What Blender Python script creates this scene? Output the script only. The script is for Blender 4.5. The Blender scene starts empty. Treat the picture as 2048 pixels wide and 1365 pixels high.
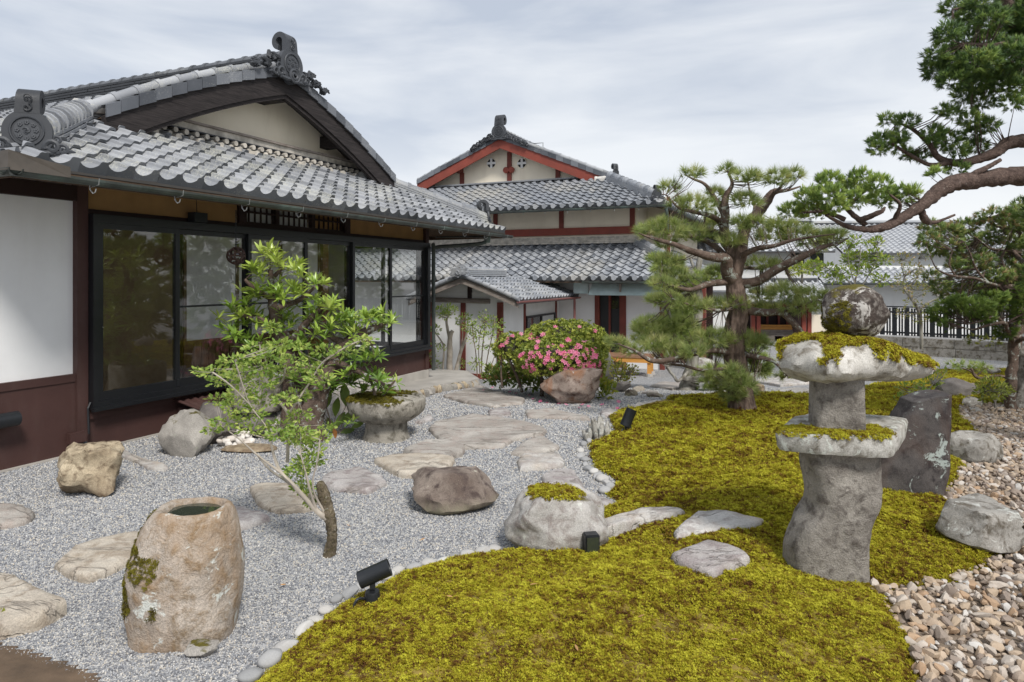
import bpy, bmesh, math, random
import numpy as np
from mathutils import Vector, Matrix, Euler
from mathutils import noise as mnoise

S = bpy.context.scene
COL = S.collection
R = random.Random(11)
NP = np.random.default_rng(11)
rad = math.radians
TAU = math.tau

# ---------------------------------------------------------------- camera, sky, sun, exposure
CAM_H = 1.65
F, CX, CY = 1365.33, 1024.0, 555.0          # 24 mm lens with a falling front (horizon above the middle)
cd = bpy.data.cameras.new('camera'); cam = bpy.data.objects.new('camera', cd); COL.objects.link(cam)
cd.sensor_width = 36; cd.lens = 24; cd.shift_y = -(682.5-CY)/2048; cd.clip_start = .05; cd.clip_end = 900
cam.location = (0, 0, CAM_H); cam.rotation_euler = (rad(90), 0, 0)
S.camera = cam
SUN_EL, SUN_AZ = 47, 155                      # azimuth: compass degrees the sun stands at (+Y is north)
W = bpy.data.worlds.new('World'); S.world = W; W.use_nodes = True
nt = W.node_tree; nt.nodes.clear()
def wn(t, **k):
    n = nt.nodes.new(t)
    for a, b in k.items(): setattr(n, a, b)
    return n
sk = wn('ShaderNodeTexSky', sky_type='NISHITA', sun_disc=False)
sk.sun_elevation = rad(SUN_EL); sk.sun_rotation = rad(SUN_AZ)
b1 = wn('ShaderNodeBackground'); b1.inputs[1].default_value = .05
nt.links.new(sk.outputs[0], b1.inputs[0])
tc = wn('ShaderNodeTexCoord'); sx = wn('ShaderNodeSeparateXYZ'); nt.links.new(tc.outputs['Generated'], sx.inputs[0])
mp = wn('ShaderNodeMapping'); mp.inputs['Scale'].default_value = (1.1, 1.1, 5.0); mp.inputs['Rotation'].default_value = (0, .10, .3); nt.links.new(tc.outputs['Generated'], mp.inputs[0])
nz = wn('ShaderNodeTexNoise'); nz.inputs['Scale'].default_value = 1.9; nz.inputs['Detail'].default_value = 7; nz.inputs['Roughness'].default_value = .5; nz.inputs['Distortion'].default_value = .35
nt.links.new(mp.outputs[0], nz.inputs['Vector'])
cr = wn('ShaderNodeValToRGB'); cr.color_ramp.elements[0].position = .40; cr.color_ramp.elements[1].position = .62
cr.color_ramp.elements[0].color = (.200, .221, .257, 1); cr.color_ramp.elements[1].color = (.312, .322, .336, 1)
nt.links.new(nz.outputs[0], cr.inputs[0])
hz = wn('ShaderNodeMapRange'); hz.inputs[1].default_value = .02; hz.inputs[2].default_value = .27; hz.inputs[3].default_value = 1; hz.inputs[4].default_value = 0; hz.interpolation_type = 'SMOOTHSTEP'
nt.links.new(sx.outputs[2], hz.inputs[0])
mx = wn('ShaderNodeMix', data_type='RGBA'); nt.links.new(hz.outputs[0], mx.inputs[0]); nt.links.new(cr.outputs[0], mx.inputs[6]); mx.inputs[7].default_value = (.345, .35, .358, 1)
b2 = wn('ShaderNodeBackground'); b2.inputs[1].default_value = 1.0; nt.links.new(mx.outputs[2], b2.inputs[0])
ms = wn('ShaderNodeMixShader'); ms.inputs[0].default_value = .92
nt.links.new(b1.outputs[0], ms.inputs[1]); nt.links.new(b2.outputs[0], ms.inputs[2])
wo = wn('ShaderNodeOutputWorld'); nt.links.new(ms.outputs[0], wo.inputs[0])
sd = bpy.data.lights.new('sun', 'SUN'); sd.energy = 1.2; sd.angle = rad(12); sd.color = (1, .965, .91)
so = bpy.data.objects.new('sun', sd); COL.objects.link(so)
so.rotation_euler = (rad(90-SUN_EL), 0, rad(180-SUN_AZ)); so.location = (0, -5, 20)
S.view_settings.view_transform = 'Standard'; S.view_settings.look = 'None'
S.view_settings.gamma = 1; S.view_settings.use_curve_mapping = False
S.view_settings.exposure = 1.5
S.cycles.use_denoising = True
S.cycles.max_bounces = 8; S.cycles.transparent_max_bounces = 16; S.cycles.diffuse_bounces = 4; S.cycles.glossy_bounces = 4
S.cycles.sample_clamp_indirect = 6

# ---------------------------------------------------------------- places: pixel <-> ground
def ray(px, py): return np.array([(px-CX)/F, 1.0, -(py-CY)/F])
CAMP = np.array([0, 0, CAM_H])
def at(px, py, Y): return Vector(CAMP + ray(px, py)*Y)
def gh(x, y):                                  # the ground falls away towards the far house
    t = np.clip((np.asarray(y, float)-8)/8.5, 0, 1)
    return -.6*t*t*(3-2*t)
def hit(px, py, zf=None, dz=0.0):
    t = np.arange(1.5, 60, .01)
    r = ray(px, py); x = r[0]*t; z = CAM_H + r[2]*t
    g = (gh(x, t) if zf is None else zf(x, t)) + dz
    i = np.argmax(z <= g)
    return Vector((x[i], t[i], g[i]))
def poly_sd(poly, x, y):                       # signed distance, positive inside
    p = np.asarray(poly); x = np.asarray(x, float); y = np.asarray(y, float)
    d = np.full(x.shape, 1e9); ins = np.zeros(x.shape, bool)
    for i in range(len(p)):
        a = p[i-1]; b = p[i]; e = b-a
        t = np.clip(((x-a[0])*e[0]+(y-a[1])*e[1])/max(e@e, 1e-9), 0, 1)
        d = np.minimum(d, np.hypot(x-a[0]-t*e[0], y-a[1]-t*e[1]))
        c = (a[1] > y) != (b[1] > y)
        ins ^= c & (x < (b[0]-a[0])*(y-a[1])/np.where(abs(b[1]-a[1]) < 1e-9, 1e-9, b[1]-a[1])+a[0])
    return np.where(ins, d, -d)
MOSS_PX = [(470,1420),(520,1365),(560,1315),(640,1245),(720,1190),(800,1155),(900,1125),(1010,1108),(1100,1104),(1180,1090),(1205,1062),(1197,1035),(1192,1023),
 (1245,1011),(1211,989),(1232,980),(1238,965),(1215,950),(1192,937),(1183,915),(1183,891),(1234,868),(1230,852),(1220,835),(1260,820),(1300,809),(1350,802),(1440,797),
 (1520,795),(1640,797),(1700,790),(1745,776),(1795,769),(1790,754),(1900,738),(1990,735),(2100,742),(2100,812),(1990,814),(1915,817),(1920,840),(1950,862),(1962,880),(1935,930),(1905,985),
 (1890,1005),(1960,1060),(2010,1100),(2005,1122),(1900,1175),(1830,1183),(1755,1188),(1790,1230),(1830,1290),(1845,1365),(1850,1450)]
MOSS = np.array([tuple(hit(px, py))[:2] for px, py in MOSS_PX])
def sstep(d, w): t = np.clip(d/w, 0, 1); return t*t*(3-2*t)
def moss_z(x, y):
    d = poly_sd(MOSS, x, y)
    lump = .02*np.sin(np.asarray(x)*3.1+1)*np.sin(np.asarray(y)*2.7) + .012*np.sin(np.asarray(x)*7.3)*np.sin(np.asarray(y)*6.1+2)
    far = np.clip((9-np.asarray(y, float))/3, .25, 1)
    return gh(x, y) - .012 + (.067*sstep(d+.035, .16) + far*(.07*sstep(d, 1.1) + lump*sstep(d, .5)))
def top_z(x, y): return np.maximum(gh(x, y), moss_z(x, y))
def onm(px, py): return hit(px, py, top_z)

# ---------------------------------------------------------------- object helpers
def tag(o, label=None, cat=None, group=None, kind=None):
    for k, v in (('label', label), ('category', cat), ('group', group), ('kind', kind)):
        if v: o[k] = v
    return o
def empty(name, loc=(0, 0, 0), rz=0, parent=None):
    o = bpy.data.objects.new(name, None); COL.objects.link(o); o.location = loc; o.rotation_euler = (0, 0, rz)
    o.empty_display_size = .1
    if parent: o.parent = parent
    return o
def thing(name, label, cat, loc=(0, 0, 0), rz=0, group=None): return tag(empty(name, loc, rz), label, cat, group)
def put(name, me, parent=None, mw=None, link=True):
    o = bpy.data.objects.new(name, me)
    if link: COL.objects.link(o)
    if parent: o.parent = parent
    if mw is not None: o.matrix_local = mw
    return o
def shade(me, ang=None):
    me.polygons.foreach_set('use_smooth', np.ones(len(me.polygons), bool))
    if ang is not None:
        try: me.set_sharp_from_angle(angle=rad(ang))
        except Exception: pass
class MB:
    def __init__(s): s.v = []; s.f = []
    def add(s, v, f):
        n = len(s.v); s.v += [tuple(p) for p in v]; s.f += [tuple(i+n for i in q) for q in f]; return s
    def box(s, x0, x1, y0, y1, z0, z1, m=None):
        v = [Vector((x, y, z)) for z in (z0, z1) for x, y in ((x0, y0), (x1, y0), (x1, y1), (x0, y1))]
        if m is not None: v = [m @ p for p in v]
        return s.add(v, [(3,2,1,0),(4,5,6,7),(0,1,5,4),(1,2,6,5),(2,3,7,6),(3,0,4,7)])
    def beam(s, p, q, w, h, up=(0, 0, 1)):       # centred on the line p-q
        p = Vector(p); q = Vector(q); d = (q-p).normalized(); a = d.cross(Vector(up)).normalized(); b = a.cross(d)
        v = [c+a*i*w/2+b*j*h/2 for c in (p, q) for i, j in ((-1,-1),(1,-1),(1,1),(-1,1))]
        return s.add(v, [(3,2,1,0),(4,5,6,7),(0,1,5,4),(1,2,6,5),(2,3,7,6),(3,0,4,7)])
    def tube(s, pts, rs, n=8, cap=True, jit=0.0):
        pts = [Vector(p) for p in pts]
        if not hasattr(rs, '__len__'): rs = [rs]*len(pts)
        v = []; f = []; a = None
        for i, p in enumerate(pts):
            d = (pts[min(i+1, len(pts)-1)]-pts[max(i-1, 0)]).normalized()
            if a is None: a = d.orthogonal().normalized()
            a = (a-d*a.dot(d)); a = a.normalized() if a.length > 1e-6 else d.orthogonal().normalized()
            b = d.cross(a)
            for k in range(n):
                r = rs[i]*(1+jit*R.uniform(-1, 1))
                v.append(p+a*math.cos(TAU*k/n)*r+b*math.sin(TAU*k/n)*r)
        for i in range(len(pts)-1):
            for k in range(n): f.append((i*n+k, i*n+(k+1) % n, (i+1)*n+(k+1) % n, (i+1)*n+k))
        if cap: f.append(tuple(range(n-1, -1, -1))); f.append(tuple(range((len(pts)-1)*n, len(pts)*n)))
        return s.add(v, f)
    def lathe(s, prof, n=24, c=(0, 0, 0), m=None, jit=0):
        v = []; f = []
        for r, z in prof:
            for k in range(n):
                rr = r*(1+jit*R.uniform(-1, 1))
                p = Vector((c[0]+rr*math.cos(TAU*k/n), c[1]+rr*math.sin(TAU*k/n), c[2]+z)); v.append(m @ p if m is not None else p)
        for i in range(len(prof)-1):
            for k in range(n): f.append((i*n+k, i*n+(k+1) % n, (i+1)*n+(k+1) % n, (i+1)*n+k))
        f.append(tuple(range(n-1, -1, -1))); f.append(tuple(range((len(prof)-1)*n, len(prof)*n)))
        return s.add(v, f)
    def prism(s, out, o, ex, ey, depth):         # outline (2d) in plane ex, ey extruded along ex x ey
        ex = Vector(ex); ey = Vector(ey); o = Vector(o); n = ex.cross(ey).normalized()*depth
        a = [o+ex*p[0]+ey*p[1] for p in out]; k = len(a)
        return s.add(a+[p+n for p in a], [tuple(range(k-1, -1, -1)), tuple(range(k, 2*k))]+[(i, (i+1) % k, k+(i+1) % k, k+i) for i in range(k)])
    def strip(s, A, B): # quads between two polylines
        k = len(A); return s.add(list(A)+list(B), [(i, i+1, k+i+1, k+i) for i in range(k-1)])
    def mesh(s, name, mat, smooth=None):
        me = bpy.data.meshes.new(name); me.from_pydata([tuple(p) for p in s.v], [], s.f)
        if mat: me.materials.append(mat)
        if smooth is not None: shade(me, smooth if smooth else None)
        me.update(); return me
    def build(s, name, mat, parent=None, smooth=None, mw=None):
        return put(name, s.mesh(name, mat, smooth), parent, mw)
def np_mesh(name, v, f, mat, tint=None, smooth=False):
    """v (N,3) f (M,k) arrays"""
    me = bpy.data.meshes.new(name); k = f.shape[1]
    me.vertices.add(len(v)); me.vertices.foreach_set('co', v.astype(np.float32).ravel())
    me.loops.add(f.size); me.loops.foreach_set('vertex_index', f.astype(np.int32).ravel())
    me.polygons.add(len(f)); me.polygons.foreach_set('loop_start', np.arange(0, f.size, k, dtype=np.int32))
    if smooth: me.polygons.foreach_set('use_smooth', np.ones(len(f), bool))
    if tint is not None:
        at_ = me.attributes.new('tint', 'FLOAT', 'POINT'); at_.data.foreach_set('value', tint.astype(np.float32))
    if mat: me.materials.append(mat)
    me.update(calc_edges=True); me.validate(); return me
def rot_to(d, spin=None):                        # rotation matrices taking +Z to each direction d (N,3), with a spin about it
    d = d/np.maximum(np.linalg.norm(d, axis=1, keepdims=True), 1e-9); n = len(d)
    ref = np.where(abs(d[:, 2:3]) < .95, np.array([[0, 0, 1.]]), np.array([[1., 0, 0]]))
    a = np.cross(ref, d); a /= np.linalg.norm(a, axis=1, keepdims=True); b = np.cross(d, a)
    if spin is None: spin = NP.uniform(0, TAU, n)
    c, s_ = np.cos(spin)[:, None], np.sin(spin)[:, None]
    return np.stack([a*c+b*s_, -a*s_+b*c, d], axis=2)
def merged(tv, tf, rots, locs, scl):
    tv = np.asarray(tv, float); tf = np.asarray(tf); n = len(locs)
    scl = np.broadcast_to(np.asarray(scl, float).reshape(n, -1), (n, 3)) if np.ndim(scl) else np.full((n, 3), float(scl))
    v = np.einsum('nij,nkj->nki', rots, tv[None]*scl[:, None, :])+locs[:, None, :]
    f = tf[None]+(np.arange(n)*len(tv))[:, None, None]
    return v.reshape(-1, 3), f.reshape(-1, tf.shape[1])
def scatter(name, tv, tf, rots, locs, scl, mat, parent=None, tint=None, inv=None, smooth=False):
    v, f = merged(tv, tf, rots, locs, scl)
    if inv is not None: v = v @ np.array(inv.to_3x3()).T + np.array(inv.translation)
    t = None if tint is None else np.repeat(tint, len(tv))
    return put(name, np_mesh(name, v, f, mat, t, smooth), parent)
def smooth_path(pts, k=4):
    """Catmull-Rom through rows of numbers"""
    P = [np.array(p, float) for p in pts]; P = [2*P[0]-P[1]]+P+[2*P[-1]-P[-2]]; out = []
    for i in range(1, len(P)-2):
        for j in range(k):
            t = j/k; a, b, c, d = P[i-1:i+3]
            out.append(.5*(2*b+(c-a)*t+(2*a-5*b+4*c-d)*t*t+(3*b-a-3*c+d)*t**3))
    out.append(P[-2]); return out

# ---------------------------------------------------------------- materials
class NT:
    def __init__(s, name):
        s.m = bpy.data.materials.new(name); s.m.use_nodes = True; s.t = s.m.node_tree; s.t.nodes.clear()
        s.out = s.n('ShaderNodeOutputMaterial')
    def n(s, t, ins=None, **k):
        n = s.t.nodes.new(t)
        for a, b in k.items(): setattr(n, a, b)
        for a, b in (ins or {}).items(): s.set(n.inputs[a], b)
        return n
    def set(s, i, v):
        if isinstance(v, bpy.types.NodeSocket): s.t.links.new(v, i)
        elif hasattr(v, '__len__') and len(v) == 3 and hasattr(i.default_value, '__len__') and len(i.default_value) == 4: i.default_value = (*v, 1)
        else: i.default_value = v
    def pos(s, scale=(1, 1, 1), obj=False):
        if obj: p = s.n('ShaderNodeTexCoord').outputs['Object']
        else: p = s.n('ShaderNodeNewGeometry').outputs['Position']
        if scale == (1, 1, 1): return p
        return s.n('ShaderNodeMapping', {'Vector': p, 'Scale': scale}).outputs[0]
    def noise(s, vec, scale, detail=5, rough=.55, dist=0):
        return s.n('ShaderNodeTexNoise', {'Vector': vec, 'Scale': scale, 'Detail': detail, 'Roughness': rough, 'Distortion': dist}).outputs[0]
    def voro(s, vec, scale, out='Distance', feature='F1'):
        return s.n('ShaderNodeTexVoronoi', {'Vector': vec, 'Scale': scale}, feature=feature).outputs[out]
    def rng(s, v, a, b, c=0., d=1.):
        return s.n('ShaderNodeMapRange', {0: v, 1: a, 2: b, 3: c, 4: d}).outputs[0]
    def mix(s, f, a, b, mode='MIX'):
        n = s.n('ShaderNodeMix', data_type='RGBA', blend_type=mode); s.set(n.inputs[0], f); s.set(n.inputs[6], a); s.set(n.inputs[7], b); return n.outputs[2]
    def math(s, op, a, b=0.):
        n = s.n('ShaderNodeMath', operation=op); s.set(n.inputs[0], a); s.set(n.inputs[1], b); return n.outputs[0]
    def ramp(s, v, *stops):
        n = s.n('ShaderNodeValToRGB'); s.set(n.inputs[0], v); e = n.color_ramp.elements
        while len(e) < len(stops): e.new(.5)
        for q, (p, c) in zip(e, stops): q.position = p; q.color = (*c, 1)
        return n.outputs[0]
    def bump(s, h, st=.3, dist=.01, nrm=None):
        n = s.n('ShaderNodeBump', {'Height': h, 'Strength': st, 'Distance': dist})
        if nrm is not None: s.set(n.inputs['Normal'], nrm)
        return n.outputs[0]
    def bsdf(s, color, rough=.8, nrm=None, spec=.4, metal=0., **k):
        b = s.n('ShaderNodeBsdfPrincipled', {'Base Color': color, 'Roughness': rough, 'Specular IOR Level': spec, 'Metallic': metal})
        if nrm is not None: s.set(b.inputs['Normal'], nrm)
        for a, v in k.items(): s.set(b.inputs[a], v)
        return b.outputs[0]
    def done(s, sh): s.t.links.new(sh, s.out.inputs[0]); return s.m
def upness(n): return n.n('ShaderNodeSeparateXYZ', {0: n.n('ShaderNodeNewGeometry').outputs['Normal']}).outputs[2]
def rnd(n): return n.n('ShaderNodeObjectInfo').outputs['Random']
def plain(name, c, rough=.7, var=.12, scale=4, bump=.15, bscale=60, spec=.4, metal=0., dirt=None):
    n = NT(name); p = n.pos()
    a = n.noise(p, scale, 6); col = n.mix(n.rng(a, .3, .7), tuple(x*(1-var) for x in c), tuple(min(1, x*(1+var)) for x in c))
    if dirt:
        d = n.noise(n.pos((1.2, 1.2, .35)), 2.2, 7, .65); col = n.mix(n.rng(d, .5, .78, 0, dirt[3]), col, dirt[:3])
    nr = n.bump(n.noise(p, bscale, 4), bump, .004) if bump else None
    return n.done(n.bsdf(col, n.rng(n.noise(p, 11, 3), .3, .7, rough*.88, min(1, rough*1.1)), nr, spec, metal))
def wood(name, c, c2, rough=.7, axis=(2, 14, 14), bump=.4):
    n = NT(name); p = n.pos(axis, True); g = n.noise(p, 3.5, 6, .65, .6)
    col = n.mix(n.rng(g, .32, .68), c, c2)
    return n.done(n.bsdf(col, rough, n.bump(g, bump, .004), .3))
def stone(name, c1, c2, c3=None, lichen=None, moss=0, scale=4, grain=140, rough=.88, bump=.5, low=None, rust=None, crack=0):
    n = NT(name); p = n.pos(); a = n.noise(p, scale, 8, .62); g = n.noise(p, grain, 3, .7); b = n.noise(p, scale*3.1, 7, .65, .4)
    col = n.mix(n.rng(a, .33, .67), c1, c2)
    if c3: col = n.mix(n.rng(b, .48, .64), col, c3)
    col = n.mix(.55, col, n.mix(n.rng(g, .36, .64), (.35, .35, .35), (.72, .71, .70)), 'OVERLAY')
    if rust:
        r = n.noise(n.pos((1, 1, .6)), scale*.8, 6, .6, .8); col = n.mix(n.rng(r, .5, .66, 0, rust[3]), col, rust[:3])
    if crack:
        q = n.noise(n.pos((.7, 1.9, 1.5)), crack, 5, .6, .9); ln = n.rng(n.math('ABSOLUTE', n.math('SUBTRACT', q, .5)), 0, .018, .45, 0); col = n.mix(ln, col, (.10, .08, .065)); b = n.math('SUBTRACT', b, n.math('MULTIPLY', ln, .7))
        col = n.mix(n.rng(n.noise(n.pos((.6, 2.6, 1)), 5, 6, .7), .45, .7, 0, .45), col, (.22, .19, .165))
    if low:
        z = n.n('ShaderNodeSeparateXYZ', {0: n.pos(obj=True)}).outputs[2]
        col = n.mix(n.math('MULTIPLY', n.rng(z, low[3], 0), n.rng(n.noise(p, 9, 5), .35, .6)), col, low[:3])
    if lichen:
        l = n.noise(p, lichen[4] if len(lichen) > 4 else 9, 9, .72, .5); f = n.rng(l, .70-lichen[3], .735-lichen[3])
        col = n.mix(n.math('MULTIPLY', f, .85), col, lichen[:3])
    h = n.math('ADD', n.math('MULTIPLY', b, 1.2), n.math('MULTIPLY', g, .25))
    if moss:
        m = n.math('ADD', n.math('MULTIPLY', upness(n), .45), n.noise(p, 5, 7, .68)); f = n.rng(m, 1.06-moss, 1.14-moss)
        mc = n.mix(n.noise(p, 45, 4), (.045, .042, .012), (.17, .14, .02)); col = n.mix(f, col, mc)
        h = n.math('ADD', h, n.math('MULTIPLY', f, n.math('MULTIPLY', n.noise(p, 90, 3), 1.1)))
    return n.done(n.bsdf(col, rough, n.bump(h, bump, .02), .25))
def leafmat(name, *stops, rough=.45, trans=.3, spec=.4, hue=True):
    n = NT(name); t = n.n('ShaderNodeAttribute', attribute_name='tint').outputs['Fac']
    t = n.math('ADD', t, n.math('MULTIPLY', n.math('SUBTRACT', n.noise(n.pos(), 3.2, 3), .5), .6))
    col = n.ramp(t, *stops)
    b = n.bsdf(col, rough, None, spec); tr = n.n('ShaderNodeBsdfTranslucent', {0: n.mix(.5, col, (.30, .36, .03), 'MIX')}).outputs[0]
    m = n.n('ShaderNodeMixShader', {0: trans, 1: b, 2: tr}); return n.done(m.outputs[0])

def tile_mat(name, c1, c2, pale, amount, rough=.42):
    n = NT(name); p = n.pos(); r = rnd(n)
    a = n.noise(p, 2.3, 7, .6); g = n.noise(p, 55, 6, .75)
    f = n.math('ADD', n.math('MULTIPLY', r, .65), n.math('MULTIPLY', a, .5))
    col = n.mix(n.rng(f, .25, .85), c1, c2)
    l = n.rng(n.math('ADD', n.math('MULTIPLY', g, .7), n.math('MULTIPLY', n.noise(p, .9, 3), .5)), .66-amount, .76-amount)
    col = n.mix(n.math('MULTIPLY', l, .55), col, pale)
    s = n.rng(n.noise(p, 75, 4, .7), .62, .7); col = n.mix(n.math('MULTIPLY', s, .5), col, (.07, .07, .07))
    return n.done(n.bsdf(col, n.rng(g, .3, .7, rough-.08, rough+.2), n.bump(g, .25, .004), .5))
M = {}
M['tile'] = tile_mat('roof tile', (.17, .178, .195), (.36, .37, .39), (.56, .55, .46), .06)
M['tile_far'] = tile_mat('far roof tile', (.17, .185, .21), (.36, .375, .40), (.54, .50, .42), .04, .5)
M['tile_dark'] = tile_mat('dark tile', (.018, .020, .024), (.055, .059, .067), (.16, .165, .17), -.02, .5)
M['verge'] = tile_mat('verge tile', (.05, .055, .066), (.17, .18, .20), (.40, .40, .39), .02, .55)
M['tile_pale'] = tile_mat('pale far roof tile', (.40, .41, .43), (.56, .57, .585), (.62, .61, .58), .03, .5)
M['pale_edge'] = plain('pale tile edge', (.24, .25, .27), .8, .15, 9)
M['tile_edge'] = tile_mat('unweathered shaded tile edge', (.055, .06, .068), (.15, .158, .172), (.36, .35, .30), .02, .5)  # tile fronts less bleached, and darkened further to paint in missing shade
M['tile_under'] = plain('roof bed', (.06, .055, .05), .95)
M['mortar'] = plain('mortar', (.62, .60, .56), .9, .2, 12, .5, 70)
M['lime'] = plain('weathered lime', (.50, .46, .40), .9, .35, 9, .5, 60)
M['barge'] = wood('weathered dark wood', (.010, .008, .008), (.045, .037, .036), .8, (1.2, 9, 22), .7)
M['soffit'] = wood('soffit wood', (.05, .03, .02), (.13, .085, .055), .85)
M['graywood'] = wood('grey wood', (.16, .13, .11), (.33, .29, .26), .85)
M['brown'] = plain('brown paint', (.060, .028, .024), .62, .16, 2.5, .12, 40, dirt=(.12, .09, .08, .35))
M['brown_dk'] = plain('dark brown post', (.026, .011, .010), .6)
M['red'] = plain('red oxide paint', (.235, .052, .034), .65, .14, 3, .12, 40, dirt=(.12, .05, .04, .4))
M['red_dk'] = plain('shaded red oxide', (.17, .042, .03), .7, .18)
M['white'] = plain('white plaster', (.77, .77, .77), .9, .03, 3, .12, 120, dirt=(.60, .58, .55, .28))
M['white_stain'] = plain('stained white plaster', (.78, .78, .77), .9, .04, 3, .1, 120, dirt=(.5, .48, .45, .3))
M['cream'] = plain('cream plaster', (.80, .725, .59), .9, .05, 2, .1, 90, dirt=(.50, .42, .32, .30))
M['tan'] = plain('ochre plaster', (.40, .235, .10), .92, .12, 5, .25, 160)
M['black'] = plain('black aluminium', (.010, .011, .013), .38, .1, 8, 0, spec=.5)
M['lamp_black'] = plain('black lamp metal', (.016, .018, .021), .42, .15, 12, .05, 200)
M['copper'] = plain('patina gutter', (.075, .085, .078), .55, .3, 5, .15, 40, metal=.3, dirt=(.22, .33, .28, .55))
M['awning'] = plain('pale green copper sheet', (.42, .52, .52), .5, .12, 6, .1, 30, dirt=(.3, .3, .27, .5))
M['metal'] = plain('galvanised metal', (.42, .43, .43), .4, .1, 9, 0, metal=.7)
M['pipe_red'] = plain('maroon pipe', (.26, .11, .10), .6)
M['screen'] = plain('paper screen', (.68, .70, .72), .9, .03, 2, 0)
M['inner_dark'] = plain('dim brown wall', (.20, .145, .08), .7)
M['interior'] = plain('interior wall', (.50, .45, .38), .9)
M['floor_wood'] = wood('floor boards', (.16, .07, .03), (.30, .15, .07), .4)
M['waist'] = wood('waist board', (.075, .035, .02), (.16, .085, .05), .5, (14, 2, 2))
M['bench'] = wood('honey pine', (.50, .22, .045), (.66, .34, .09), .5)
M['benchtop'] = wood('bench top', (.20, .10, .06), (.34, .19, .12), .6)
M['concrete'] = plain('concrete', (.40, .375, .34), .92, .16, 3, .35, 90, dirt=(.24, .22, .19, .5))
def glass_mat():
    n = NT('window glass'); fc = n.n('ShaderNodeLayerWeight', {0: .5}).outputs['Facing']; fr = n.math('ADD', .06, n.math('MULTIPLY', n.math('POWER', fc, 5.0), .9))
    w = n.bump(n.noise(n.pos(), 1.1, 2), .05, .02)
    t = n.n('ShaderNodeBsdfTransparent', {0: (.965, .97, .96)}); g = n.n('ShaderNodeBsdfGlossy', {0: (1, 1, 1), 'Roughness': 0.0, 'Normal': w})
    return n.done(n.n('ShaderNodeMixShader', {0: fr, 1: t.outputs[0], 2: g.outputs[0]}).outputs[0])
M['glass'] = glass_mat()
def gravel_mat():                                # seen between the loose stones and far off
    n = NT('grey gravel bed'); p = n.pos(); v = n.n('ShaderNodeTexVoronoi', {'Vector': p, 'Scale': 70.0})
    s = n.n('ShaderNodeSeparateColor', {0: v.outputs['Color']}).outputs[0]
    col = n.ramp(s, (0, (.12, .125, .14)), (.35, (.24, .247, .265)), (.7, (.37, .373, .38)), (1, (.65, .62, .57)))
    a = n.noise(p, .8, 5); col = n.mix(n.rng(a, .35, .7, 0, .25), col, (.30, .28, .25))
    return n.done(n.bsdf(col, .9, n.bump(v.outputs['Distance'], .9, .012), .25))
M['gravel_bed'] = gravel_mat()
def pebble_mat(name, *st):
    n = NT(name); r = rnd(n); col = n.ramp(r, *st)
    col = n.mix(.35, col, n.mix(n.noise(n.pos(), 160, 3), (.3, .3, .3), (.75, .75, .75)), 'OVERLAY')
    return n.done(n.bsdf(col, .8, n.bump(n.noise(n.pos(), 120, 3), .3, .004), .3))
M['pebble'] = pebble_mat('grey gravel stone', (0, (.13, .134, .15)), (.25, (.24, .247, .266)), (.5, (.355, .36, .373)), (.76, (.47, .467, .46)), (.92, (.54, .48, .39)), (1, (.68, .67, .65)))
M['crush'] = pebble_mat('tan crushed stone', (0, (.20, .155, .13)), (.2, (.31, .25, .20)), (.45, (.43, .345, .26)), (.65, (.40, .29, .195)), (.8, (.46, .40, .35)), (1, (.58, .545, .50)))
M['edge'] = pebble_mat('pale border stone', (0, (.27, .27, .27)), (.4, (.38, .375, .37)), (.7, (.46, .44, .41)), (1, (.55, .54, .52)))
M['soil'] = plain('brown soil', (.115, .078, .05), .95, .35, 7, .9, 45)
M['crush_bed'] = plain('bed under crushed stone', (.20, .155, .115), .95, .3, 20, .8, 50)
M['moss_bed'] = plain('moss bed', (.20, .145, .03), .95, .5, 9, 1.0, 40)
def moss_mat(name, dry=0.):
    n = NT(name); p = n.pos(); r = rnd(n)
    a = n.noise(p, 1.5, 6, .62); b = n.noise(p, 9, 5, .65)
    t = n.math('ADD', n.math('MULTIPLY', a, .38), n.math('ADD', n.math('MULTIPLY', b, .38), n.math('MULTIPLY', n.noise(p, 30, 3), .30))); t = n.math('ADD', t, n.math('MULTIPLY', n.math('SUBTRACT', r, .5), .3))
    col = n.ramp(t, (.36, (.12, .050, .018)), (.44, (.25, .165, .018)), (.53, (.39, .345, .022)), (.70, (.60, .57, .055)))
    bs = n.bsdf(col, .75, None, .2); tr = n.n('ShaderNodeBsdfTranslucent', {0: col}).outputs[0]
    return n.done(n.n('ShaderNodeMixShader', {0: .25, 1: bs, 2: tr}).outputs[0])
M['moss'] = moss_mat('yellow green moss')
M['moss_dark'] = (lambda n: n.done(n.bsdf(n.ramp(n.math('ADD', n.math('MULTIPLY', n.noise(n.pos(), 14, 5), .8), n.math('MULTIPLY', rnd(n), .25)), (.3, (.06, .045, .010)), (.55, (.15, .13, .015)), (.8, (.28, .25, .03))), .85, None, .2)))(NT('olive moss'))
M['bark'] = (lambda n: n.done(n.bsdf(n.mix(n.rng(n.noise(n.pos((1, 1, .35)), 14, 7, .65), .35, .65), (.055, .038, .03), (.20, .145, .115)), .92,
    n.bump(n.voro(n.n('ShaderNodeMapping', {'Vector': n.pos((1, 1, .4)), 'Scale': (1, 1, 1)}).outputs[0], 22), .8, .03), .2)))(NT('pine bark'))
M['bark_grey'] = (lambda n: n.done(n.bsdf(n.mix(n.rng(n.noise(n.pos((1, 1, .25)), 10, 7, .65), .38, .62), (.13, .115, .095), (.37, .35, .31)), .92,
    n.bump(n.noise(n.pos((1, 1, .25)), 22, 6), .8, .03), .2)))(NT('grey bark'))
M['bark_lichen'] = stone('lichened bark', (.075, .05, .038), (.17, .125, .10), lichen=(.40, .43, .38, .14, 11), scale=9, grain=60, bump=.8)
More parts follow.
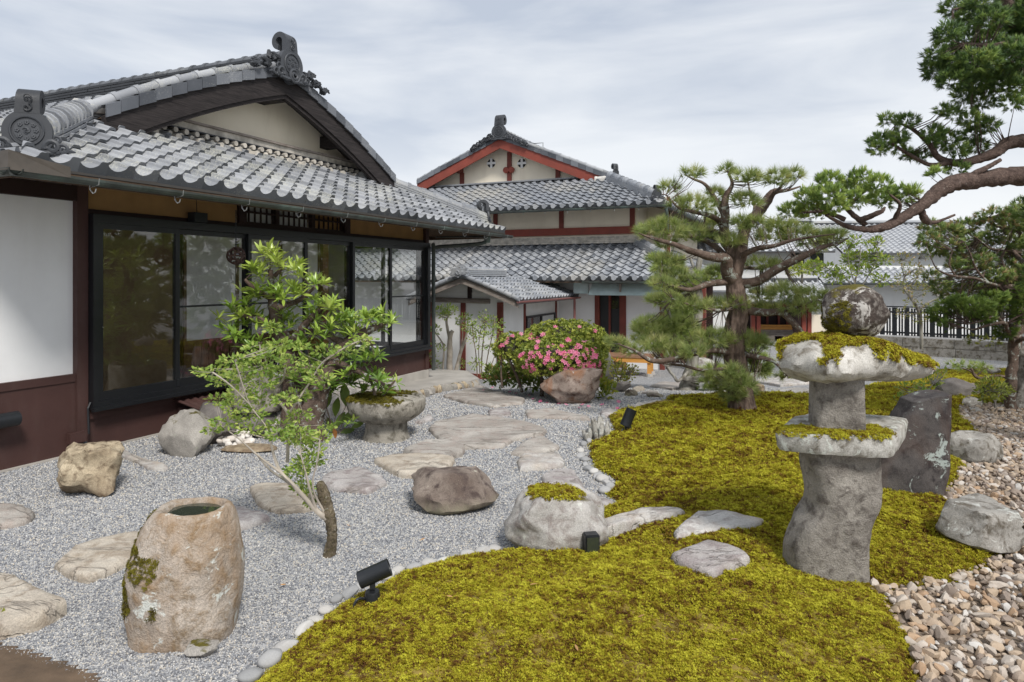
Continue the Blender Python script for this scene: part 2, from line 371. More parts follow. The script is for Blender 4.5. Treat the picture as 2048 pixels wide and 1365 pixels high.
M['bark_red'] = stone('reddish brown bark', (.055, .036, .030), (.19, .135, .112), (.10, .07, .058), lichen=(.36, .34, .29, .07, 22), scale=16, grain=70, bump=1.0)
M['twig'] = plain('twig', (.20, .15, .11), .85, .3, 9)
M['twig_pale'] = plain('pale twig', (.42, .37, .31), .85, .25, 9)
# ---------------------------------------------------------------- ground
def sheet(name, xs, ys, zf, mat, mask=None, kind='structure'):
    X, Y = np.meshgrid(xs, ys); Z = zf(X, Y); nx = len(xs); ny = len(ys)
    v = np.stack([X, Y, Z], -1).reshape(-1, 3)
    i = (np.arange(ny-1)[:, None]*nx+np.arange(nx-1)[None]).reshape(-1); f = np.stack([i, i+1, i+nx+1, i+nx], 1)
    if mask is not None:
        mk = mask(X, Y).reshape(-1); f = f[mk[f].any(1)]
        u = np.unique(f); r = np.full(len(v), -1); r[u] = np.arange(len(u)); v = v[u]; f = r[f]
    return tag(put(name, np_mesh(name, v, f, mat, smooth=True)), kind=kind)
sheet('ground', np.concatenate([np.linspace(-90, -13, 12), np.arange(-12, 13, .5), np.linspace(14, 90, 12)]),
      np.concatenate([[-30, -15, -6], np.arange(-2, 24, .4), np.linspace(26, 140, 14)]), lambda x, y: gh(x, y), M['gravel_bed'])
sheet('moss_ground', np.arange(-2.2, 10.5, .06), np.arange(2.2, 18, .06), moss_z, M['moss_bed'], lambda x, y: poly_sd(MOSS, x, y) > -.03)
CRUSH = np.array([tuple(hit(px, py))[:2] for px, py in [(1918,822),(1990,818),(2110,818),(2600,835)]]+[(9, 4), (6, 2.2), (2.0, 2.2), (1.75, 2.7)] +
                 [tuple(hit(px, py))[:2] for px, py in [(1845,1365),(1830,1290),(1790,1230),(1755,1188),(1830,1183),(1900,1175),(2005,1122),(2010,1100),(1960,1060),(1890,1005),(1905,985),(1935,930),(1962,880),(1950,862),(1920,840)]])
def crush_z(x, y): return gh(x, y)+.012+.03*np.sin(np.asarray(x)*1.7)*np.sin(np.asarray(y)*1.9)*.3+.0
sheet('crushed_stone_bed', np.arange(1.5, 10, .08), np.arange(2.0, 10, .08), crush_z, M['crush_bed'], lambda x, y: (poly_sd(CRUSH, x, y) > -.06) & (poly_sd(MOSS, x, y) < .02))
SOIL = np.array([tuple(hit(px, py))[:2] for px, py in [(-60,1285),(20,1300),(70,1318),(130,1335),(175,1352),(210,1420),(-80,1420)]])
sheet('bare_soil', np.arange(-2.8, -1.6, .03), np.arange(2.3, 3.3, .03), lambda x, y: gh(x, y)+.004+.02*sstep(poly_sd(SOIL, x, y), .2), M['soil'], lambda x, y: poly_sd(SOIL, x, y) > 0)

# ---------------------------------------------------------------- houses: shared roof builders
OA = Vector((-4.07373, 6.36229, 0)); ANG = 66.0960
class Frame:
    def __init__(s, o, rz):
        s.m = Matrix.Translation(o) @ Matrix.Rotation(rad(rz), 4, 'Z'); s.i = s.m.inverted()
    def loc(s, p): return s.i @ Vector(p)
    def on(s, px, py, axis, val):               # where the ray through a pixel meets the plane axis = val of the frame
        a = s.i @ Vector(CAMP); b = (s.i.to_3x3() @ Vector(ray(px, py))); t = (val-a[axis])/b[axis]; return a+b*t
FA = Frame(OA, ANG); FB = Frame(OA, ANG-90)
def pan_profile(w):
    pts = []
    for x in (0, .11, .24, .36, .48, .60, .66, .70, .745, .90, .955, 1.0):
        if x < .66: z = -.036*math.sin(math.pi*x/.66)**.8*(w/.235)
        else: z = .030*min(1, 2.2*math.sin(math.pi*min(1, (x-.66)/.34)))*(w/.235)
        pts.append((x*w, z))
    return pts
def tile_bm(w, l, th, mat, front=None, edge=None):
    """one wavy pan tile: x along the eave, y up the slope, lower end raised over the tile below"""
    p = pan_profile(w); k = len(p); v = []; f = []
    for y, up in ((0, th*1.25), (l*1.12, 0)):
        v += [(x, y, z+up) for x, z in p]
    v += [(x, 0.0, z+th*.25) for x, z in p] if front is None else [(x, 0.0, front) for x, z in p]
    for i in range(k-1):
        f.append((i, i+1, k+i+1, k+i)); f.append((2*k+i, 2*k+i+1, i+1, i))
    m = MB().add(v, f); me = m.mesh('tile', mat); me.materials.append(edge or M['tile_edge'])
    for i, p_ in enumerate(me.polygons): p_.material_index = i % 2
    me.update(); return me
class Tiles:
    def __init__(s, parent, frame, w, l, th, mat, edge=None):
        s.par = parent; s.fr = frame; s.w = w; s.l = l; s.items = []
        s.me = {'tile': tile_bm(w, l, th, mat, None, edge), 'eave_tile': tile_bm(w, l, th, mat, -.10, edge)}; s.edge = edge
        s.mat = mat
    def slope(s, p0, ex, W_, zf, dirh, rows, planes=(), prio=1.0, eave=True, jitter=1.0):
        """zf(u): height above p0 at horizontal run u (along dirh)"""
        ex = Vector(ex); dh = Vector(dirh); n = int(round(W_/s.w)); u = 0.0
        for r in range(rows):
            slope = (zf(u+.05)-zf(u))/.05; c = 1/math.sqrt(1+slope*slope)
            ey = (dh+Vector((0, 0, slope)))*c; nz_ = ex.cross(ey).normalized()
            for i in range(n):
                o = Vector(p0)+ex*(i*s.w)+dh*u+Vector((0, 0, zf(u)))
                jx = Matrix.Rotation(R.gauss(0, .006)*jitter, 3, 'Z') @ Matrix.Rotation(R.gauss(0, .012)*jitter, 3, 'X') @ Matrix.Rotation(R.gauss(0, .010)*jitter, 3, 'Y')
                B = Matrix((ex, ey, nz_)).transposed() @ jx
                m = Matrix.Translation(o+nz_*R.uniform(0, .004)) @ B.to_4x4()
                cn = [m @ Vector(q) for q in ((0, 0, 0), (s.w, 0, 0), (0, s.l, 0), (s.w, s.l, 0))]; cut = []; out = False
                for co, no in planes:
                    d = [(q-co).dot(no) for q in cn]
                    if max(d) < .02: out = True
                    elif min(d) < -.01: cut.append((co, no))
                if not out: s.items.append((prio, m, 'eave_tile' if (r == 0 and eave) else 'tile', cut))
            u += s.l*c
    def finish(s, limit=300):
        cw = Vector(CAMP); F_ = s.fr.m
        def key(it):
            p = F_ @ it[1].translation; d = (p-cw).length; q = p-cw
            px = CX+F*q.x/max(q.y, .1); inside = -60 < px < 2100 and q.y > 0
            return -(it[0]/d)*(1 if inside else .01)
        s.items.sort(key=key); rest = []
        for j, (pr, m, kd, cut) in enumerate(s.items):
            if j < limit and not cut: put(kd, s.me[kd], s.par, m)
            else:
                me = s.me[kd]
                if cut:
                    bm = bmesh.new(); bm.from_mesh(me); bm.transform(m)
                    for co, no in cut: bmesh.ops.bisect_plane(bm, geom=bm.verts[:]+bm.edges[:]+bm.faces[:], plane_co=co, plane_no=no, clear_inner=True)
                    if not bm.faces: bm.free(); continue
                    if j < limit:
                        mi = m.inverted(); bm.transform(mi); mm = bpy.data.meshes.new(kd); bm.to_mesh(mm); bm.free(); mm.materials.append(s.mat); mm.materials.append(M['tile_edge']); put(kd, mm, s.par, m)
                    else: rest.append(([tuple(v.co) for v in bm.verts], [tuple(v.index for v in f.verts) for f in bm.faces], [f.material_index for f in bm.faces])); bm.free()
                else: rest.append(([tuple(m @ v.co) for v in me.vertices], [tuple(p.vertices) for p in me.polygons], [p.material_index for p in me.polygons]))
        if rest:
            b = MB(); mi_ = []
            for v, f, q in rest: b.add(v, f); mi_ += q
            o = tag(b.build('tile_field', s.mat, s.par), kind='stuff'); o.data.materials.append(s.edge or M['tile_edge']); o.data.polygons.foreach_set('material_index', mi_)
def ridge(par, p, q, w, h, courses, mat, cap_r, cap_l, capmat=None, arch=False, tail=True):
    """stacked flat courses under a row of round cap tiles, from p to q (frame coordinates, base line)"""
    p = Vector(p); q = Vector(q); d = (q-p); L_ = d.length; d.normalize(); up = Vector((0, 0, 1)); sd_ = d.cross(up).normalized(); up = sd_.cross(d).normalized()
    b = MB(); hc = h/courses
    for i in range(courses):
        ww = w*(1-.30*i/courses)/2; x = 0; j = i % 2*.13
        while x < L_-.01:
            e = min(L_, x+.27-j); j = 0; g = R.uniform(-.004, .004)
            v = [p+d*a+sd_*(s_*(ww+g))+up*(z) for z in (i*hc, i*hc+hc*.72) for a, s_ in ((x, -1), (e-.006, -1), (e-.006, 1), (x, 1))]
            b.add(v, [(3,2,1,0),(4,5,6,7),(0,1,5,4),(1,2,6,5),(2,3,7,6),(3,0,4,7)]); x = e
    k = MB().box(0, L_-.01, -w*.30, w*.30, 0, h*.98)
    mt = Matrix((d, -sd_, up)).transposed().to_4x4(); mt.translation = p
    b.build('ridge_course', mat, par); k.build('ridge_core', M['mortar'], par, mw=mt)
    # cap tile: half round, slightly flared at one end, with a raised band
    prof = [(0, 1.0), (.80, .93), (.80, 1.13), (1.0, 1.13)]; c = MB(); v = []; f = []; n = 9
    for t, r in prof:
        for a in range(n): 
            an = math.pi*(a/(n-1)*1.24-.12); v.append((t*cap_l*1.02, cap_r*r*math.cos(an), cap_r*r*math.sin(an)))
    for i in range(len(prof)-1):
        for a in range(n-1): f.append((i*n+a, (i+1)*n+a, (i+1)*n+a+1, i*n+a+1))
    f.append(tuple(range(n-1, -1, -1))); f.append(tuple(range((len(prof)-1)*n, len(prof)*n)))
    me = MB().add(v, f).mesh('ridge_tile', capmat or mat, 40)
    for i in range(int(L_/cap_l)):
        mm = mt.copy(); mm.translation = p+d*(i*cap_l)+up*(h-cap_r*.12); put('ridge_tile', me, par, mm @ Matrix.Rotation(R.gauss(0, .015), 4, 'X'))
def spiral(r0, r1, turns, n=40, a0=0): return [( (r0+(r1-r0)*t/n)*math.cos(a0+TAU*turns*t/n), (r0+(r1-r0)*t/n)*math.sin(a0+TAU*turns*t/n)) for t in range(n+1)]
def onigawara(par, o, face, s=1.0, curl=1.0, crest=True, mat=None, wings=True, tall=True):
    """ridge end ornament at o, facing the horizontal direction face; s = half width of the disc"""
    mat = mat or M['tile_dark']; n = Vector(face).normalized(); x = Vector((0, 0, 1)).cross(n).normalized(); z = Vector((0, 0, 1))
    m = Matrix((x, -n, z)).transposed().to_4x4(); m.translation = o          # local: x sideways, -y outwards, z up
    g = empty('ridge_end_ornament', parent=par); g.matrix_local = m
    out = [(1.0*s*math.cos(a), .55*s+1.0*s*math.sin(a)) for a in np.linspace(-.2, math.pi+.2, 22)]
    out = [(1.02*s, -.25*s)]+out+[(-1.02*s, -.25*s)]
    b = MB().prism(out, (0, .10*s, 0), (1, 0, 0), (0, 0, 1), .28*s)          # extrudes towards -y
    ring = [(.66*s*math.cos(a), -.2*s, .58*s+.66*s*math.sin(a)) for a in np.linspace(0, TAU, 26)]
    b.tube(ring, .055*s, 6, False); b.build('disc', mat, g, 35)
    if crest:
        c = MB()
        c.lathe([(.52*s, 0), (.52*s, .03*s)], 20, m=Matrix.Translation((0, -.19*s, .58*s)) @ Matrix.Rotation(rad(90), 4, 'X'))
        for k in range(8):
            a = TAU*k/8; mm = Matrix.Translation((.37*s*math.cos(a), -.225*s, .58*s+.37*s*math.sin(a))) @ Matrix.Rotation(rad(90), 4, 'X')
            for j in range(5):
                aa = TAU*j/5; c.lathe([(.055*s, 0), (.04*s, .035*s), (.01*s, .045*s)], 7, m=mm @ Matrix.Translation((.06*s*math.cos(aa), .06*s*math.sin(aa), 0)))
        for k in range(3):
            sp = [(p[0], p[1]) for p in spiral(.03, .17, .45, 8, TAU*k/3)]
            c.tube([(p[0]*s, -.23*s, (.58+p[1])*s) for p in sp], [.02*s+.006*s*(8-i) for i in range(9)], 5)
        c.build('crest', M['tile_dark'], g, 40)
    if wings:
        w = MB()
        for sg in (-1, 1):
            for (cx, cz, r, tn) in ((1.0, -.12, .34, 1.3), (1.42, -.22, .27, 1.2), (.70, -.32, .22, 1.1), (1.18, .2, .2, 1.1)):
                sp = spiral(.15*r, r, tn, 18, math.pi/2)
                w.tube([(sg*(cx+p[0])*s, -.16*s-.06*s*(1-i/18), (cz+p[1])*s) for i, p in enumerate(sp)], [.10*s*r/.3*(.65+.5*i/18) for i in range(19)], 6)
            for k in range(4): w.tube([(sg*(.8+.25*k)*s, -.1*s, -.3*s), (sg*(1.0+.25*k)*s, -.18*s, -.42*s+.05*k*s), (sg*(1.18+.25*k)*s, -.12*s, -.30*s)], [.10*s, .09*s, .03*s], 6)
        w.tube([(-1.1*s, -.12*s, -.34*s), (-.5*s, -.2*s, -.42*s), (0, -.22*s, -.34*s), (.5*s, -.2*s, -.42*s), (1.1*s, -.12*s, -.34*s)], [.1*s, .14*s, .12*s, .14*s, .1*s], 7)
        w.build('cloud_scroll', mat, g, 50)
    if curl:
        # tall curled finial in the plane of the ridge (local y), leaning back then rolling over
        h = curl*s; pts = []
        for i in range(9): t = i/8; pts.append((.02*h*t, 1.38*s+t*.42*h))
        cx_, cz_ = pts[-1][0]+.34*h, pts[-1][1]
        for i in range(1, 20):
            a = math.pi-i/19*math.pi*1.45; r = .34*h*(1-.33*i/19); pts.append((cx_+r*math.cos(a), cz_+r*math.sin(a)))
        A = []; Bk = []; th = [(.25-.06*i/len(pts))*h for i in range(len(pts))]
        c = MB(); prev = None
        for i, (yy, zz) in enumerate(pts):
            q = pts[min(i+1, len(pts)-1)]; q0 = pts[max(i-1, 0)]; d = Vector((q[0]-q0[0], q[1]-q0[1])).normalized(); nn = Vector((-d.y, d.x)); hw = .34*h*(1-.22*i/len(pts))
            A.append([Vector((sx_*hw, yy+nn.x*o_*th[i]/2, zz+nn.y*o_*th[i]/2)) for sx_, o_ in ((-1, -1), (-.55, -1.25), (.55, -1.25), (1, -1), (1, 1), (-1, 1))])
        v = [p for ring in A for p in ring]; f = []
        for i in range(len(A)-1):
            for k in range(6): f.append((i*6+k, i*6+(k+1) % 6, (i+1)*6+(k+1) % 6, (i+1)*6+k))
        f.append(tuple(range(6))); f.append(tuple((len(A)-1)*6+k for k in range(5, -1, -1)))
        bm_ = MB().add(v, f)
        o2 = bm_.build('curl', mat, g, 30)
        e = MB()                                                            # scrolls in relief on the front
        for zz, sg in ((1.42*s+.16*h, 1), (1.42*s+.46*h, -1)):
            sp = spiral(.02*h, .15*h, 1.2, 16, 0 if sg > 0 else math.pi)
            e.tube([(p[0]*sg, -.155*h, zz+p[1]) for p in sp], .02*h, 5)
        e.build('relief', mat, o2, 40)
    return g
def bargeset(par, xc, half, zt, yb, dist, board_h, mats, seg=14, tw=.20, th=.13, depth=.05, rolls=True, inner=True, hl=None, hr=None):
    """boards, verge tiles and round verge row along both rakes of a gable at y = yb; zt(d) top of tiles, d from the apex"""
    for sg, hf in ((-1, hl or half), (1, hr or half)):
        ds = np.linspace(0, hf, seg*2+1)
        up = [Vector((xc+sg*d, 0, zt(d)-.10)) for d in ds]; lo = [Vector((xc+sg*d, 0, zt(d)-.10-board_h*(1+.12*d/hf))) for d in ds]
        def board(name, y0, y1, a, b_, mat):
            m = MB(); k = len(a)
            v = [p+Vector((0, y, 0)) for y in (y0, y1) for p in a+b_]; n2 = 2*k; f = []
            for i in range(k-1):
                f += [(i, i+1, k+i+1, k+i), (n2+i+1, n2+i, n2+k+i, n2+k+i+1), (i+1, i, n2+i, n2+i+1), (k+i, k+i+1, n2+k+i+1, n2+k+i)]
            f += [(0, k, n2+k, n2), (k-1, n2+k-1, n2+2*k-1, 2*k-1)]
            return m.add(v, f).build(name, mat, par)
        board('bargeboard', yb+.02, yb+.02+depth, up, lo, mats[0])
        if inner:
            up2 = [p-Vector((0, 0, .03)) for p in lo]; board('barge_moulding', yb+.045, yb+.11, [p+Vector((0, 0, .06)) for p in lo], [p-Vector((0, 0, .055)) for p in lo], mats[0])
        # soffit back to the wall
        m = MB(); m.strip([p+Vector((0, yb+.05, -.02)) for p in up], [p+Vector((0, yb+dist+.1, -.02)) for p in up]); m.build('gable_soffit', mats[1], par)
        d = 0; k = 0
        me = MB()
        sl0 = None
        while d < hf-.02:
            e = min(d+tw, hf); za, zb = zt(d), zt(e); g = R.uniform(-.006, .008)
            a = Vector((xc+sg*d, yb-.015+g, za)); b_ = Vector((xc+sg*(e-.006), yb-.015+g, zb)); dn = Vector((0, 0, -th)); lift = Vector((0, 0, .016))
            bk = Vector((0, .28, .0)); fr = Vector((0, .022, 0))
            v = [a, b_+lift, b_+lift+dn, a+dn, a+fr, b_+lift+fr, b_+lift+dn+fr, a+dn+fr, a+bk, b_+lift+bk]
            f = [(0,1,2,3),(7,6,5,4),(3,2,6,7),(0,3,7,4),(1,5,6,2),(0,8,9,1)]
            if sg < 0: f = [q[::-1] for q in f]
            MB().add(v, f).build('verge_tile', mats[2], par); d = e
        if rolls:
            d = .12
            while d < hf-.15:
                e = d+.26; p0 = Vector((xc+sg*d, yb+.13, zt(d)+.03)); p1 = Vector((xc+sg*e, yb+.13, zt(e)+.03))
                MB().tube([p0, p0.lerp(p1, .78), p0.lerp(p1, .8), p1], [.062, .058, .072, .070], 9).build('verge_roll_tile', mats[3], par, 40); d = e
def poly_obj(name, pts, mat, par, th=.02, dirn=(0, 0, -1)):
    d = Vector(dirn)*th; k = len(pts); P = [Vector(p) for p in pts]
    return MB().add(P+[p+d for p in P], [tuple(range(k)), tuple(range(2*k-1, k-1, -1))]+[(i, k+i, k+(i+1) % k, (i+1) % k) for i in range(k)]).build(name, mat, par)

# ---------------------------------------------------------------- the near house
HA = thing('garden_house', 'low near house with dark brown timber and a long black framed window wall', 'house', OA, rad(ANG))
def bx(name, mat, *a, par=HA): return MB().box(*a).build(name, mat, par)
XL, XR, DEP = -1.15, 7.35, 9.0; EX, EY = 6.30, -1.06
# walls and timber
bx('wall', M['white'], -1.9, -.0, .03, .10, .74, 2.36)
bx('wall', M['white'], -1.9, -.0, .05, .10, 2.49, 2.62)
bx('dado_board', M['brown'], -1.9, -.0, .0, .06, -.1, .68)
bx('rail', M['brown'], -1.9, -.0, -.012, .06, .68, .75)
bx('beam', M['brown_dk'], -1.9, .0, -.03, .1, 2.36, 2.50); bx('coping', M['tile_dark'], -1.9, XL-.02, -.16, .26, 2.62, 2.67)
bx('post', M['brown'], 0, .105, -.035, .12, -.1, 2.62)
bx('sill_board', M['concrete'], -1.9, 6.3, -.05, .0, -.4, .015)
bx('dado_board', M['brown'], .11, 6.24, .005, .06, -.6, .30)
bx('rail', M['brown'], .11, 6.24, -.02, .06, .30, .40)
for x in (2.06, 4.1): bx('batten', M['brown'], x, x+.05, -.03, .0, -.4, .3)
bx('post', M['brown'], 6.24, 6.34, -.03, .12, -.7, 2.66)
bx('lintel', M['brown_dk'], .105, 6.24, .0, .12, 2.24, 2.30)
for x0, x1 in ((.105, 1.98), (4.12, 6.24)): bx('wall', M['tan'], x0, x1, .03, .08, 2.30, 2.75)
for x0, x1 in ((1.98, 2.10), (4.0, 4.12)): bx('post', M['brown_dk'], x0, x1, -.01, .1, 2.30, 2.7)
# transom lattice between the posts
tr = empty('transom', parent=HA)
bx('rail', M['brown_dk'], 2.10, 4.0, .02, .07, 2.30, 2.33, par=tr); bx('rail', M['brown_dk'], 2.10, 4.0, .02, .07, 2.44, 2.46, par=tr); bx('rail', M['brown_dk'], 2.10, 4.0, .02, .07, 2.60, 2.66, par=tr)
for i in range(19): bx('bar', M['brown_dk'], 2.17+i*.1, 2.185+i*.1, .03, .05, 2.33, 2.62, par=tr)
for x in (2.62, 3.3): bx('mullion', M['brown_dk'], x, x+.06, .015, .075, 2.33, 2.6, par=tr)
for i, (x0, x1) in enumerate(((2.12, 2.60), (2.70, 3.28), (3.38, 3.98))): bx('panel', M['screen'] if i < 2 else M['tan'], x0, x1, .085, .09, 2.33, 2.6, par=tr)
# end wall (seen through the glass corner), back volume
bx('wall', M['white'], 6.26, 6.32, 1.75, DEP-.9, -.7, 2.7)
bx('post', M['brown'], 6.25, 6.34, 1.62, 1.75, -.7, 2.7); bx('dado_board', M['brown'], 6.26, 6.30, .12, 1.62, -.7, .36); bx('wall', M['tan'], 6.26, 6.30, .12, 1.62, 2.28, 2.7)
bx('wall', M['cream'], -.1, 6.3, DEP-.95, DEP-.9, -.5, 2.7); bx('wall', M['white'], -.1, -.05, .12, DEP-.9, -.3, 2.6)
# interior seen through the panes
bx('floor', M['floor_wood'], .0, 6.24, .06, 5.2, .28, .34); bx('ceiling', M['interior'], .0, 6.24, .12, 5.2, 2.36, 2.40)
bx('wall', M['interior'], .02, 6.2, 5.0, 5.05, .34, 2.36)
for i in range(5):
    x0 = .05+i*.92
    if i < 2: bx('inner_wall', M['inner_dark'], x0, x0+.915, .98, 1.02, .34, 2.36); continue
    x0 += .15*(4-i)/2
    s_ = empty('paper_screen', (x0, .98, .34), parent=HA)
    bx('paper', M['screen'], .03, .87, .012, .018, .50, 1.98, par=s_)
    for a in ((0, .04, 0, .03, 0, 2.0), (.86, .90, 0, .03, 0, 2.0), (.04, .86, 0, .03, 1.96, 2.0), (.04, .86, 0, .03, .46, .50), (.04, .86, 0, .03, 0, .05)): bx('frame', M['waist'], *a, par=s_)
    for k in range(7): bx('waist_board', M['waist'], .045+k*.117, .045+k*.117+.105, .006, .020, .05, .46, par=s_)
bx('post', M['floor_wood'], 4.66, 4.80, .94, 1.08, .34, 2.36)
# sliding windows: six sashes in one black frame, and a glazed return at the corner
wn_ = empty('window', parent=HA); BK = M['black']
bx('frame', BK, .11, 6.28, -.10, .06, 2.17, 2.25, par=wn_); bx('frame', BK, .11, 6.28, -.10, .06, .40, .47, par=wn_)
bx('frame', BK, .11, .165, -.10, .06, .47, 2.17, par=wn_); bx('frame', BK, 6.20, 6.28, -.10, .06, .47, 2.17, par=wn_)
bx('sill', BK, .09, 6.30, -.135, -.10, .385, .42, par=wn_)
SASH = [(.165, 1.08, -.085, 0), (1.05, 2.07, -.045, 1), (2.05, 3.10, -.085, 1), (3.08, 4.10, -.045, 0), (4.08, 5.10, -.085, 0), (5.08, 6.20, -.045, 1)]
for x0, x1, y, scr in SASH:
    sh = empty('sash', (x0, y, .47), parent=HA); w = x1-x0; h = 1.70; e = .052
    m = MB().box(0, e, 0, .036, 0, h).box(w-e, w, 0, .036, 0, h).box(e, w-e, 0, .036, 0, .085).box(e, w-e, 0, .036, h-.055, h)
    if scr: m.box(e, w-e, .008, .030, h*.50, h*.50+.022)
    m.build('sash_frame', BK, sh); bx('pane', M['glass'], e, w-e, .015, .021, .085, h-.055, par=sh)
    bx('latch', M['lamp_black'], w-.04, w-.015, -.012, 0, .02, .09, par=sh)
sh = empty('sash', (6.24, .10, .40), parent=HA)
MB().box(-.03, .03, 0, .06, 0, 1.84).box(-.03, .03, .75, .80, .06, 1.8).box(-.03, .03, 1.47, 1.53, 0, 1.84).box(-.03, .03, .06, 1.47, 0, .08).box(-.03, .03, .06, 1.47, 1.78, 1.84).build('sash_frame', BK, sh)
bx('pane', M['glass'], -.003, .003, .06, .75, .08, 1.78, par=sh); bx('pane', M['glass'], -.003, .003, .80, 1.47, .08, 1.78, par=sh)
# roof: bedding surfaces, soffit, rafters
RF = empty('roof', parent=HA)
ZE = 2.50; SK = .47; GI = 1.72                           # eave height, skirt slope, gable inset
def zs(u): return SK*u
XC = 3.12; HALF = 2.62
def zmain(d): return 4.42-.30*d-.05*d*d                  # upper roof, d = distance from the ridge line
def zside(u):                                            # side slope from its eave, u inwards
    d = 4.25-u; return (SK*u) if u < GI-.05 else zmain(d)-ZE
GY = EY+GI+.12                                           # gable wall foot
poly_obj('roof_bed', [(XL, EY, ZE-.02), (XR, EY, ZE-.02), (XR-GI-.2, EY+GI+.2, ZE+SK*(GI+.2)-.02), (XL+GI+.2, EY+GI+.2, ZE+SK*(GI+.2)-.02)], M['tile_under'], RF, .03)
us = [0, .8, 1.65, 2.2, 2.8, 3.5, 4.25]
for sg in (-1, 1):
    A = []; B_ = []
    for u in us:
        x = XL+u if sg < 0 else XR-u
        A.append(Vector((x, EY+u if u < 1.5 else .36, ZE+zside(u)-.025))); B_.append(Vector((x, DEP, ZE+zside(u)-.025)))
    m = MB(); m.strip(A, B_) if sg > 0 else m.strip(B_, A); m.build('roof_bed', M['tile_under'], RF)
poly_obj('soffit', [(XL, EY, ZE-.06), (XL+1.1, .02, ZE+.36), (XR-1.05, .02, ZE+.36), (XR, EY, ZE-.06)], M['soffit'], RF, .02)
poly_obj('soffit', [(XL, EY, ZE-.06), (XL, DEP, ZE-.06), (XL+1.1, DEP, ZE+.36), (XL+1.1, .02, ZE+.36)], M['soffit'], RF, .02)
poly_obj('soffit', [(XR, EY, ZE-.06), (XR-1.05, .02, ZE+.36), (XR-1.05, DEP, ZE+.36), (XR, DEP, ZE-.06)], M['soffit'], RF, .02)
for i in range(19):
    x = -.75+i*.43
    if x < XR-.3: MB().beam((x, EY+.03, ZE-.09), (x, .05, ZE+.30), .045, .06).build('rafter', M['soffit'], RF)
bx('fascia', M['soffit'], XL, XR, EY+.01, EY+.035, ZE-.13, ZE-.02, par=RF); bx('fascia', M['soffit'], XL, XL+.025, EY+.04, DEP, ZE-.13, ZE-.02, par=RF); bx('fascia', M['soffit'], XR-.025, XR, EY+.04, DEP, ZE-.13, ZE-.02, par=RF)
TA = Tiles(RF, FA, .235, .192, .026, M['tile'])
s2 = math.sqrt(.5)
hipL = (Vector((XL, EY, 0)), Vector((s2, -s2, 0))); hipR = (Vector((XR, EY, 0)), Vector((-s2, -s2, 0)))
W_ = XR-XL; NT_ = int(round(W_/.235)); ws = W_/NT_
TA.slope((XL, EY-.02, ZE+.015), (1, 0, 0), W_, zs, (0, 1, 0), 11, [hipL, hipR], 1.5)
hipL2 = (Vector((XL, EY, 0)), Vector((-s2, s2, 0)))
barge_cut = (Vector((0, .50, 0)), Vector((0, 1, 0)))
def side(u): return zside(u)
# left side slope: eave runs back along -y..; ex must point so that ex x up-slope faces out
TA.slope((XL-.0, EY+9.2, ZE+.015), (0, -1, 0), 9.2, lambda u: SK*u, (1, 0, 0), 10, [hipL2], .8)
i0 = len(TA.items)
def zupper(u): return zside(u+1.62)
TA.slope((XL+1.62, EY+9.2, ZE+.015), (0, -1, 0), 9.2, zupper, (1, 0, 0), 15, [(Vector((0, .58, 0)), Vector((0, 1, 0)))], .8, eave=False)
TA.slope((XR, EY, ZE+.015), (0, 1, 0), 9.2, lambda u: SK*u, (-1, 0, 0), 10, [(hipR[0], Vector((s2, s2, 0)))], .25)
TA.slope((XR-1.62, EY, ZE+.015), (0, 1, 0), 9.2, zupper, (-1, 0, 0), 15, [(Vector((0, .58, 0)), Vector((0, 1, 0)))], .2, eave=False)
TA.finish(300)
# gable
GW = .78
b = MB(); ds = np.linspace(-2.9, 2.9, 41)
b.strip([Vector((XC+d, GW, 3.2)) for d in ds], [Vector((XC+d, GW, max(3.21, zmain(abs(d))-.05))) for d in ds]); b.build('gable_wall', M['cream'], HA)
MB().box(XC-2.3, XC+2.3, GW-.10, GW-.001, 3.44, 3.56).build('lime_band', M['lime'], RF)
MB().box(XC-2.32, XC+2.32, GW-.13, GW-.101, 3.535, 3.565).build('band_lip', M['graywood'], RF)
bargeset(RF, XC, HALF, lambda d: zmain(d)+.10, .28, .50, .27, (M['barge'], M['soffit'], M['verge'], M['tile']), tw=.205)
for x, z in ((XC-1.35, 3.76), (XC+1.35, 3.76), (XC, 4.16)): MB().box(x-.085, x+.085, .37, GW+.05, z-.09, z+.09).build('purlin_end', M['barge'], RF)
# pierced band of little round tiles between skirt and gable
lt = empty('lattice_band', parent=RF); g = MB(); c = MB(); dk = MB()
for i in range(30):
    x = XC-2.22+i*.153
    for k, z in enumerate((3.345, 3.405)):
        xx = x+(.075 if k else 0)
        c.tube([(xx, GW-.20, z-.012), (xx, GW-.1, z-.012)], .034, 8)
    if i % 2 == 0: c.tube([(x+.03, GW-.30, 3.285), (x+.03, GW-.1, 3.30)], [.045, .045], 8)
for z in (3.315, 3.375, 3.435): g.box(XC-2.3, XC+2.3, GW-.17, GW-.05, z-.008, z+.008)
g.box(XC-2.3, XC+2.3, GW-.25, GW-.05, 3.225, 3.262)
tag(c.build('bead_tile', M['lime'], lt, 40), kind='stuff'); g.build('flat_course', M['tile_dark'], lt); MB().box(XC-2.28, XC+2.28, GW-.07, GW-.003, 3.2, 3.44).build('dark_backing', M['tile_under'], lt)
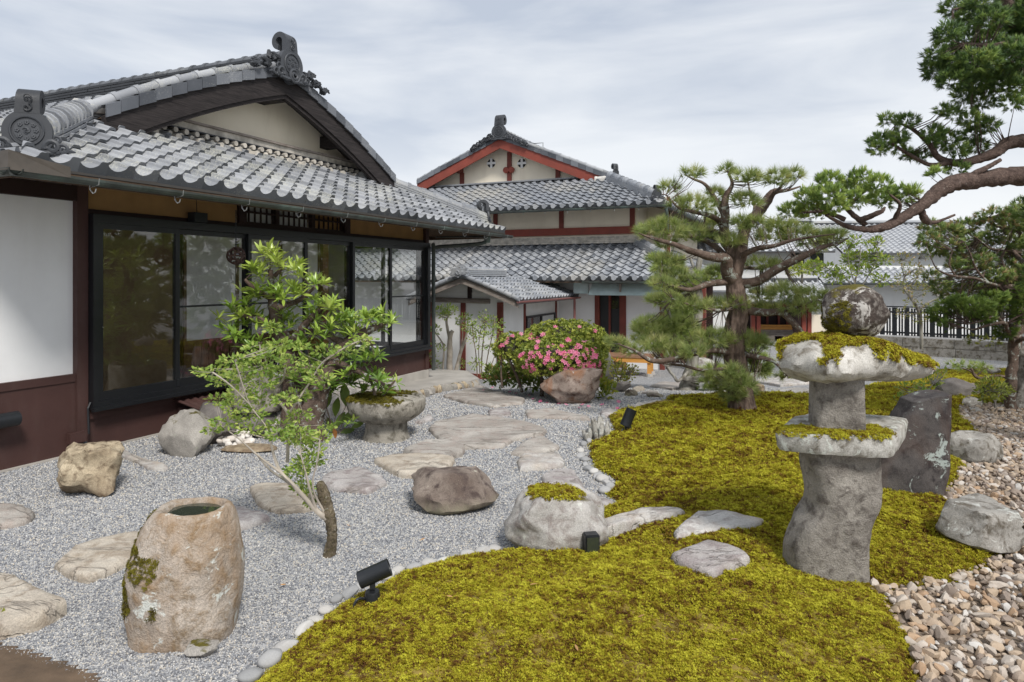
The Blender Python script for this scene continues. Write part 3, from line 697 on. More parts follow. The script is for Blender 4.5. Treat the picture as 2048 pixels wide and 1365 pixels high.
# ridges
ridge(RF, (XC, .30, 4.36), (XC, DEP, 4.36), .34, .32, 7, M['tile_dark'], .085, .25, M['tile_edge'])
ridge(RF, (XL+.30, EY+.30, ZE+.13), (XL+1.55, EY+1.55, ZE+.70), .26, .15, 4, M['tile'], .105, .15, M['tile'])
ridge(RF, (XR-.28, EY+.28, ZE+.13), (XR-1.6, EY+1.6, ZE+.74), .25, .14, 4, M['tile'], .075, .26, M['tile'])
ridge(RF, (XL+1.5, EY+1.60, ZE+.78), (XL+2.35, EY+1.60, ZE+.76), .2, .14, 5, M['tile'], .05, .2, M['mortar'])
ridge(RF, (XR-1.5, EY+1.60, ZE+.78), (XR-2.25, EY+1.60, ZE+.76), .2, .13, 5, M['tile'], .05, .2, M['mortar'])
onigawara(RF, Vector((XC, .24, 4.42)), (0, -1, 0), .215, 1.5)
onigawara(RF, Vector((XL+.26, EY+.26, ZE+.17)), (-1, -1, 0), .165, 1.5)
onigawara(RF, Vector((XR-.26, EY+.26, ZE+.20)), (1, -1, 0), .12, 2.0)
# small scroll below the main ornament
m = MB()
for s_, r in ((0, .11),): m.tube([(XC+.02+p[0], .18, 4.40+p[1]) for p in spiral(.02, r, 2.2, 30)], .020, 6)
m.lathe([(.115, 0), (.115, .08)], 18, m=Matrix.Translation((XC+.02, .29, 4.40)) @ Matrix.Rotation(rad(90), 4, 'X')); m.build('scroll_tile', M['tile_dark'], RF, 40)
for dx, dz in ((.36, -.01), (.50, -.09), (.66, -.14), (-.42, -.05), (-.62, -.10), (-.30, .06)):
    m = MB()
    for k in range(7): m.tube([(XC+dx+R.uniform(-.06, .06), .24+R.uniform(-.03, .05), 4.47+dz), (XC+dx+R.uniform(-.09, .12)*(1 if dx > 0 else -1), .22, 4.50+dz+R.uniform(-.03, .06)), (XC+dx+R.uniform(.02, .14)*(1 if dx > 0 else -1), .21, 4.51+dz+R.uniform(-.05, .05))], [.035, .028, .012], 6)
    m.build('leaf_carving', M['tile_dark'], RF, 50)
m = MB()
for a_, p0, p1 in ((0, (XL+1.48, EY+1.52, ZE+.86), (XL+1.95, EY+1.45, ZE+.90)), (1, (XR-1.50, EY+1.52, ZE+.90), (XR-1.75, EY+1.50, ZE+.92))):
    m.tube([p0, Vector(p0).lerp(Vector(p1), .5)+Vector((0, 0, .02)), p1], [.06, .055, .04], 7, jit=.2)
m.build('mortar_patch', M['mortar'], RF)
# copper gutter, hooks, corner hopper and downpipe
gt = empty('gutter', parent=HA)
def gutter_seg(p, q, r, par, name='gutter_run', mat=None):
    p = Vector(p); q = Vector(q); d = (q-p).normalized(); sd_ = d.cross(Vector((0, 0, 1))).normalized(); v = []; f = []; n = 9
    for c in (p, q):
        for rr in (r, r*.88):
            for k in range(n): a = math.pi+math.pi*k/(n-1); v.append(c+sd_*rr*math.cos(a)+Vector((0, 0, rr*math.sin(a))))
    for k in range(n-1): f += [(k, k+1, 2*n+k+1, 2*n+k), (n+k+1, n+k, 3*n+k, 3*n+k+1)]
    f += [(0, 2*n, 3*n, n), (n-1, 2*n-1, 4*n-1, 3*n-1)]
    return MB().add(v, f).build(name, mat or M['copper'], par)
gutter_seg((XL-.1, EY-.065, ZE-.085), (XR+.12, EY-.065, ZE-.075), .050, gt); gutter_seg((XL-.05, DEP, ZE-.085), (XL-.05, EY-.13, ZE-.085), .050, gt); gutter_seg((XR+.05, EY-.1, ZE-.075), (XR+.05, 6, ZE-.075), .050, gt)
m = MB(); m.add([(XL-.10, EY-.12, ZE-.10), (XL+.34, EY-.12, ZE-.10), (XL+.34, EY-.115, ZE-.02), (XL+.10, EY-.105, ZE+.015), (XL-.08, EY-.09, ZE+.045), (XL-.10, DEP*.05, ZE-.03), (XL-.10, EY+.5, ZE-.10)], [(0, 1, 2, 3, 4), (0, 4, 5, 6)]); m.build('corner_flashing', plain('bronze sheet', (.10, .085, .07), .5, .25, 6, .1, 40, metal=.4), gt)
for i in range(11):
    x = XL+.55+i*.78; m = MB(); m.tube([(x, EY-.02, ZE-.09), (x, EY-.03, ZE-.16), (x+.01, EY-.05, ZE-.19), (x+.015, EY-.07, ZE-.18), (x+.015, EY-.08, ZE-.155)], .005, 5)
    m.tube([(x+.015, EY-.118, ZE-.075), (x+.015, EY-.11, ZE-.125), (x+.01, EY-.03, ZE-.14)], .004, 4); m.build('gutter_hook', M['metal'], gt)
m = MB(); m.tube(smooth_path([(6.72, -.98, 2.42), (6.72, -.95, 2.27), (6.6, -.6, 2.22), (6.42, -.12, 2.18), (6.38, -.10, 2.05), (6.38, -.10, .0)], 5), .035, 9); m.tube([(6.72, -1.0, 2.44), (6.72, -1.0, 2.26)], [.075, .05], 10)
for z in (.5, 1.3): m.tube([(6.38, -.10, z), (6.38, -.10, z+.03)], .042, 9)
m.build('downpipe', M['copper'], gt, 40)
m = MB(); m.tube([(6.3, -.2, 2.36), (7.3, -.95, 2.40)], .012, 6); m.build('rail_rod', M['black'], gt)
# thin things on the facade
m = MB(); m.tube([(.085, -.07, .18), (.085, -.06, .42), (.11, -.06, .47)], .010, 5); m.tube([(.03, -.10, .12), (.04, -.14, .02), (.03, -.20, -.03)], .016, 6); m.build('cable', M['lamp_black'], HA)
m = MB(); m.tube([(.03, -.03, .30), (.02, -.05, .34), (-.01, -.05, .36)], .008, 5)
tag(MB().box(-.10, .055, -.085, -.036, .12, .215).build('junction_box', M['brown'], None, mw=FA.m), 'small brown painted junction box at the foot of the corner post', 'junction box')
# corrugated cover under the second sash
t = thing('corrugated_cover', 'short maroon corrugated sheet sloping out below the window wall', 'metal sheet', FA.m @ Vector((1.05, -.02, .32)), rad(ANG))
v = []; n = 60
for y, z in ((0, .02), (-.38, -.06)):
    for i in range(n+1): v.append((i/n*1.25, y, z+.012*math.sin(i/n*TAU*13)))
v += [(p[0], p[1], p[2]-.006) for p in v]
k = n+1; f = []
for i in range(n): f += [(i, k+i, k+i+1, i+1), (2*k+i, 2*k+i+1, 3*k+i+1, 3*k+i), (k+i, 3*k+i, 3*k+i+1, k+i+1)]
MB().add(v, f).build('sheet', M['brown'], t); MB().box(0, 1.25, -.01, .02, -.03, .01).build('batten', M['brown'], t); MB().box(.05, .09, -.36, -.01, -.34, -.07).box(1.16, 1.2, -.36, -.01, -.34, -.07).build('leg', M['brown_dk'], t)
# floodlight over the window, wall lamp, hanging iron ball
t = thing('floodlight', 'small black floodlight box over the window frame', 'lamp', FA.m @ FA.on(391, 440, 1, -.04), rad(ANG))
MB().box(-.085, .085, -.09, .02, -.03, .075).build('housing', M['lamp_black'], t); MB().box(-.05, .05, -.02, .04, -.06, -.03).build('bracket', M['lamp_black'], t); m = MB(); m.tube([(.02, -.0, .07), (.03, .02, .22), (.05, .04, .33)], .004, 4); m.build('cable', M['lamp_black'], t)
t = thing('wall_lamp', 'black cylindrical spot lamp fixed low on the brown wall at the frame edge', 'lamp', FA.m @ FA.on(8, 837, 1, -.02), rad(ANG))
MB().tube([(-.16, -.10, 0), (.05, -.10, 0), (.055, -.10, 0)], [.062, .062, .055], 18).build('head', M['lamp_black'], t, 40); MB().box(-.08, -.02, -.06, .02, -.03, .03).build('bracket', M['lamp_black'], t)
bp = FA.on(472, 512, 1, -.62)
t = thing('hanging_lantern', 'rusty openwork iron ball hanging on a chain from the eave', 'lantern', FA.m @ bp, rad(ANG))
m = MB(); r = .088
for k in range(14):
    a = k/14; zz = 1-2*(k+.5)/14; th_ = k*2.39996; cdir = Vector((math.cos(th_)*math.sqrt(1-zz*zz), math.sin(th_)*math.sqrt(1-zz*zz), zz)); u_ = cdir.orthogonal().normalized(); v_ = cdir.cross(u_)
    m.tube([cdir*r*.92+(u_*math.cos(q)+v_*math.sin(q))*.040 for q in np.linspace(0, TAU, 13)], .010, 5, False)
m.tube([(r*math.cos(q), r*math.sin(q), 0) for q in np.linspace(0, TAU, 20)], .009, 5, False)
m.lathe([(.001, -.092), (.04, -.088), (.045, -.07), (.03, -.06)], 12); m.lathe([(.03, .07), (.045, .08), (.02, .095), (.001, .10)], 12)
m.build('openwork_ball', plain('rusty iron', (.085, .05, .042), .8, .35, 30), t, 50)
MB().lathe([(.001, -.03), (.028, -.02), (.034, 0), (.028, .02), (.001, .03)], 10).build('bulb', M['screen'], t, 60)
m = MB()
for k in range(15):
    z = .11+k*.026
    lk = [((.008*math.cos(q) if k % 2 else 0), (0 if k % 2 else .008*math.cos(q)), z+.016*math.sin(q)) for q in np.linspace(0, TAU, 9)]
    m.tube(lk, .003, 4, False)
tag(m.build('chain', M['lamp_black'], t), kind=None)
# ---------------------------------------------------------------- the far red-timbered house (frame B: x to the right, y away)
HB = thing('red_timber_house', 'two storey cream house with red oxide bargeboards and two round cross windows', 'house', OA, rad(ANG-90))
def bb(name, mat, *a, par=HB): return MB().box(*a).build(name, mat, par)
GB = -.7
# lower walls
LD = 12.5
bb('wall', M['white'], -7.6, 1.25, LD, LD+.1, GB, 1.7); bb('wall', M['white'], 2.02, 2.98, LD, LD+.1, GB, 1.7); bb('wall', M['brown_dk'], 2.9, 2.98, LD+.1, 14, GB, 1.7); bb('wall', M['brown_dk'], 2.98, 3.9, 14, 14.1, GB, 1.7)
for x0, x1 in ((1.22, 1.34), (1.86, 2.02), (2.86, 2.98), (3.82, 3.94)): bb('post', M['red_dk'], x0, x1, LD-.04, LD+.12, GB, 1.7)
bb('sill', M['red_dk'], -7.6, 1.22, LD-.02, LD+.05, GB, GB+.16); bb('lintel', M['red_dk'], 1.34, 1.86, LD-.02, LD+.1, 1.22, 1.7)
dr = empty('sliding_door', parent=HB)
bb('door_panel', M['black'], 1.34, 1.60, LD+.03, LD+.06, GB+.1, 1.22, par=dr); bb('stile', M['red_dk'], 1.57, 1.62, LD+.0, LD+.07, GB, 1.22, par=dr)
bb('door_panel', M['black'], 1.62, 1.86, LD+.05, LD+.08, GB+.1, .86, par=dr); bb('pane', M['glass'], 1.62, 1.86, LD+.05, LD+.06, .86, 1.22, par=dr); bb('threshold', M['red_dk'], 1.34, 1.86, LD-.05, LD+.1, GB, GB+.1, par=dr)
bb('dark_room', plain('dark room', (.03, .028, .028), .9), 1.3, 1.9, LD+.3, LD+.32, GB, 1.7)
aw = empty('awning', parent=HB)
poly_obj('awning_sheet', [(1.28, 11.72, 1.22), (3.06, 11.72, 1.22), (3.06, 11.86, 1.50), (1.34, 11.86, 1.50)], M['awning'], aw, .015, (0, 1, -.3))
poly_obj('awning_top', [(1.34, 11.86, 1.505), (3.06, 11.86, 1.505), (3.06, LD, 1.62), (1.34, LD, 1.62)], M['graywood'], aw, .015); bb('seam', M['graywood'], 2.05, 2.09, 11.70, 11.87, 1.30, 1.50, par=aw)
# upper walls
UD = 13.6
bb('wall', M['cream'], -7.2, 1.95, UD, UD+.1, 2.4, 3.75); bb('wall', M['cream'], 1.88, 1.98, UD+.1, 24, 2.4, 3.7)
bb('beam', M['red'], -7.2, 2.0, UD-.06, UD, 2.80, 3.0)
for x in (-4.2, -2.15, -.14, 1.84): bb('post', M['red_dk'], x, x+.13, UD-.035, UD+.02, 3.0, 3.75)
bb('rear_wall', M['cream'], 1.98, 2.62, 15.0, 15.1, 1.5, 3.9); bb('post', M['red_dk'], 2.55, 2.63, 14.94, 15.0, 1.5, 3.9); bb('beam', M['red'], 1.98, 2.6, 14.95, 15.0, 2.85, 3.05)
RB = empty('roof', parent=HB)
# upper hip and gable
uL, uR, uE, uY = -7.5, 2.94, 3.47, 12.6; uS = .47; uG = 2.15; uC = -2.5
def zmb(d): return 5.88-.40*d-.004*d*d
poly_obj('roof_bed', [(uL, uY, uE-.02), (uR, uY, uE-.02), (uR-2.08, uY+2.08, uE+uS*2.08-.02), (uL+2.08, uY+2.08, uE+uS*2.08-.02)], M['tile_under'], RB, .03)
def usd(u): return uS*u if u < 1.9 else zmb(5.44-u)-uE
for sg in (-1, 1):
    A = []; B_ = []
    for u in (0, 1, 1.95, 2.8, 3.8, 5.44):
        x = uL+u*5/5.44 if sg < 0 else uR-u; A.append(Vector((x, uY+u if u < 1.9 else 14.9, uE+usd(u)-.025))); B_.append(Vector((x, 29, uE+usd(u)-.025)))
    m = MB(); m.strip(A, B_) if sg > 0 else m.strip(B_, A); m.build('roof_bed', M['tile_under'], RB)
poly_obj('soffit', [(uL, uY, uE-.06), (uL+1.1, UD, uE+.25), (uR-1.0, UD, uE+.25), (uR, uY, uE-.06)], M['soffit'], RB, .02); poly_obj('soffit', [(uR, uY, uE-.06), (uR-1, UD, uE+.25), (uR-1, 28, uE+.25), (uR, 28, uE-.06)], M['soffit'], RB, .02)
TB = Tiles(RB, FB, .25, .225, .032, M['tile_far'])
hL = Vector((uL, uY, 0)); hR = Vector((uR, uY, 0))
TB.slope((uL, uY-.02, uE+.015), (1, 0, 0), uR-uL, lambda u: uS*u, (0, 1, 0), 10, [(hL, Vector((s2, -s2, 0))), (hR, Vector((-s2, -s2, 0)))], 1)
TB.slope((uR, uY, uE+.015), (0, 1, 0), 9, lambda u: uS*u, (-1, 0, 0), 9, [(hR, Vector((s2, s2, 0)))], .3)
TB.slope((uR-1.85, uY+2, uE+.015), (0, 1, 0), 12, lambda u: usd(u+1.85), (-1, 0, 0), 16, [(Vector((0, 15.05, 0)), Vector((0, 1, 0)))], .3, eave=False)
# lower skirt roof
lL, lR, lE, lY = -7.6, 3.95, 1.60, 11.6
poly_obj('roof_bed', [(lL, lY, lE-.02), (lR, lY, lE-.02), (lR-2, lY+2, lE+.96-.02), (lL, lY+2, lE+.96-.02)], M['tile_under'], RB, .03)
poly_obj('roof_bed', [(lR, lY, lE-.02), (lR, 20, lE-.02), (lR-2, 20, lE+.94), (lR-2, lY+2, lE+.94)], M['tile_under'], RB, .03)
poly_obj('soffit', [(lL, lY, lE-.06), (lL, LD, lE+.1), (lR-.1, LD, lE+.1), (lR, lY, lE-.06)], M['soffit'], RB, .02)
TB.slope((lL, lY-.02, lE+.015), (1, 0, 0), lR-lL, lambda u: .48*u, (0, 1, 0), 10, [(Vector((lR, lY, 0)), Vector((-s2, -s2, 0)))], 1.2)
TB.slope((lR, lY, lE+.015), (0, 1, 0), 6, lambda u: .48*u, (-1, 0, 0), 10, [(Vector((lR, lY, 0)), Vector((s2, s2, 0)))], .3)
TB.finish(300)
# round end discs along both eaves
def discs(x0, x1, y, z, step, name='round_eave_tile'):
    m = MB().lathe([(.02, 0), (.058, .0), (.062, .012), (.062, .05)], 12, m=Matrix.Rotation(rad(90), 4, 'X')); me = m.mesh(name, M['tile_far'], 40); n = int((x1-x0)/step)
    for i in range(n+1): put(name, me, RB, Matrix.Translation((x0+i*step+step*.86, y, z)))
discs(uL+2.6, uR-.35, uY-.015, uE+.035, .25); discs(lL+2.6, lR-.3, lY-.015, lE+.035, .25)
# gable
b = MB(); ds = np.linspace(-3.4, 3.7, 31); GWB = 15.25
b.strip([Vector((uC+d, GWB, 4.2)) for d in ds], [Vector((uC+d, GWB, max(4.21, zmb(abs(d))-.04))) for d in ds]); b.build('gable_wall', M['cream'], HB)
bargeset(RB, uC, 3.5, lambda d: zmb(d)+.12, 14.75, .5, .30, (M['red'], M['red'], M['verge'], M['tile']), tw=.23, th=.14, seg=12, inner=False, hl=2.95, hr=3.5)
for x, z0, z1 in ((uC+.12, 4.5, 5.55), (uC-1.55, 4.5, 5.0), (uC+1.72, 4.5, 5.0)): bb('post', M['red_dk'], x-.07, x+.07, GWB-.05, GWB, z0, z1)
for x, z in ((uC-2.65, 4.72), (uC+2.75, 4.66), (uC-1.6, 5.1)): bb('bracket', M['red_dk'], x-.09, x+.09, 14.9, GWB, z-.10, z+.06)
t_ = MB()
for dx in (-.09, .09): t_.lathe([(.10, 0), (.10, .05), (.05, .07)], 10, m=Matrix.Translation((uC+.12+dx, GWB-.055, 4.98)) @ Matrix.Rotation(rad(90), 4, 'X'))
t_.build('boss', M['red'], HB, 40)
dk_ = plain('vent shadow', (.02, .02, .022), .9)
for px in (983, 1044):
    p = FB.on(px, 327, 1, GWB); w = empty('round_window', p, parent=HB); q = .155
    rg = MB(); rg.tube([(q*math.cos(a), -.0, q*math.sin(a)) for a in np.linspace(0, TAU, 25)], .018, 6, False); rg.build('frame', M['cream'], w, 50)
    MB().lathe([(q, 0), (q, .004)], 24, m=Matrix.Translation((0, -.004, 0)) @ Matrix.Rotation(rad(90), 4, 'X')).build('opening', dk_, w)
    MB().box(-.035, .035, -.03, -.009, -q, q).box(-q, -.0355, -.029, -.009, -.035, .035).box(.0355, q, -.029, -.009, -.035, .035).build('cross', M['white'], w)
# band of pierced tiles below the gable, mortar fillet above the lower roof
lb = empty('lattice_band', parent=RB); g = MB(); c = MB()
for i in range(46):
    x = uC-3.2+i*.14
    for k in range(3): c.tube([(x+(.07 if k % 2 else 0), GWB-.22, 4.455+k*.04), (x+(.07 if k % 2 else 0), GWB-.12, 4.455+k*.04)], .020, 6)
for z in (4.40, 4.43, 4.575, 4.60): g.box(uC-3.3, uC+3.3, GWB-.26, GWB-.02, z-.008, z+.010)
tag(c.build('bead_tile', M['tile_far'], lb), kind='stuff'); g.build('flat_course', M['tile_far'], lb); MB().box(uC-3.25, uC+3.25, GWB-.10, GWB-.01, 4.38, 4.6).build('dark_backing', M['tile_under'], lb)
fl = empty('fillet', parent=RB); k_ = MB()
for j in range(4):
    x = -7.4
    while x < 1.95: e = x+R.uniform(.22, .34); k_.box(x, e-.006, UD-.20+.03*j-R.uniform(0, .015), UD-.001, 2.555+.05*j, 2.60+.05*j); x = e
k_.build('flat_course', M['lime'], fl)
# ridges and ornaments
ridge(RB, (uC, 14.8, 5.82), (uC, 28, 5.82), .36, .34, 7, M['tile_dark'], .085, .26, M['tile'])
ridge(RB, (uR-.3, uY+.3, uE+.13), (uR-1.95, uY+1.95, uE+.90), .28, .18, 5, M['tile_far'], .10, .22, M['tile_far'])
ridge(RB, (lR-.3, lY+.3, lE+.13), (lR-1.9, lY+1.9, lE+.92), .26, .14, 4, M['tile_far'], .08, .24, M['tile_far'])
ridge(RB, (uR-1.62, uY+1.95, uE+.86), (uR-2.35, uY+1.95, uE+.86), .22, .13, 4, M['mortar'], .06, .24, M['mortar'])
onigawara(RB, Vector((uC, 14.72, 5.95)), (0, -1, 0), .24, 1.75, True, M['tile_dark'])
onigawara(RB, Vector((uR-.22, uY+.22, uE+.18)), (1, -1, 0), .13, 1.2, False, M['tile_dark'])
onigawara(RB, Vector((uR-1.80, uY+2.15, uE+1.10)), (1, -1, 0), .10, 2.2, False, M['tile_dark'], False)
for sg in (-1, 1):
    m = MB()
    for k in range(12):
        x = uC+sg*(.30+k*.055); z = 6.0-.030*k
        sp = spiral(.01, .07+.02*R.random(), 1.1, 9, R.uniform(0, 6)); m.tube([(x+p[0], 14.70-R.uniform(0, .05), z+p[1]-.05) for p in sp], .028, 5)
    m.build('cloud_scroll', M['tile_dark'], RB, 50)
# snow guard rods on the ridge, gutters
for y, hgt in ((17, .52), (21.5, .45)):
    m = MB(); m.tube([(uC+.55, y, 5.6), (uC+.55, y, 5.6+hgt), (uC+.15, y, 5.6+hgt)], .018, 5); m.build('lightning_rod', M['metal'], RB)
gt = empty('gutter', parent=HB)
gutter_seg((uL, uY-.08, uE-.05), (uR+.1, uY-.08, uE-.05), .055, gt); gutter_seg((1.2, lY-.08, lE-.05), (lR+.1, lY-.08, lE-.05), .055, gt); gutter_seg((uR+.06, uY-.1, uE-.05), (uR+.06, 20, uE-.05), .055, gt)
MB().tube(smooth_path([(uR+.05, uY-.05, uE-.08), (uR+.02, uY+.3, uE-.4), (uR-.5, 15.5, uE-.7), (uR-.6, 15.5, 1.9)], 4), .04, 7).build('downpipe', M['copper'], gt, 40)
for i in range(7): x = -1.4+i*.62; m = MB(); m.tube([(x, uY-.03, uE-.06), (x, uY-.05, uE-.15), (x+.02, uY-.1, uE-.14)], .008, 4); m.build('gutter_hook', M['metal'], gt)
MB().box(.85, 1.22, 11.9, 12.0, 1.25, 1.52).build('flashing', M['awning'], HB)

# ---------------------------------------------------------------- annex: small gabled shed joined between the houses
HX = thing('white_annex', 'small low white annex with red posts, tucked between the two houses', 'shed', OA, rad(ANG-90))
def ba(name, mat, *a, par=HX): return MB().box(*a).build(name, mat, par)
aC, aH = -.49, 1.28; aV = 8.47; aW = 8.92; GA = -.75
def za(d): return 1.66-.335*d-.03*d*d
ba('wall', M['white_stain'], -1.48, .26, aW, aW+.08, GA, 1.60 if False else 1.32); ba('wall', M['white_stain'], .18, .26, aW+.08, 12.45, GA, 1.30)
m = MB(); ds = np.linspace(-.78, .75, 9); m.strip([Vector((aC+d, aW+.02, 1.2)) for d in ds], [Vector((aC+d, aW+.02, za(abs(d))-.06)) for d in ds]); m.build('gable_wall', M['white_stain'], HX)
for x in (-1.50, -.70, .17): ba('post', M['red_dk'], x, x+.11, aW-.035, aW+.06, GA, 1.12)
ba('post', M['brown_dk'], aC-.05, aC+.05, aW-.02, aW+.01, 1.20, 1.55)
ba('sill', M['red'], -1.5, .26, aW-.03, aW+.02, -.62, -.42); MB().tube([(-1.62, aW-.04, 1.16), (.0, aW-.04, 1.14)], .055, 9).build('log_beam', M['graywood'], HX, 40)
def ax(px): return FB.on(px, 600, 0, .26)[1]
for px in (1047, 1110, 1138): y = ax(px); ba('post', M['red_dk'], .24, .285, y, y+.09, GA, 1.25)
yw0, yw1 = ax(1051), ax(1109); aw_ = empty('window', parent=HX); zt_ = 1.65-78/1365*15.6
MB().box(.25, .30, yw0, yw1, .0, .045).box(.25, .30, yw0, yw1, zt_-.045, zt_).box(.25, .30, yw0, yw0+.05, .045, zt_-.045).box(.25, .30, yw1-.05, yw1, .045, zt_-.045).box(.25, .295, (yw0+yw1)/2-.03, (yw0+yw1)/2+.03, .045, zt_-.045).build('frame', M['black'], aw_)
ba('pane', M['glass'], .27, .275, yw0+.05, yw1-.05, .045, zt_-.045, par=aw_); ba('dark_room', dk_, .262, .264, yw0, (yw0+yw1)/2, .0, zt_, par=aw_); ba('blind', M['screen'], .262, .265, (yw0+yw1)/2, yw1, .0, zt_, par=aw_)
ba('sill', M['red'], .24, .29, aW+.1, 12.4, -.55, -.40)
RX = empty('roof', parent=HX); TX = Tiles(RX, FB, .19, .19, .026, M['tile_far'])
aE = aC+aH; aS = aC-aH
def zx(u): return za(max(0, aH-u))-za(aH)
for sg in (-1, 1):
    m = MB(); A = [Vector((aC+sg*d, aV+.02, za(d)-.03)) for d in (0, .4, .8, aH)]; B_ = [p+Vector((0, 4.1, 0)) for p in A]
    (m.strip(B_, A) if sg > 0 else m.strip(A, B_)); m.build('roof_bed', M['graywood'], RX)
TX.slope((aE, aV+.02, za(aH)), (0, 1, 0), 4.0, zx, (-1, 0, 0), 7, (), 1); TX.slope((aS, aV+4.0, za(aH)), (0, -1, 0), 4.0, zx, (1, 0, 0), 7, (), .4)
TX.finish(300)
for sg in (-1, 1):
    for d0 in np.arange(.02, aH, .165):
        z0, z1 = za(d0)+.02, za(d0+.165)+.02
        MB().tube([(aC+sg*d0, aV+.045, z0+.02), (aC+sg*(d0+.155), aV+.045, z1+.028), (aC+sg*(d0+.16), aV+.045, z1+.028)], [.048, .056, .045], 9).build('verge_tile', M['tile_far'], RX, 40)
    m = MB(); A = [Vector((aC+sg*d, aV+.04, za(d)-.02)) for d in (0, .3, .6, .9, aH+.02)]; Bq = [p-Vector((0, 0, .12)) for p in A]; k = len(A)
    v = [p+Vector((0, y, 0)) for y in (0, .05) for p in A+Bq]; f = []
    for i in range(k-1): f += [(i, i+1, k+i+1, k+i), (2*k+i+1, 2*k+i, 3*k+i, 3*k+i+1), (i+1, i, 2*k+i, 2*k+i+1), (k+i, k+i+1, 3*k+i+1, 3*k+i)]
    f += [(0, k, 3*k, 2*k), (k-1, 3*k-1, 4*k-1, 2*k-1)]
    m.add(v, f).build('bargeboard', M['graywood'], RX)
ridge(RX, (aC, aV+.12, za(0)+.02), (aC, aV+2.15, za(0)+.02), .24, .15, 4, M['tile_far'], .052, .20, M['tile_far'])
onigawara(RX, Vector((aC, aV+.08, za(0)+.03)), (0, -1, 0), .15, 0, False, M['tile_far'])
m = MB()
for k in range(16): m.tube([(aC+p[0], aV-.10, za(0)+.10+p[1]) for p in spiral(.01, .04+.02*R.random(), 1.2, 8, R.uniform(0, 6))] if k == 0 else [(aC+R.uniform(-.2, .2)+p[0], aV-.07, za(0)+.02+R.uniform(0, .16)+p[1]) for p in spiral(.01, .045, 1.1, 8, R.uniform(0, 6))], .014, 5)
m.build('relief', M['tile_far'], RX, 50)
MB().tube([(aC, aV+2.15, za(0)+.02), (aC, aV+2.2, za(0)+.18)], [.09, .07], 8).build('mortar_end', M['mortar'], RX)
ga = empty('gutter', parent=HX)
gutter_seg((aE+.05, aV, za(aH)-.02), (aE+.05, 12.4, za(aH)-.03), .042, ga, 'gutter_run', M['pipe_red']); MB().tube([(aE+.05, 12.0, za(aH)-.05), (aE+.05, 12.0, GA)], .032, 8).build('downpipe', M['pipe_red'], ga, 40)

# ---------------------------------------------------------------- farther buildings to the right
def far_house(name, label, cat, o, rz, w, d, gz, eave, rise, wallm, over=.5, tl=.27, posts=(), ridge_=True, wall_split=None):
    """plain tiled gable house with its long eave towards the camera, o = middle of the front wall"""
    t = thing(name, label, cat, o, rad(rz)); fr = Frame(o, rz)
    if wallm: MB().box(-w/2, w/2, 0, d, gz, eave).build('wall', wallm, t)
    rf = empty('roof', parent=t); run = d/2+over; s_ = rise/run
    for sg, y0, y1 in ((1, -over, d/2), (-1, d+over, d/2)):
        poly_obj('roof_bed', [(-w/2-.3, y0, eave-.03), (w/2+.3, y0, eave-.03), (w/2+.3, y1, eave+rise-.03), (-w/2-.3, y1, eave+rise-.03)][::sg], M['tile_under'], rf, .04)
    T = Tiles(rf, fr, tl, tl*.9, .02, M['tile_pale'], M['pale_edge']); c = 1/math.sqrt(1+s_*s_)
    T.slope((-w/2-.3, -over-.02, eave+.01), (1, 0, 0), w+.6, lambda u: s_*u, (0, 1, 0), int(run/(tl*.9*c)), (), 1)
    T.finish(0)
    MB().tube([(-w/2-.3, d/2, eave+rise+.08), (w/2+.3, d/2, eave+rise+.08)], .10, 8).build('ridge_tile', M['tile_far'], rf); MB().box(-w/2-.25, w/2+.25, d/2-.14, d/2+.14, eave+rise-.06, eave+rise+.06).build('ridge_course', M['tile_dark'], rf)
    gs = MB()
    for x in (-w/2, w/2): gs.add([(x, 0, eave), (x, d, eave), (x, d/2, eave+rise-.05)], [(0, 1, 2)])
    if wallm: gs.build('gable_wall', wallm, t)
    return t
Y0 = 31.
fh = far_house('storehouse', 'pale storehouse far behind the lantern with a broad light grey tiled roof', 'storehouse', (at(1860, 555, Y0).x, Y0, 0), -4, 7.6, 6.0, -.7, 2.75, 1.55, M['white_stain'], .6)
MB().box(-3.8, 3.8, -.03, 0, .9, 2.0).build('plank_siding', M['screen'], fh)
Y0 = 26.
fp = thing('lower_wing', 'white walled low wing with a grey tiled lean-to roof in front of the storehouse', 'building', (at(1830, 555, Y0).x, Y0, 0), rad(-4))
MB().box(-3.2, 4.5, 1.0, 1.2, -.7, 2.1).build('wall', M['white_stain'], fp); rf = empty('roof', parent=fp); T = Tiles(rf, Frame(fp.location, -4), .27, .24, .02, M['tile_pale'], M['pale_edge'])
poly_obj('roof_bed', [(-3.5, -.2, 1.42), (4.6, -.2, 1.42), (4.6, 1.1, 2.02), (-3.5, 1.1, 2.02)], M['tile_under'], rf, .04); T.slope((-3.5, -.22, 1.46), (1, 0, 0), 8.1, lambda u: .46*u, (0, 1, 0), 6); T.finish(0)
MB().box(-3.0, 4.4, .5, .6, -.7, 1.55).build('wall', M['white'], fp); gutter_seg((-3.5, -.28, 1.42), (4.6, -.28, 1.42), .06, fp); MB().box(-3.2, 4.4, .98, 1.0, 1.7, 2.0).build('plank_siding', M['screen'], fp)
Y0 = 28.
f3 = far_house('long_house', 'grey tiled house with dark windows under its eaves, seen behind the pine crown', 'house', (at(1480, 555, Y0).x, Y0, 0), -8, 6.4, 5.0, -.7, 2.7, 1.35, M['white_stain'], .6)
for x in (2.0, 2.75): MB().box(x, x+.5, -.03, 0, 2.2, 2.62).build('window', M['black'], f3)
MB().box(-2.8, 1.6, -.5, 0, 1.05, 1.12).build('ledge', M['tile_far'], f3)
MB().box(1.9, 3.2, -.02, -.0, 2.15, 2.2).build('rail', M['graywood'], f3)
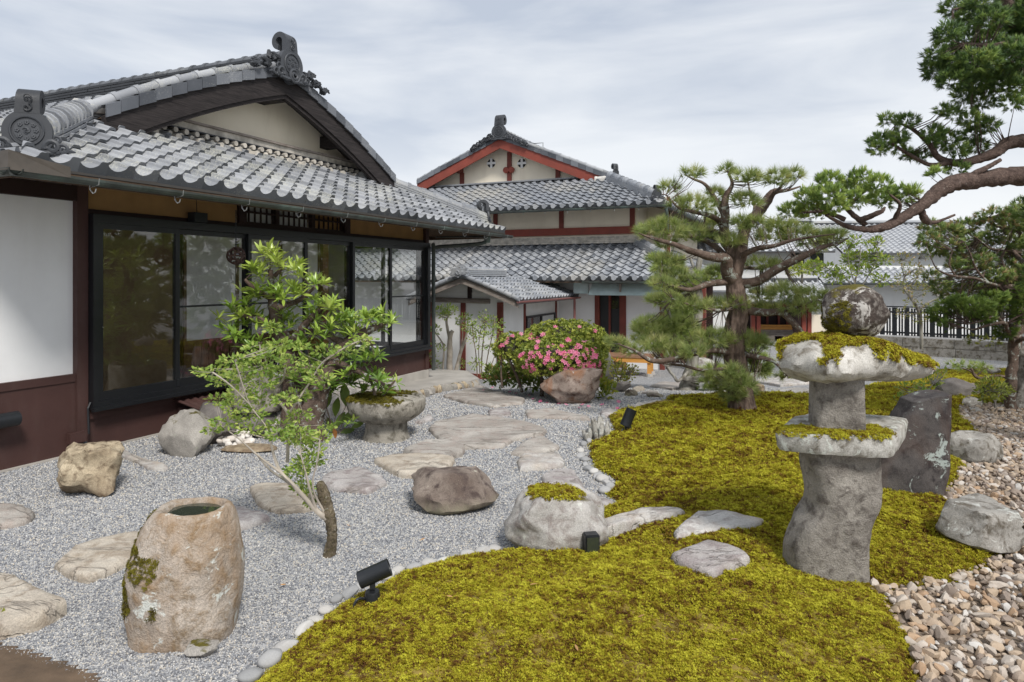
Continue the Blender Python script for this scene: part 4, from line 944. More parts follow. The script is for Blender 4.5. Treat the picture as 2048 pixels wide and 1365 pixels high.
# gate with red posts, stacked timber inside
Y0 = 23.5
gx = at(1563, 555, Y0).x
gtt = far_house('garden_gate', 'roofed gateway with red posts and a small tiled roof, beyond the pine trunk', 'gate', (gx, Y0, 0), -6, 2.2, 1.4, -.7, .83, .72, None, .5, .24)
for x in (-.98, -.80, .72, .90): MB().box(x, x+.13, .1, .25, -.75, .8).build('post', M['red'], gtt)
MB().box(-1.2, 1.2, .05, .3, .62, .8).build('beam', M['red_dk'], gtt); MB().box(-1.1, 1.1, 1.3, 1.35, -.7, .9).build('back_wall', M['brown_dk'], gtt); MB().box(1.04, 2.2, .3, .4, -.75, .35).build('side_wall', M['cream'], gtt)
for x in (-.2, .2, .5): MB().box(x, x+.07, 1.15, 1.25, -.7, .8).build('inner_post', M['red_dk'], gtt)
pl = thing('timber_stack', 'stack of brown boards lying under the roofed gateway', 'boards', gtt.matrix_basis @ Vector((0, .75, -.62)), rad(-6))
for k in range(7): MB().box(-.62+R.uniform(-.05, .1), .62+R.uniform(-.1, .1), -.2+.03*k, .15+.02*k, .055*k+.2, .055*k+.245).build('board', M['bench'] if k > 3 else M['graywood'], pl)
MB().box(-.5, -.1, -.3, .1, 0, .2).box(.2, .5, -.3, .1, 0, .2).build('support', M['graywood'], pl)

# ---------------------------------------------------------------- black fence on its low stone wall
A0 = hit(1742, 712); A1 = hit(2150, 722); A0.z = A1.z = 0
A0 = Vector((at(1740, 0, 20.5).x, 20.5, -.6)); A1 = Vector((at(2150, 0, 17.5).x, 17.5, -.6))
d = (A1-A0); L_ = d.length; rz = math.degrees(math.atan2(d.y, d.x))
wl = thing('stone_wall', 'low weathered stone wall carrying the black paling fence', 'wall', A0, rad(rz))
x = 0
ST_W = stone('weathered wall stone', (.16, .15, .13), (.34, .32, .29), (.10, .085, .06), lichen=(.55, .55, .52, .06), scale=3)
for row in range(2):
    x = -.2*row
    while x < L_: e = x+R.uniform(.9, 1.5); MB().box(x, e-.015, -.08-.04*(1-row), .22, .0+row*.25, .235+row*.25).build('block', ST_W, wl); x = e
MB().box(-.1, L_, -.03, .12, -.1, .46).build('core', M['concrete'], wl)
fn = thing('paling_fence', 'black timber fence of upright pales above the low stone wall', 'fence', A0+Vector((0, .1, .5)), rad(rz))
x = 0; me = MB().box(0, .13, -.012, .012, .04, .86).mesh('pale', M['lamp_black']); me2 = MB().box(0, .045, -.01, .01, .04, .84).mesh('slat', M['lamp_black'])
n = 0
while x < L_:
    put('pale', me, fn, Matrix.Translation((x, -.02, R.uniform(-.004, .004)))); put('slat', me2, fn, Matrix.Translation((x+.165, .02, 0))); put('slat', me2, fn, Matrix.Translation((x+.235, .02, 0))); x += .32; n += 1
MB().box(0, L_, -.005, .006, .10, .15).build('rail', M['lamp_black'], fn); MB().box(0, L_, .0, .01, .70, .75).build('rail', M['lamp_black'], fn); MB().box(0, L_, -.04, .04, .865, .90).build('top_rail', M['lamp_black'], fn)

# ---------------------------------------------------------------- bench, concrete apron, granite step
bp = hit(1303, 755); t = thing('wooden_bench', 'honey coloured wooden bench on white stone feet beside the azalea', 'bench', (bp.x-.10, bp.y+.1, bp.z), rad(-17))
BW = .98
MB().box(-BW, .16, -.02, .42, .405, .45).build('seat_board', M['benchtop'], t); MB().box(-BW, .16, .43, .60, .405, .45).build('seat_board', M['benchtop'], t)
MB().box(-BW+.03, .11, .0, .03, .30, .402).build('apron_board', M['bench'], t); MB().box(-BW+.03, .11, .53, .56, .30, .402).build('apron_board', M['bench'], t)
for x in (.02, -BW+.06):
    for y in (.03, .44):
        l_ = MB().box(x, x+.09, y, y+.085, .06, .40).build('leg', M['bench'], t); MB().lathe([(.085, -.02), (.08, .058), (.06, .06)], 10, (x+.045, y+.04, 0)).build('stone_foot', M['concrete'], t)
EDGE_AP = []
ap = thing('concrete_apron', 'raised concrete walk with a rough stone edge in front of the house corner', 'pavement')
outl = [(625, 808), (740, 808), (838, 797), (870, 782), (925, 766), (958, 757), (940, 749), (862, 744), (760, 770), (640, 790)]
zt_ = lambda p: -.03-.035*max(0, p[1]-9)
P = []
for px, py in outl:
    p = hit(px, py, lambda x, y: -.03-.035*np.maximum(0, y-9)); P.append(p)
P[6] += Vector((-.1, .5, 0)); P[7] += Vector((-.6, .6, 0))
P_AP = P; k = len(P); top = [p.copy() for p in P]; bot = [Vector((p.x, p.y, float(gh(p.x, p.y))-.15)) for p in P]
MB().add(top+bot, [tuple(range(k))]+[(i, k+i, k+(i+1) % k, (i+1) % k) for i in range(k)]).build('slab', M['concrete'], ap)
for i in range(34):                                     # rough stones set along the front edge of the walk
    a, b = [(P[1], P[2]), (P[2], P[3]), (P[3], P[4]), (P[4], P[5])][min(3, i//8)]; q = a.lerp(b, (i % 8+R.random()*.4)/8.4); EDGE_AP.append(q)
# ---------------------------------------------------------------- stones
def fbm(p, o=4): return mnoise.fractal(Vector(p), 1.0, 2.1, o)
def ico(sub):
    bm = bmesh.new(); bmesh.ops.create_icosphere(bm, subdivisions=sub, radius=1); v = np.array([tuple(x.co) for x in bm.verts]); f = np.array([[q.index for q in x.verts] for x in bm.faces]); bm.free(); return v, f
ICO = {s: ico(s) for s in (1, 2, 3, 4, 5)}
def rock_v(dims, seed, planes=14, rough=.05, sub=4, extra=(), soft=.0, lo=.78, bury=.12, rough2=None):
    rg = np.random.default_rng(seed); d, f = ICO[sub]
    n = rg.normal(size=(planes, 3)); n /= np.linalg.norm(n, axis=1, keepdims=True); dd = rg.uniform(lo, 1, planes)
    for e in extra: n = np.vstack([n, np.array(e[:3])/np.linalg.norm(e[:3])]); dd = np.append(dd, e[3])
    q = d @ n.T; r = np.where(q > .05, dd/np.maximum(q, .05), 9)
    k = 14.0; r = -np.log(np.exp(-k*np.minimum(r, 1.25)).sum(1))/k if soft else np.minimum(r.min(1), 1.3)
    v = d*r[:, None]
    mn, mx_ = v.min(0), v.max(0); v = (v-mn)/(mx_-mn)*2-1
    o = seed*7.31
    nn = np.array([fbm(p*1.3+o, 5) + .35*fbm(p*5+o, 3) + 1.1*(mnoise.noise(Vector(p*1.9+o), noise_basis='VORONOI_F1')+.2) for p in v]); v = v*(1+rough*nn)[:, None]
    v = v*np.array([dims[0]/2, dims[1]/2, dims[2]*(1+bury)/2]); v[:, 2] += dims[2]*(1-bury)/2
    return v, f
def rock(label, px, py, wp, hp, mat, seed, name='rock', cat='rock', dr=.8, group=None, zoff=0, **k):
    p = onm(px, py); s_ = p.y/F; w = wp*s_; dpt = w*dr; cy = p.y+dpt*.42; s2_ = cy/F
    h = hp*s2_*1.0; # perspective: the far top edge rises in the picture
    h = max(.05, h-max(0, (CAM_H-h-p.z))/cy*dpt*.35)
    v, f = rock_v((wp*s2_, dpt, h), seed, **k)
    zc = float(top_z((px-CX)/F*cy, cy))
    o = put(name, np_mesh(name, v, f, mat, smooth=True)); shade(o.data, 38); o.location = ((px-CX)/F*cy, cy, min(p.z, zc)+zoff)
    return tag(o, label, cat, group)
ST = {}
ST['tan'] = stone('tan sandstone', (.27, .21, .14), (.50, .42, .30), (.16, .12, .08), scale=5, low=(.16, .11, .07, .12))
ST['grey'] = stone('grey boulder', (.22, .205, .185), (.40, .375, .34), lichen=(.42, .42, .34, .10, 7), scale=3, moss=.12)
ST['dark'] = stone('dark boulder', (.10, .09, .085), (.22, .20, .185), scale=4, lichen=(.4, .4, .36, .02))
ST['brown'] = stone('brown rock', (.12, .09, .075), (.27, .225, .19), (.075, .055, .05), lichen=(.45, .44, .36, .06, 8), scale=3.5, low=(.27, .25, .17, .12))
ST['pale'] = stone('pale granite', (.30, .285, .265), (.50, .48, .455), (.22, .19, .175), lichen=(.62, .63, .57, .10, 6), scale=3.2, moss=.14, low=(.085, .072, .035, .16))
ST['azal'] = stone('rust stained rock', (.17, .13, .11), (.33, .27, .23), (.10, .06, .045), lichen=(.42, .42, .42, .05, 4), rust=(.30, .13, .055, .7), scale=3)
ST['upr'] = stone('dark purple standing stone', (.050, .045, .045), (.120, .108, .102), (.034, .029, .030), lichen=(.40, .45, .42, .115, 5.5), rust=(.10, .055, .038, .4), scale=3)
ST['lie'] = stone('lichen stone', (.21, .20, .18), (.38, .36, .33), (.11, .095, .075), lichen=(.56, .57, .53, .11, 10), scale=5)
ST['lant'] = stone('lantern granite', (.18, .163, .143), (.33, .305, .27), (.115, .10, .088), lichen=(.46, .44, .38, .03, 12), scale=5, grain=150, bump=1.0)
ST['plat'] = stone('lantern slab granite', (.29, .28, .25), (.50, .485, .45), (.16, .145, .12), lichen=(.56, .58, .53, .14, 14), scale=5, grain=170)
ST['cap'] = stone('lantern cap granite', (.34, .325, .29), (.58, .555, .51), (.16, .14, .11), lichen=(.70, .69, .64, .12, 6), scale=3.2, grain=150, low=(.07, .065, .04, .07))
ST['ball'] = stone('mossy finial stone', (.030, .023, .020), (.085, .066, .055), (.19, .17, .15), lichen=(.55, .52, .48, .155, 9), moss=.26, scale=9)
ST['basin'] = stone('basin stone', (.30, .25, .205), (.50, .435, .37), (.25, .185, .12), lichen=(.68, .70, .65, .11, 8), rust=(.34, .205, .10, .5), moss=.02, scale=4.5, grain=120, bump=1.0)
ST['slab'] = stone('stepping stone', (.31, .28, .25), (.50, .47, .43), (.37, .315, .28), scale=2.6, grain=130, bump=.9, crack=1.6)
ST['slab2'] = stone('pale stepping stone', (.42, .40, .375), (.62, .60, .57), (.40, .36, .34), scale=3.2, grain=130, bump=.9, crack=1.3, rust=(.50, .40, .29, .4))
ST['slab3'] = stone('pinkish stepping stone', (.34, .31, .30), (.53, .505, .485), (.29, .25, .245), scale=3, grain=130, bump=.9, crack=1.4)
ST['slab_tan'] = stone('tan stepping stone', (.42, .365, .295), (.60, .54, .46), (.35, .29, .225), scale=3, grain=130, bump=.9, crack=1.2)
ST['planter'] = stone('weathered basin granite', (.20, .185, .155), (.40, .37, .32), (.10, .09, .07), lichen=(.52, .50, .44, .06, 8), scale=4, moss=.06)

T_ = -.0
rock('tan angular rock split by a deep crack, near the brown wall', 173, 1000, 124, 100, ST['tan'], 3, planes=11, extra=[(.1, 0, 1, .72), (-1, -.6, .1, .8)], rough=.16, dr=.85)
rock('rounded grey boulder leaning under the window wall', 376, 916, 100, 92, ST['grey'], 5, planes=16, rough=.09, dr=.8)
rock('dark boulder half hidden behind the rounded grey boulder', 432, 893, 92, 88, ST['dark'], 8, planes=14, extra=[(1, 0, .7, .7)], dr=.8)
rock('low brown rock with a broken flat top, alone in the grey gravel', 908, 1033, 172, 86, ST['brown'], 12, planes=5, extra=[(0, .05, 1, .60), (-.85, -.25, .55, .70), (.8, -.3, .42, .74), (.35, -.9, .38, .70), (-.35, -.9, .45, .72)], rough=.06, dr=.75)
rk = rock('big grey boulder with a cap of moss on top, at the moss edge', 1112, 1103, 200, 128, ST['pale'], 17, planes=7, extra=[(0, 0, 1, .70), (-.8, -.2, .35, .78), (.75, -.2, .42, .75), (.1, -1, .25, .72)], rough=.07, dr=.75, soft=1, sub=5)
rock('rust stained rounded boulder under the azalea blossom', 1141, 811, 122, 72, ST['azal'], 23, planes=18, rough=.08, dr=.7, lo=.72, extra=[(.2, -1, .3, .75), (0, 0, 1, .8)])
rock('flat topped lichen stone at the moss edge beside the crushed stones', 1942, 1106, 142, 92, ST['lie'], 31, planes=5, extra=[(.05, -.08, 1, .42), (-.75, -.45, .35, .66), (.25, -1, .12, .62), (1, 0, .1, .75)], rough=.05, dr=1.15)
rock('grey lichened boulder with a mossy patch right of the standing stone', 1950, 934, 104, 66, ST['lie'], 37, planes=16, soft=1, rough=.06, dr=.8)
rock('small grey stone leaning against the foot of the water basin', 404, 1322, 62, 34, ST['grey'], 41, planes=10, dr=.6, extra=[(.2, 0, 1, .7)])
rock('small pale stone block behind the old stump', 548, 876, 80, 56, ST['pale'], 43, planes=10, dr=.8)
rock('flat tan stone in front of the white pebbles', 500, 908, 110, 16, ST['tan'], 44, planes=9, dr=.5, extra=[(0, 0, 1, .6)])
rock('slim grey stone standing behind the right end of the azalea', 1212, 772, 34, 70, ST['grey'], 47, planes=8, dr=.7)
rock('small brown stone at the foot of the yellow nandina', 1243, 786, 40, 24, ST['dark'], 51, planes=10)
rock('little brown stone right of the small stone under the yellow nandina', 1262, 793, 26, 15, ST['brown'], 52, planes=10)
rock('long mossy stone far back beside the little round bush', 1918, 796, 84, 38, ST['dark'], 53, planes=10, dr=.7)
rock('flat mauve stone on the far moss left of the round bush', 1938, 792, 70, 26, ST['brown'], 54, planes=9, dr=.6)
rock('low grey stone where the far moss meets the crushed stones', 1944, 817, 50, 22, ST['lie'], 55, planes=9)
rock('small white topped stone on the far moss by the wall', 1988, 752, 24, 18, ST['pale'], 56, planes=9)
rock('grey rock right of the cypress trunk', 2052, 826, 50, 130, ST['lie'], 57, planes=9, dr=.9)
rock('pale rock behind the far grey trunk', 1408, 752, 50, 36, ST['pale'], 58, planes=11)
rock('pale rock between the two pine trunks', 1436, 758, 40, 26, ST['grey'], 59, planes=11)
rock('pale boulder under the low right pine branch', 1612, 762, 60, 34, ST['pale'], 60, planes=11)
rock('long grey kerb rock behind the main pine trunk', 1445, 782, 70, 18, ST['grey'], 61, planes=8, dr=.4)
rock('small tan rock right of the main pine trunk', 1515, 786, 30, 20, ST['tan'], 62, planes=11)
rock('flat dark stone on the gravel below the bench', 1310, 796, 34, 10, ST['brown'], 63, planes=8)
# pale spiky stone made of upright blades
p = onm(1197, 880); t = thing('ribbed_stone', 'small pale grey ribbed stone with upright blades at the moss edge', 'rock', p)
for k in range(26):
    x = R.uniform(-.13, .13); y = R.uniform(-.08, .10); h = .25*(1-(x/.17)**2)*R.uniform(.75, 1)
    v, f = rock_v((.05, .05, h), 300+k, planes=8, rough=.1, sub=2); o = put('blade', np_mesh('blade', v, f, ST['plat'], smooth=True), t); o.location = (x, y, 0); o.rotation_euler = (R.uniform(-.15, .15), R.uniform(-.15, .15)+x*1.2, R.uniform(0, 3))
# white pebbles beside the boulders
v, f = rock_v((.07, .06, .045), 90, planes=9, sub=2); pm = np_mesh('white_pebble', v, f, pebble_mat('white pebble', (0, (.60, .54, .48)), (1, (.80, .76, .71))), smooth=True)
for k in range(46):
    q = hit(R.uniform(436, 502), R.uniform(878, 900)); o = put('white_pebble', pm); o.location = (q.x, q.y, q.z+R.choice((0, .02, .04))+.01); o.rotation_euler = (R.uniform(-.4, .4), R.uniform(-.4, .4), R.uniform(0, 6)); o.scale = (R.uniform(.7, 1.3),)*3
    tag(o, 'white pebble in the small heap between the boulders and the stump', 'pebble', 'white pebbles by the boulders')
# stepping stones
STEPS = [
 ('slab', .035, 'grey stepping stone cut by the left picture edge, nearer the wall', [(-40,1008),(30,1004),(72,1022),(50,1040),(-40,1052)]),
 ('slab_tan', .07, 'thick pale slab in the gravel at the left edge, in front of the water basin', [(-60,1140),(30,1148),(60,1170),(137,1196),(80,1228),(-60,1262)]),
 ('slab_tan', .04, 'long pale stepping stone running behind the water basin', [(108,1123),(160,1085),(240,1064),(300,1060),(285,1105),(175,1152),(140,1140)]),
 ('slab3', .035, 'mauve stepping stone showing right of the water basin rim', [(420,1005),(490,1012),(542,1030),(475,1052),(420,1042)]),
 ('slab_tan', .035, 'warm tan rounded stepping stone behind the little tree trunk', [(497,968),(530,963),(580,965),(640,990),(625,1012),(560,1018),(518,1002)]),
 ('slab3', .03, 'mauve brown oval stepping stone right of the little tree', [(640,958),(660,941),(720,933),(765,950),(773,963),(735,980),(660,972)]),
 ('slab_tan', .045, 'broad cream stepping stone with a grey top, second of the pair by the planter', [(747,916),(790,907),(850,904),(912,913),(882,946),(800,944)]),
 ('slab', .05, 'beige stepping stone with a step in it, touching the largest slab', [(806,896),(850,879),(900,877),(930,888),(925,901),(880,916)]),
 ('slab', .03, 'largest flat slab in the middle of the gravel path', [(857,855),(873,840),(944,828),(1010,832),(1095,855),(1087,866),(1047,871),(1029,876),(1005,890),(929,893),(886,881)]),
 ('slab', .03, 'wide flat slab in front of the concrete walk', [(886,790),(960,770),(987,781),(1050,795),(1047,804),(987,811),(923,801)]),
 ('slab3', .02, 'small pinkish stone between the two widest slabs', [(975,819),(990,816),(1020,817),(1022,829),(979,830)]),
 ('slab', .025, 'long narrow flat stone in the gravel left of the ribbed stone', [(1050,819),(1103,817),(1171,829),(1182,837),(1124,834),(1055,832)]),
 ('slab', .03, 'triangular beige stone next to the largest slab', [(1021,903),(1050,879),(1084,871),(1119,888),(1111,896),(1063,905)]),
 ('slab2', .03, 'whitish oblong stepping stone, third before the mossy boulder', [(1034,919),(1045,906),(1116,904),(1133,921),(1121,929),(1040,935)]),
 ('slab3', .035, 'square mauve grey stepping stone just behind the mossy boulder', [(1083,945),(1108,937),(1145,935),(1171,974),(1140,981),(1092,977)]),
 ('slab3', .025, 'grey stepping stone squeezed between the mossy boulder and the moss', [(1150,992),(1208,989),(1245,1011),(1189,1021),(1150,1020)]),
 ('slab2', .115, 'long curved pale stepping stone in the moss right of the mossy boulder', [(1195,1041),(1223,1029),(1281,1014),(1358,1014),(1369,1018),(1349,1026),(1275,1038),(1212,1060)]),
 ('slab2', .13, 'large pointed pale stepping stone in the middle of the moss', [(1348,1063),(1371,1038),(1392,1021),(1454,1020),(1534,1037),(1509,1049),(1435,1062),(1352,1073)]),
 ('slab3', .14, 'diamond shaped grey stepping stone, nearest one in the moss', [(1338,1106),(1380,1091),(1415,1074),(1485,1094),(1503,1112),(1441,1134),(1426,1142),(1365,1121)]),
 ('slab3', .03, 'small pink stone on the gravel at the far tip of the moss', [(1200,821),(1217,815),(1241,823),(1235,829),(1205,829)]),
 ('slab2', .025, 'grey flat stone bordering the far side of the moss', [(1251,817),(1275,805),(1331,800),(1358,806),(1343,812),(1257,824)]),
 ('slab3', .03, 'mauve stone peeping out behind the planter bowl', [(828,842),(860,828),(867,834),(840,843)]),
 ('slab2', .15, 'flat pale stone in the moss behind the lantern slab', [(1578,843),(1612,828),(1640,822),(1660,824),(1660,843)]),
 ('slab2', .03, 'pale flat stone on the far gravel right of the pine trunk', [(1505,760),(1560,753),(1640,752),(1650,762),(1560,770)]),
 ('slab2', .03, 'pale flat stone at the far moss edge right of the pine trunk', [(1550,781),(1600,774),(1660,786),(1640,795),(1590,796)]),
 ('slab', .025, 'flat grey stone on the gravel in front of the bench', [(1300,770),(1325,763),(1362,765),(1390,771),(1345,778)]),
 ('slab_tan', .02, 'small tan stone on the gravel under the bench', [(1264,775),(1283,771),(1290,778),(1270,782)]),
 ('slab', .02, 'small grey stone between the bench and the moss', [(1283,784),(1300,780),(1318,783),(1300,787)]),
 ('slab2', .02, 'narrow pale concrete strip set in the gravel beside the cracked rock', [(216,898),(240,899),(338,932),(322,937),(300,934)]),
]
def slab(matk, th, label, pts, seed):
    inm = th > .09
    th = th+.012
    zf = (lambda x, y: gh(x, y)+th)
    P = [hit(px, py, zf) for px, py in pts]; c = sum(P, Vector())/len(P); rg = random.Random(seed)
    ring = []
    for i in range(len(P)):
        a, b = P[i], P[(i+1) % len(P)]; n = max(2, int((b-a).length/.06))
        for j in range(n): ring.append(a.lerp(b, j/n))
    n = len(ring)
    for _ in range(1): ring = [(ring[i-1]+ring[i]*6+ring[(i+1) % n])/8 for i in range(n)]
    ring = [p+Vector((rg.uniform(-.007, .007), rg.uniform(-.007, .007), 0)) for p in ring]
    v = []; f = []
    rings = [(0, -.14), (.004, -.035), (-.002, -.014), (-.016, -.002), (-.05, .003), (-.12, .004)]
    for ins, dz in rings:
        for p in ring:
            d = (c-p); L_ = d.length; q = p+d/max(L_, 1e-6)*min(-ins if ins < 0 else -ins, L_*.7)
            v.append((q.x, q.y, q.z+dz+((.012*fbm((q.x*3.5, q.y*3.5, seed))+.008*fbm((q.x*9, q.y*16, seed))) if dz > -.02 else 0)))
    for i in range(len(rings)-1):
        for k in range(n): f.append((i*n+k, i*n+(k+1) % n, (i+1)*n+(k+1) % n, (i+1)*n+k))
    v.append((c.x, c.y, c.z+.004)); m = len(v)-1
    for k in range(n): f.append(((len(rings)-1)*n+k, (len(rings)-1)*n+(k+1) % n, m))
    o = MB().add([(a-c.x, b-c.y, z-c.z) for a, b, z in v], f).build('stepping_stone', ST[matk], None, 50); o.location = c
    return tag(o, label, 'stepping stone', 'stepping stones of the garden path'), P
STEP_POLY = []
for i, (mk, th, lb_, pts) in enumerate(STEPS):
    o, P = slab(mk, th, lb_, pts, i+1); STEP_POLY.append(np.array([(p.x, p.y) for p in P]))
for q in EDGE_AP:
    w = R.uniform(.10, .20); v, f = rock_v((w, w*.7, .16), R.randint(1, 900), planes=10, sub=2); o = put('edge_stone', np_mesh('edge_stone', v, f, ST['tan'] if R.random() < .5 else ST['grey'], smooth=True), ap); shade(o.data, 40); o.location = (q.x, q.y, float(gh(q.x, q.y))-.045); o.rotation_euler = (0, 0, R.uniform(-.5, .5))
# granite step by the window
gs = thing('granite_step', 'long pale granite step slab under the window wall behind the stump', 'step', FA.m @ Vector((1.95, -1.15, .0)), rad(ANG))
bm = bmesh.new(); bmesh.ops.create_cube(bm, size=1); bmesh.ops.scale(bm, vec=(1.75, .52, .38), verts=bm.verts); bmesh.ops.translate(bm, vec=(.87, .26, .09), verts=bm.verts); bmesh.ops.bevel(bm, geom=bm.edges[:], offset=.014, segments=2, affect='EDGES')
me = bpy.data.meshes.new('block'); bm.to_mesh(me); bm.free(); me.materials.append(ST['slab2']); put('block', me, gs)
# ---------------------------------------------------------------- loft for shaped stones
def loft(secs, mat, name, parent=None, n=28, sub_noise=.012, p_=2.6, seed=1, open_top=False, nf=5):
    """secs rows: z, cx, cy, rx, ry, tilt(dz/dx)"""
    S_ = smooth_path(secs, 4); v = []; f = []
    for s in S_:
        z, cx, cy, rx, ry, tl = s[:6]
        for k in range(n):
            a = TAU*k/n; ca, sa = math.cos(a), math.sin(a); m = (abs(ca)**p_+abs(sa)**p_)**(-1/p_)
            x = cx+rx*ca*m; y = cy+ry*sa*m; zz = z+tl*(x-cx)
            g = 1+sub_noise*2*fbm((x*nf+seed, y*nf, zz*nf), 5)/max(.05, (rx+ry))*.5
            v.append((cx+(x-cx)*g, cy+(y-cy)*g, zz+sub_noise*.4*fbm((x*6, y*6+seed, zz*6), 3)))
    L_ = len(S_)
    for i in range(L_-1):
        for k in range(n): f.append((i*n+k, i*n+(k+1) % n, (i+1)*n+(k+1) % n, (i+1)*n+k))
    f.append(tuple(range(n-1, -1, -1)))
    if not open_top: f.append(tuple(range((L_-1)*n, L_*n)))
    return MB().add(v, f).build(name, mat, parent, 45)
q_ = onm(1838, 992); YU = q_.y+.14
YF = YU-.11
sst = tag(empty('standing_stone', Vector(((1838-CX)/F*YF, YU, 0))), 'dark purple standing stone with a slanted top and pale lichen, behind the lantern', 'standing stone')
sec = []
for py, a, b in ((1015, 1752, 1898), (985, 1752, 1902), (948, 1756, 1906), (899, 1780, 1907), (843, 1806, 1909), (812, 1822, 1909), (801, 1828, 1908), (796, 1831, 1907), (795, 1845, 1895)): sec.append((CAM_H-(py-555)/F*YF, ((a+b)/2-1838)/F*YF, 0, (b-a)/2/F*YF, .13, 0 if py > 830 else .20))
loft(sec, ST['upr'], 'stone_body', sst, 44, .022, 4.2, 5, nf=4)
# foreground water basin
bp = hit(368, 1306); YB = bp.y+.20
ba_ = thing('water_basin', 'rough upright stone water basin with moss and white lichen, in front on the gravel', 'water basin', Vector(((372-CX)/F*YB, YB, 0)))
def zb(py, y=YB): return CAM_H-(py-555)/F*y
def xb(px): return (px-372)/F*YB
sec = []
for py, cx, hw in ((1350, 350, 62), (1305, 360, 93), (1250, 370, 108), (1180, 372, 114), (1110, 371, 110), (1060, 376, 98), (1030, 383, 85), (1016, 387, 76)):
    sec.append((zb(py), xb(cx), 0, hw*.93/F*YB, hw/F*YB*.80, 0))
zr = sec[-1][0]; rx = sec[-1][3]; cx = sec[-1][1]
sec += [(zr+.008, cx, 0, rx*.9, rx*.78, 0), (zr+.002, cx, 0, rx*.78, rx*.68, 0), (zr-.03, cx, 0, rx*.70, rx*.60, 0), (zr-.10, cx, 0, rx*.6, rx*.52, 0)]
loft(sec, ST['basin'], 'stone_body', ba_, 64, .040, 2.5, 3, nf=4)
wm = NT('still water'); M['water'] = wm.done(wm.bsdf((.035, .042, .03), .03, wm.bump(wm.noise(wm.pos(), 30, 2), .05, .01), .6))
MB().lathe([(rx*.76, -.002), (rx*.76, 0)], 28, m=Matrix.Translation((cx, 0, zr-.014)) @ Matrix.Diagonal((1, .87, 1, 1))).build('water', M['water'], ba_)
# stone lantern
LP_ = onm(1668, 1166); YL = LP_.y+.16
LN = thing('stone_lantern', 'rustic stone lantern with a mossy cap and a round mossy finial, standing in the moss', 'lantern', Vector(((1690-CX)/F*(YL-.09), YL, 0)))
def zl(py, y=YL-.07): return CAM_H-(py-555)/F*y
def xl(px, y=YL-.09): return (px-1690)/F*y + ((1690-CX)/F*(y-YL+.09))
sec = []
for py, a, b in ((1200, 1583, 1746), (1150, 1583, 1746), (1110, 1585, 1744), (1080, 1592, 1745), (1050, 1606, 1750), (1022, 1626, 1765), (1000, 1630, 1769), (950, 1623, 1768), (915, 1621, 1766), (895, 1622, 1764)):
    sec.append((zl(py), xl((a+b)/2), 0, (b-a)/2*.955/F*(YL-.1), .15, 0))
loft(sec, ST['lant'], 'post', LN, 52, .020, 3.8, 9, nf=7)
def slabpoly(pl, z0, z1, mat, name, par, seed, nz=.012, rnd=.02, sub=4, top=None):
    """thick rough slab from a plan polygon"""
    ring = []
    for i in range(len(pl)):
        a, b = Vector(pl[i]), Vector(pl[(i+1) % len(pl)]); n = max(2, int((b-a).length/.022))
        for j in range(n): ring.append(a.lerp(b, j/n))
    n = len(ring)
    for _ in range(3): ring = [(ring[i-1]+ring[i]*2+ring[(i+1) % n])/4 for i in range(n)]
    c = sum(ring, Vector((0, 0)))/n; v = []; f = []; H_ = z1-z0
    prof = [(.45, 0), (.8, 0), (.97, .02), (1.0, .2), (1.005, .5), (1.0, .8), (.975, .96), (.9, 1.0), (.6, 1.0), (.3, 1.0)]
    for s, h in prof:
        for p in ring:
            q = c+(p-c)*s; z = z0+H_*h
            if top and h > .5: z += top(q.x, q.y)
            d = fbm((q.x*9+seed, q.y*9, z*9), 5)
            v.append((q.x+(q-c).x*nz*3*d, q.y+(q-c).y*nz*3*d, z+nz*.6*fbm((q.x*6, q.y*6, z*5+seed), 4)))
    m = len(prof)
    for i in range(m-1):
        for k in range(n): f.append((i*n+k, i*n+(k+1) % n, (i+1)*n+(k+1) % n, (i+1)*n+k))
    f.append(tuple(range(n-1, -1, -1))); f.append(tuple(range((m-1)*n, m*n)))
    return MB().add(v, f).build(name, mat, par, 42)
def PL(px, dy): return (xl(px, YL+dy), dy)
PLAT = [PL(1549, -.08), PL(1640, -.20), PL(1787, -.24), PL(1818, .22), PL(1700, .40), PL(1590, .30)]
slabpoly(PLAT, zl(911, YL-.18), zl(868, YL-.18), ST['plat'], 'platform', LN, 4)
bxm = Matrix.Translation((xl(1689), 0, 0)) @ Matrix.Rotation(rad(-14), 4, 'Z')
sec = [(zl(866), 0, 0, .125, .12, 0), (zl(850), 0, 0, .128, .12, 0), (zl(800), 0, 0, .126, .12, 0), (zl(765), 0, 0, .124, .12, 0), (zl(745), 0, 0, .12, .11, 0)]
o = loft(sec, ST['lant'], 'firebox', LN, 40, .006, 7, 21); o.matrix_local = bxm
CAPP = [PL(1546, -.02), PL(1600, -.20), PL(1668, -.34), PL(1745, -.26), PL(1882, -.02), PL(1850, .22), PL(1740, .36), PL(1600, .28)]
def captop(x, y):
    r = math.hypot((x-.02)/.43, y/.34); return .075*(1-min(1, r)**1.6)-.055*max(0, x-.12)/.3-.012*(1 if x < -.25 else 0)
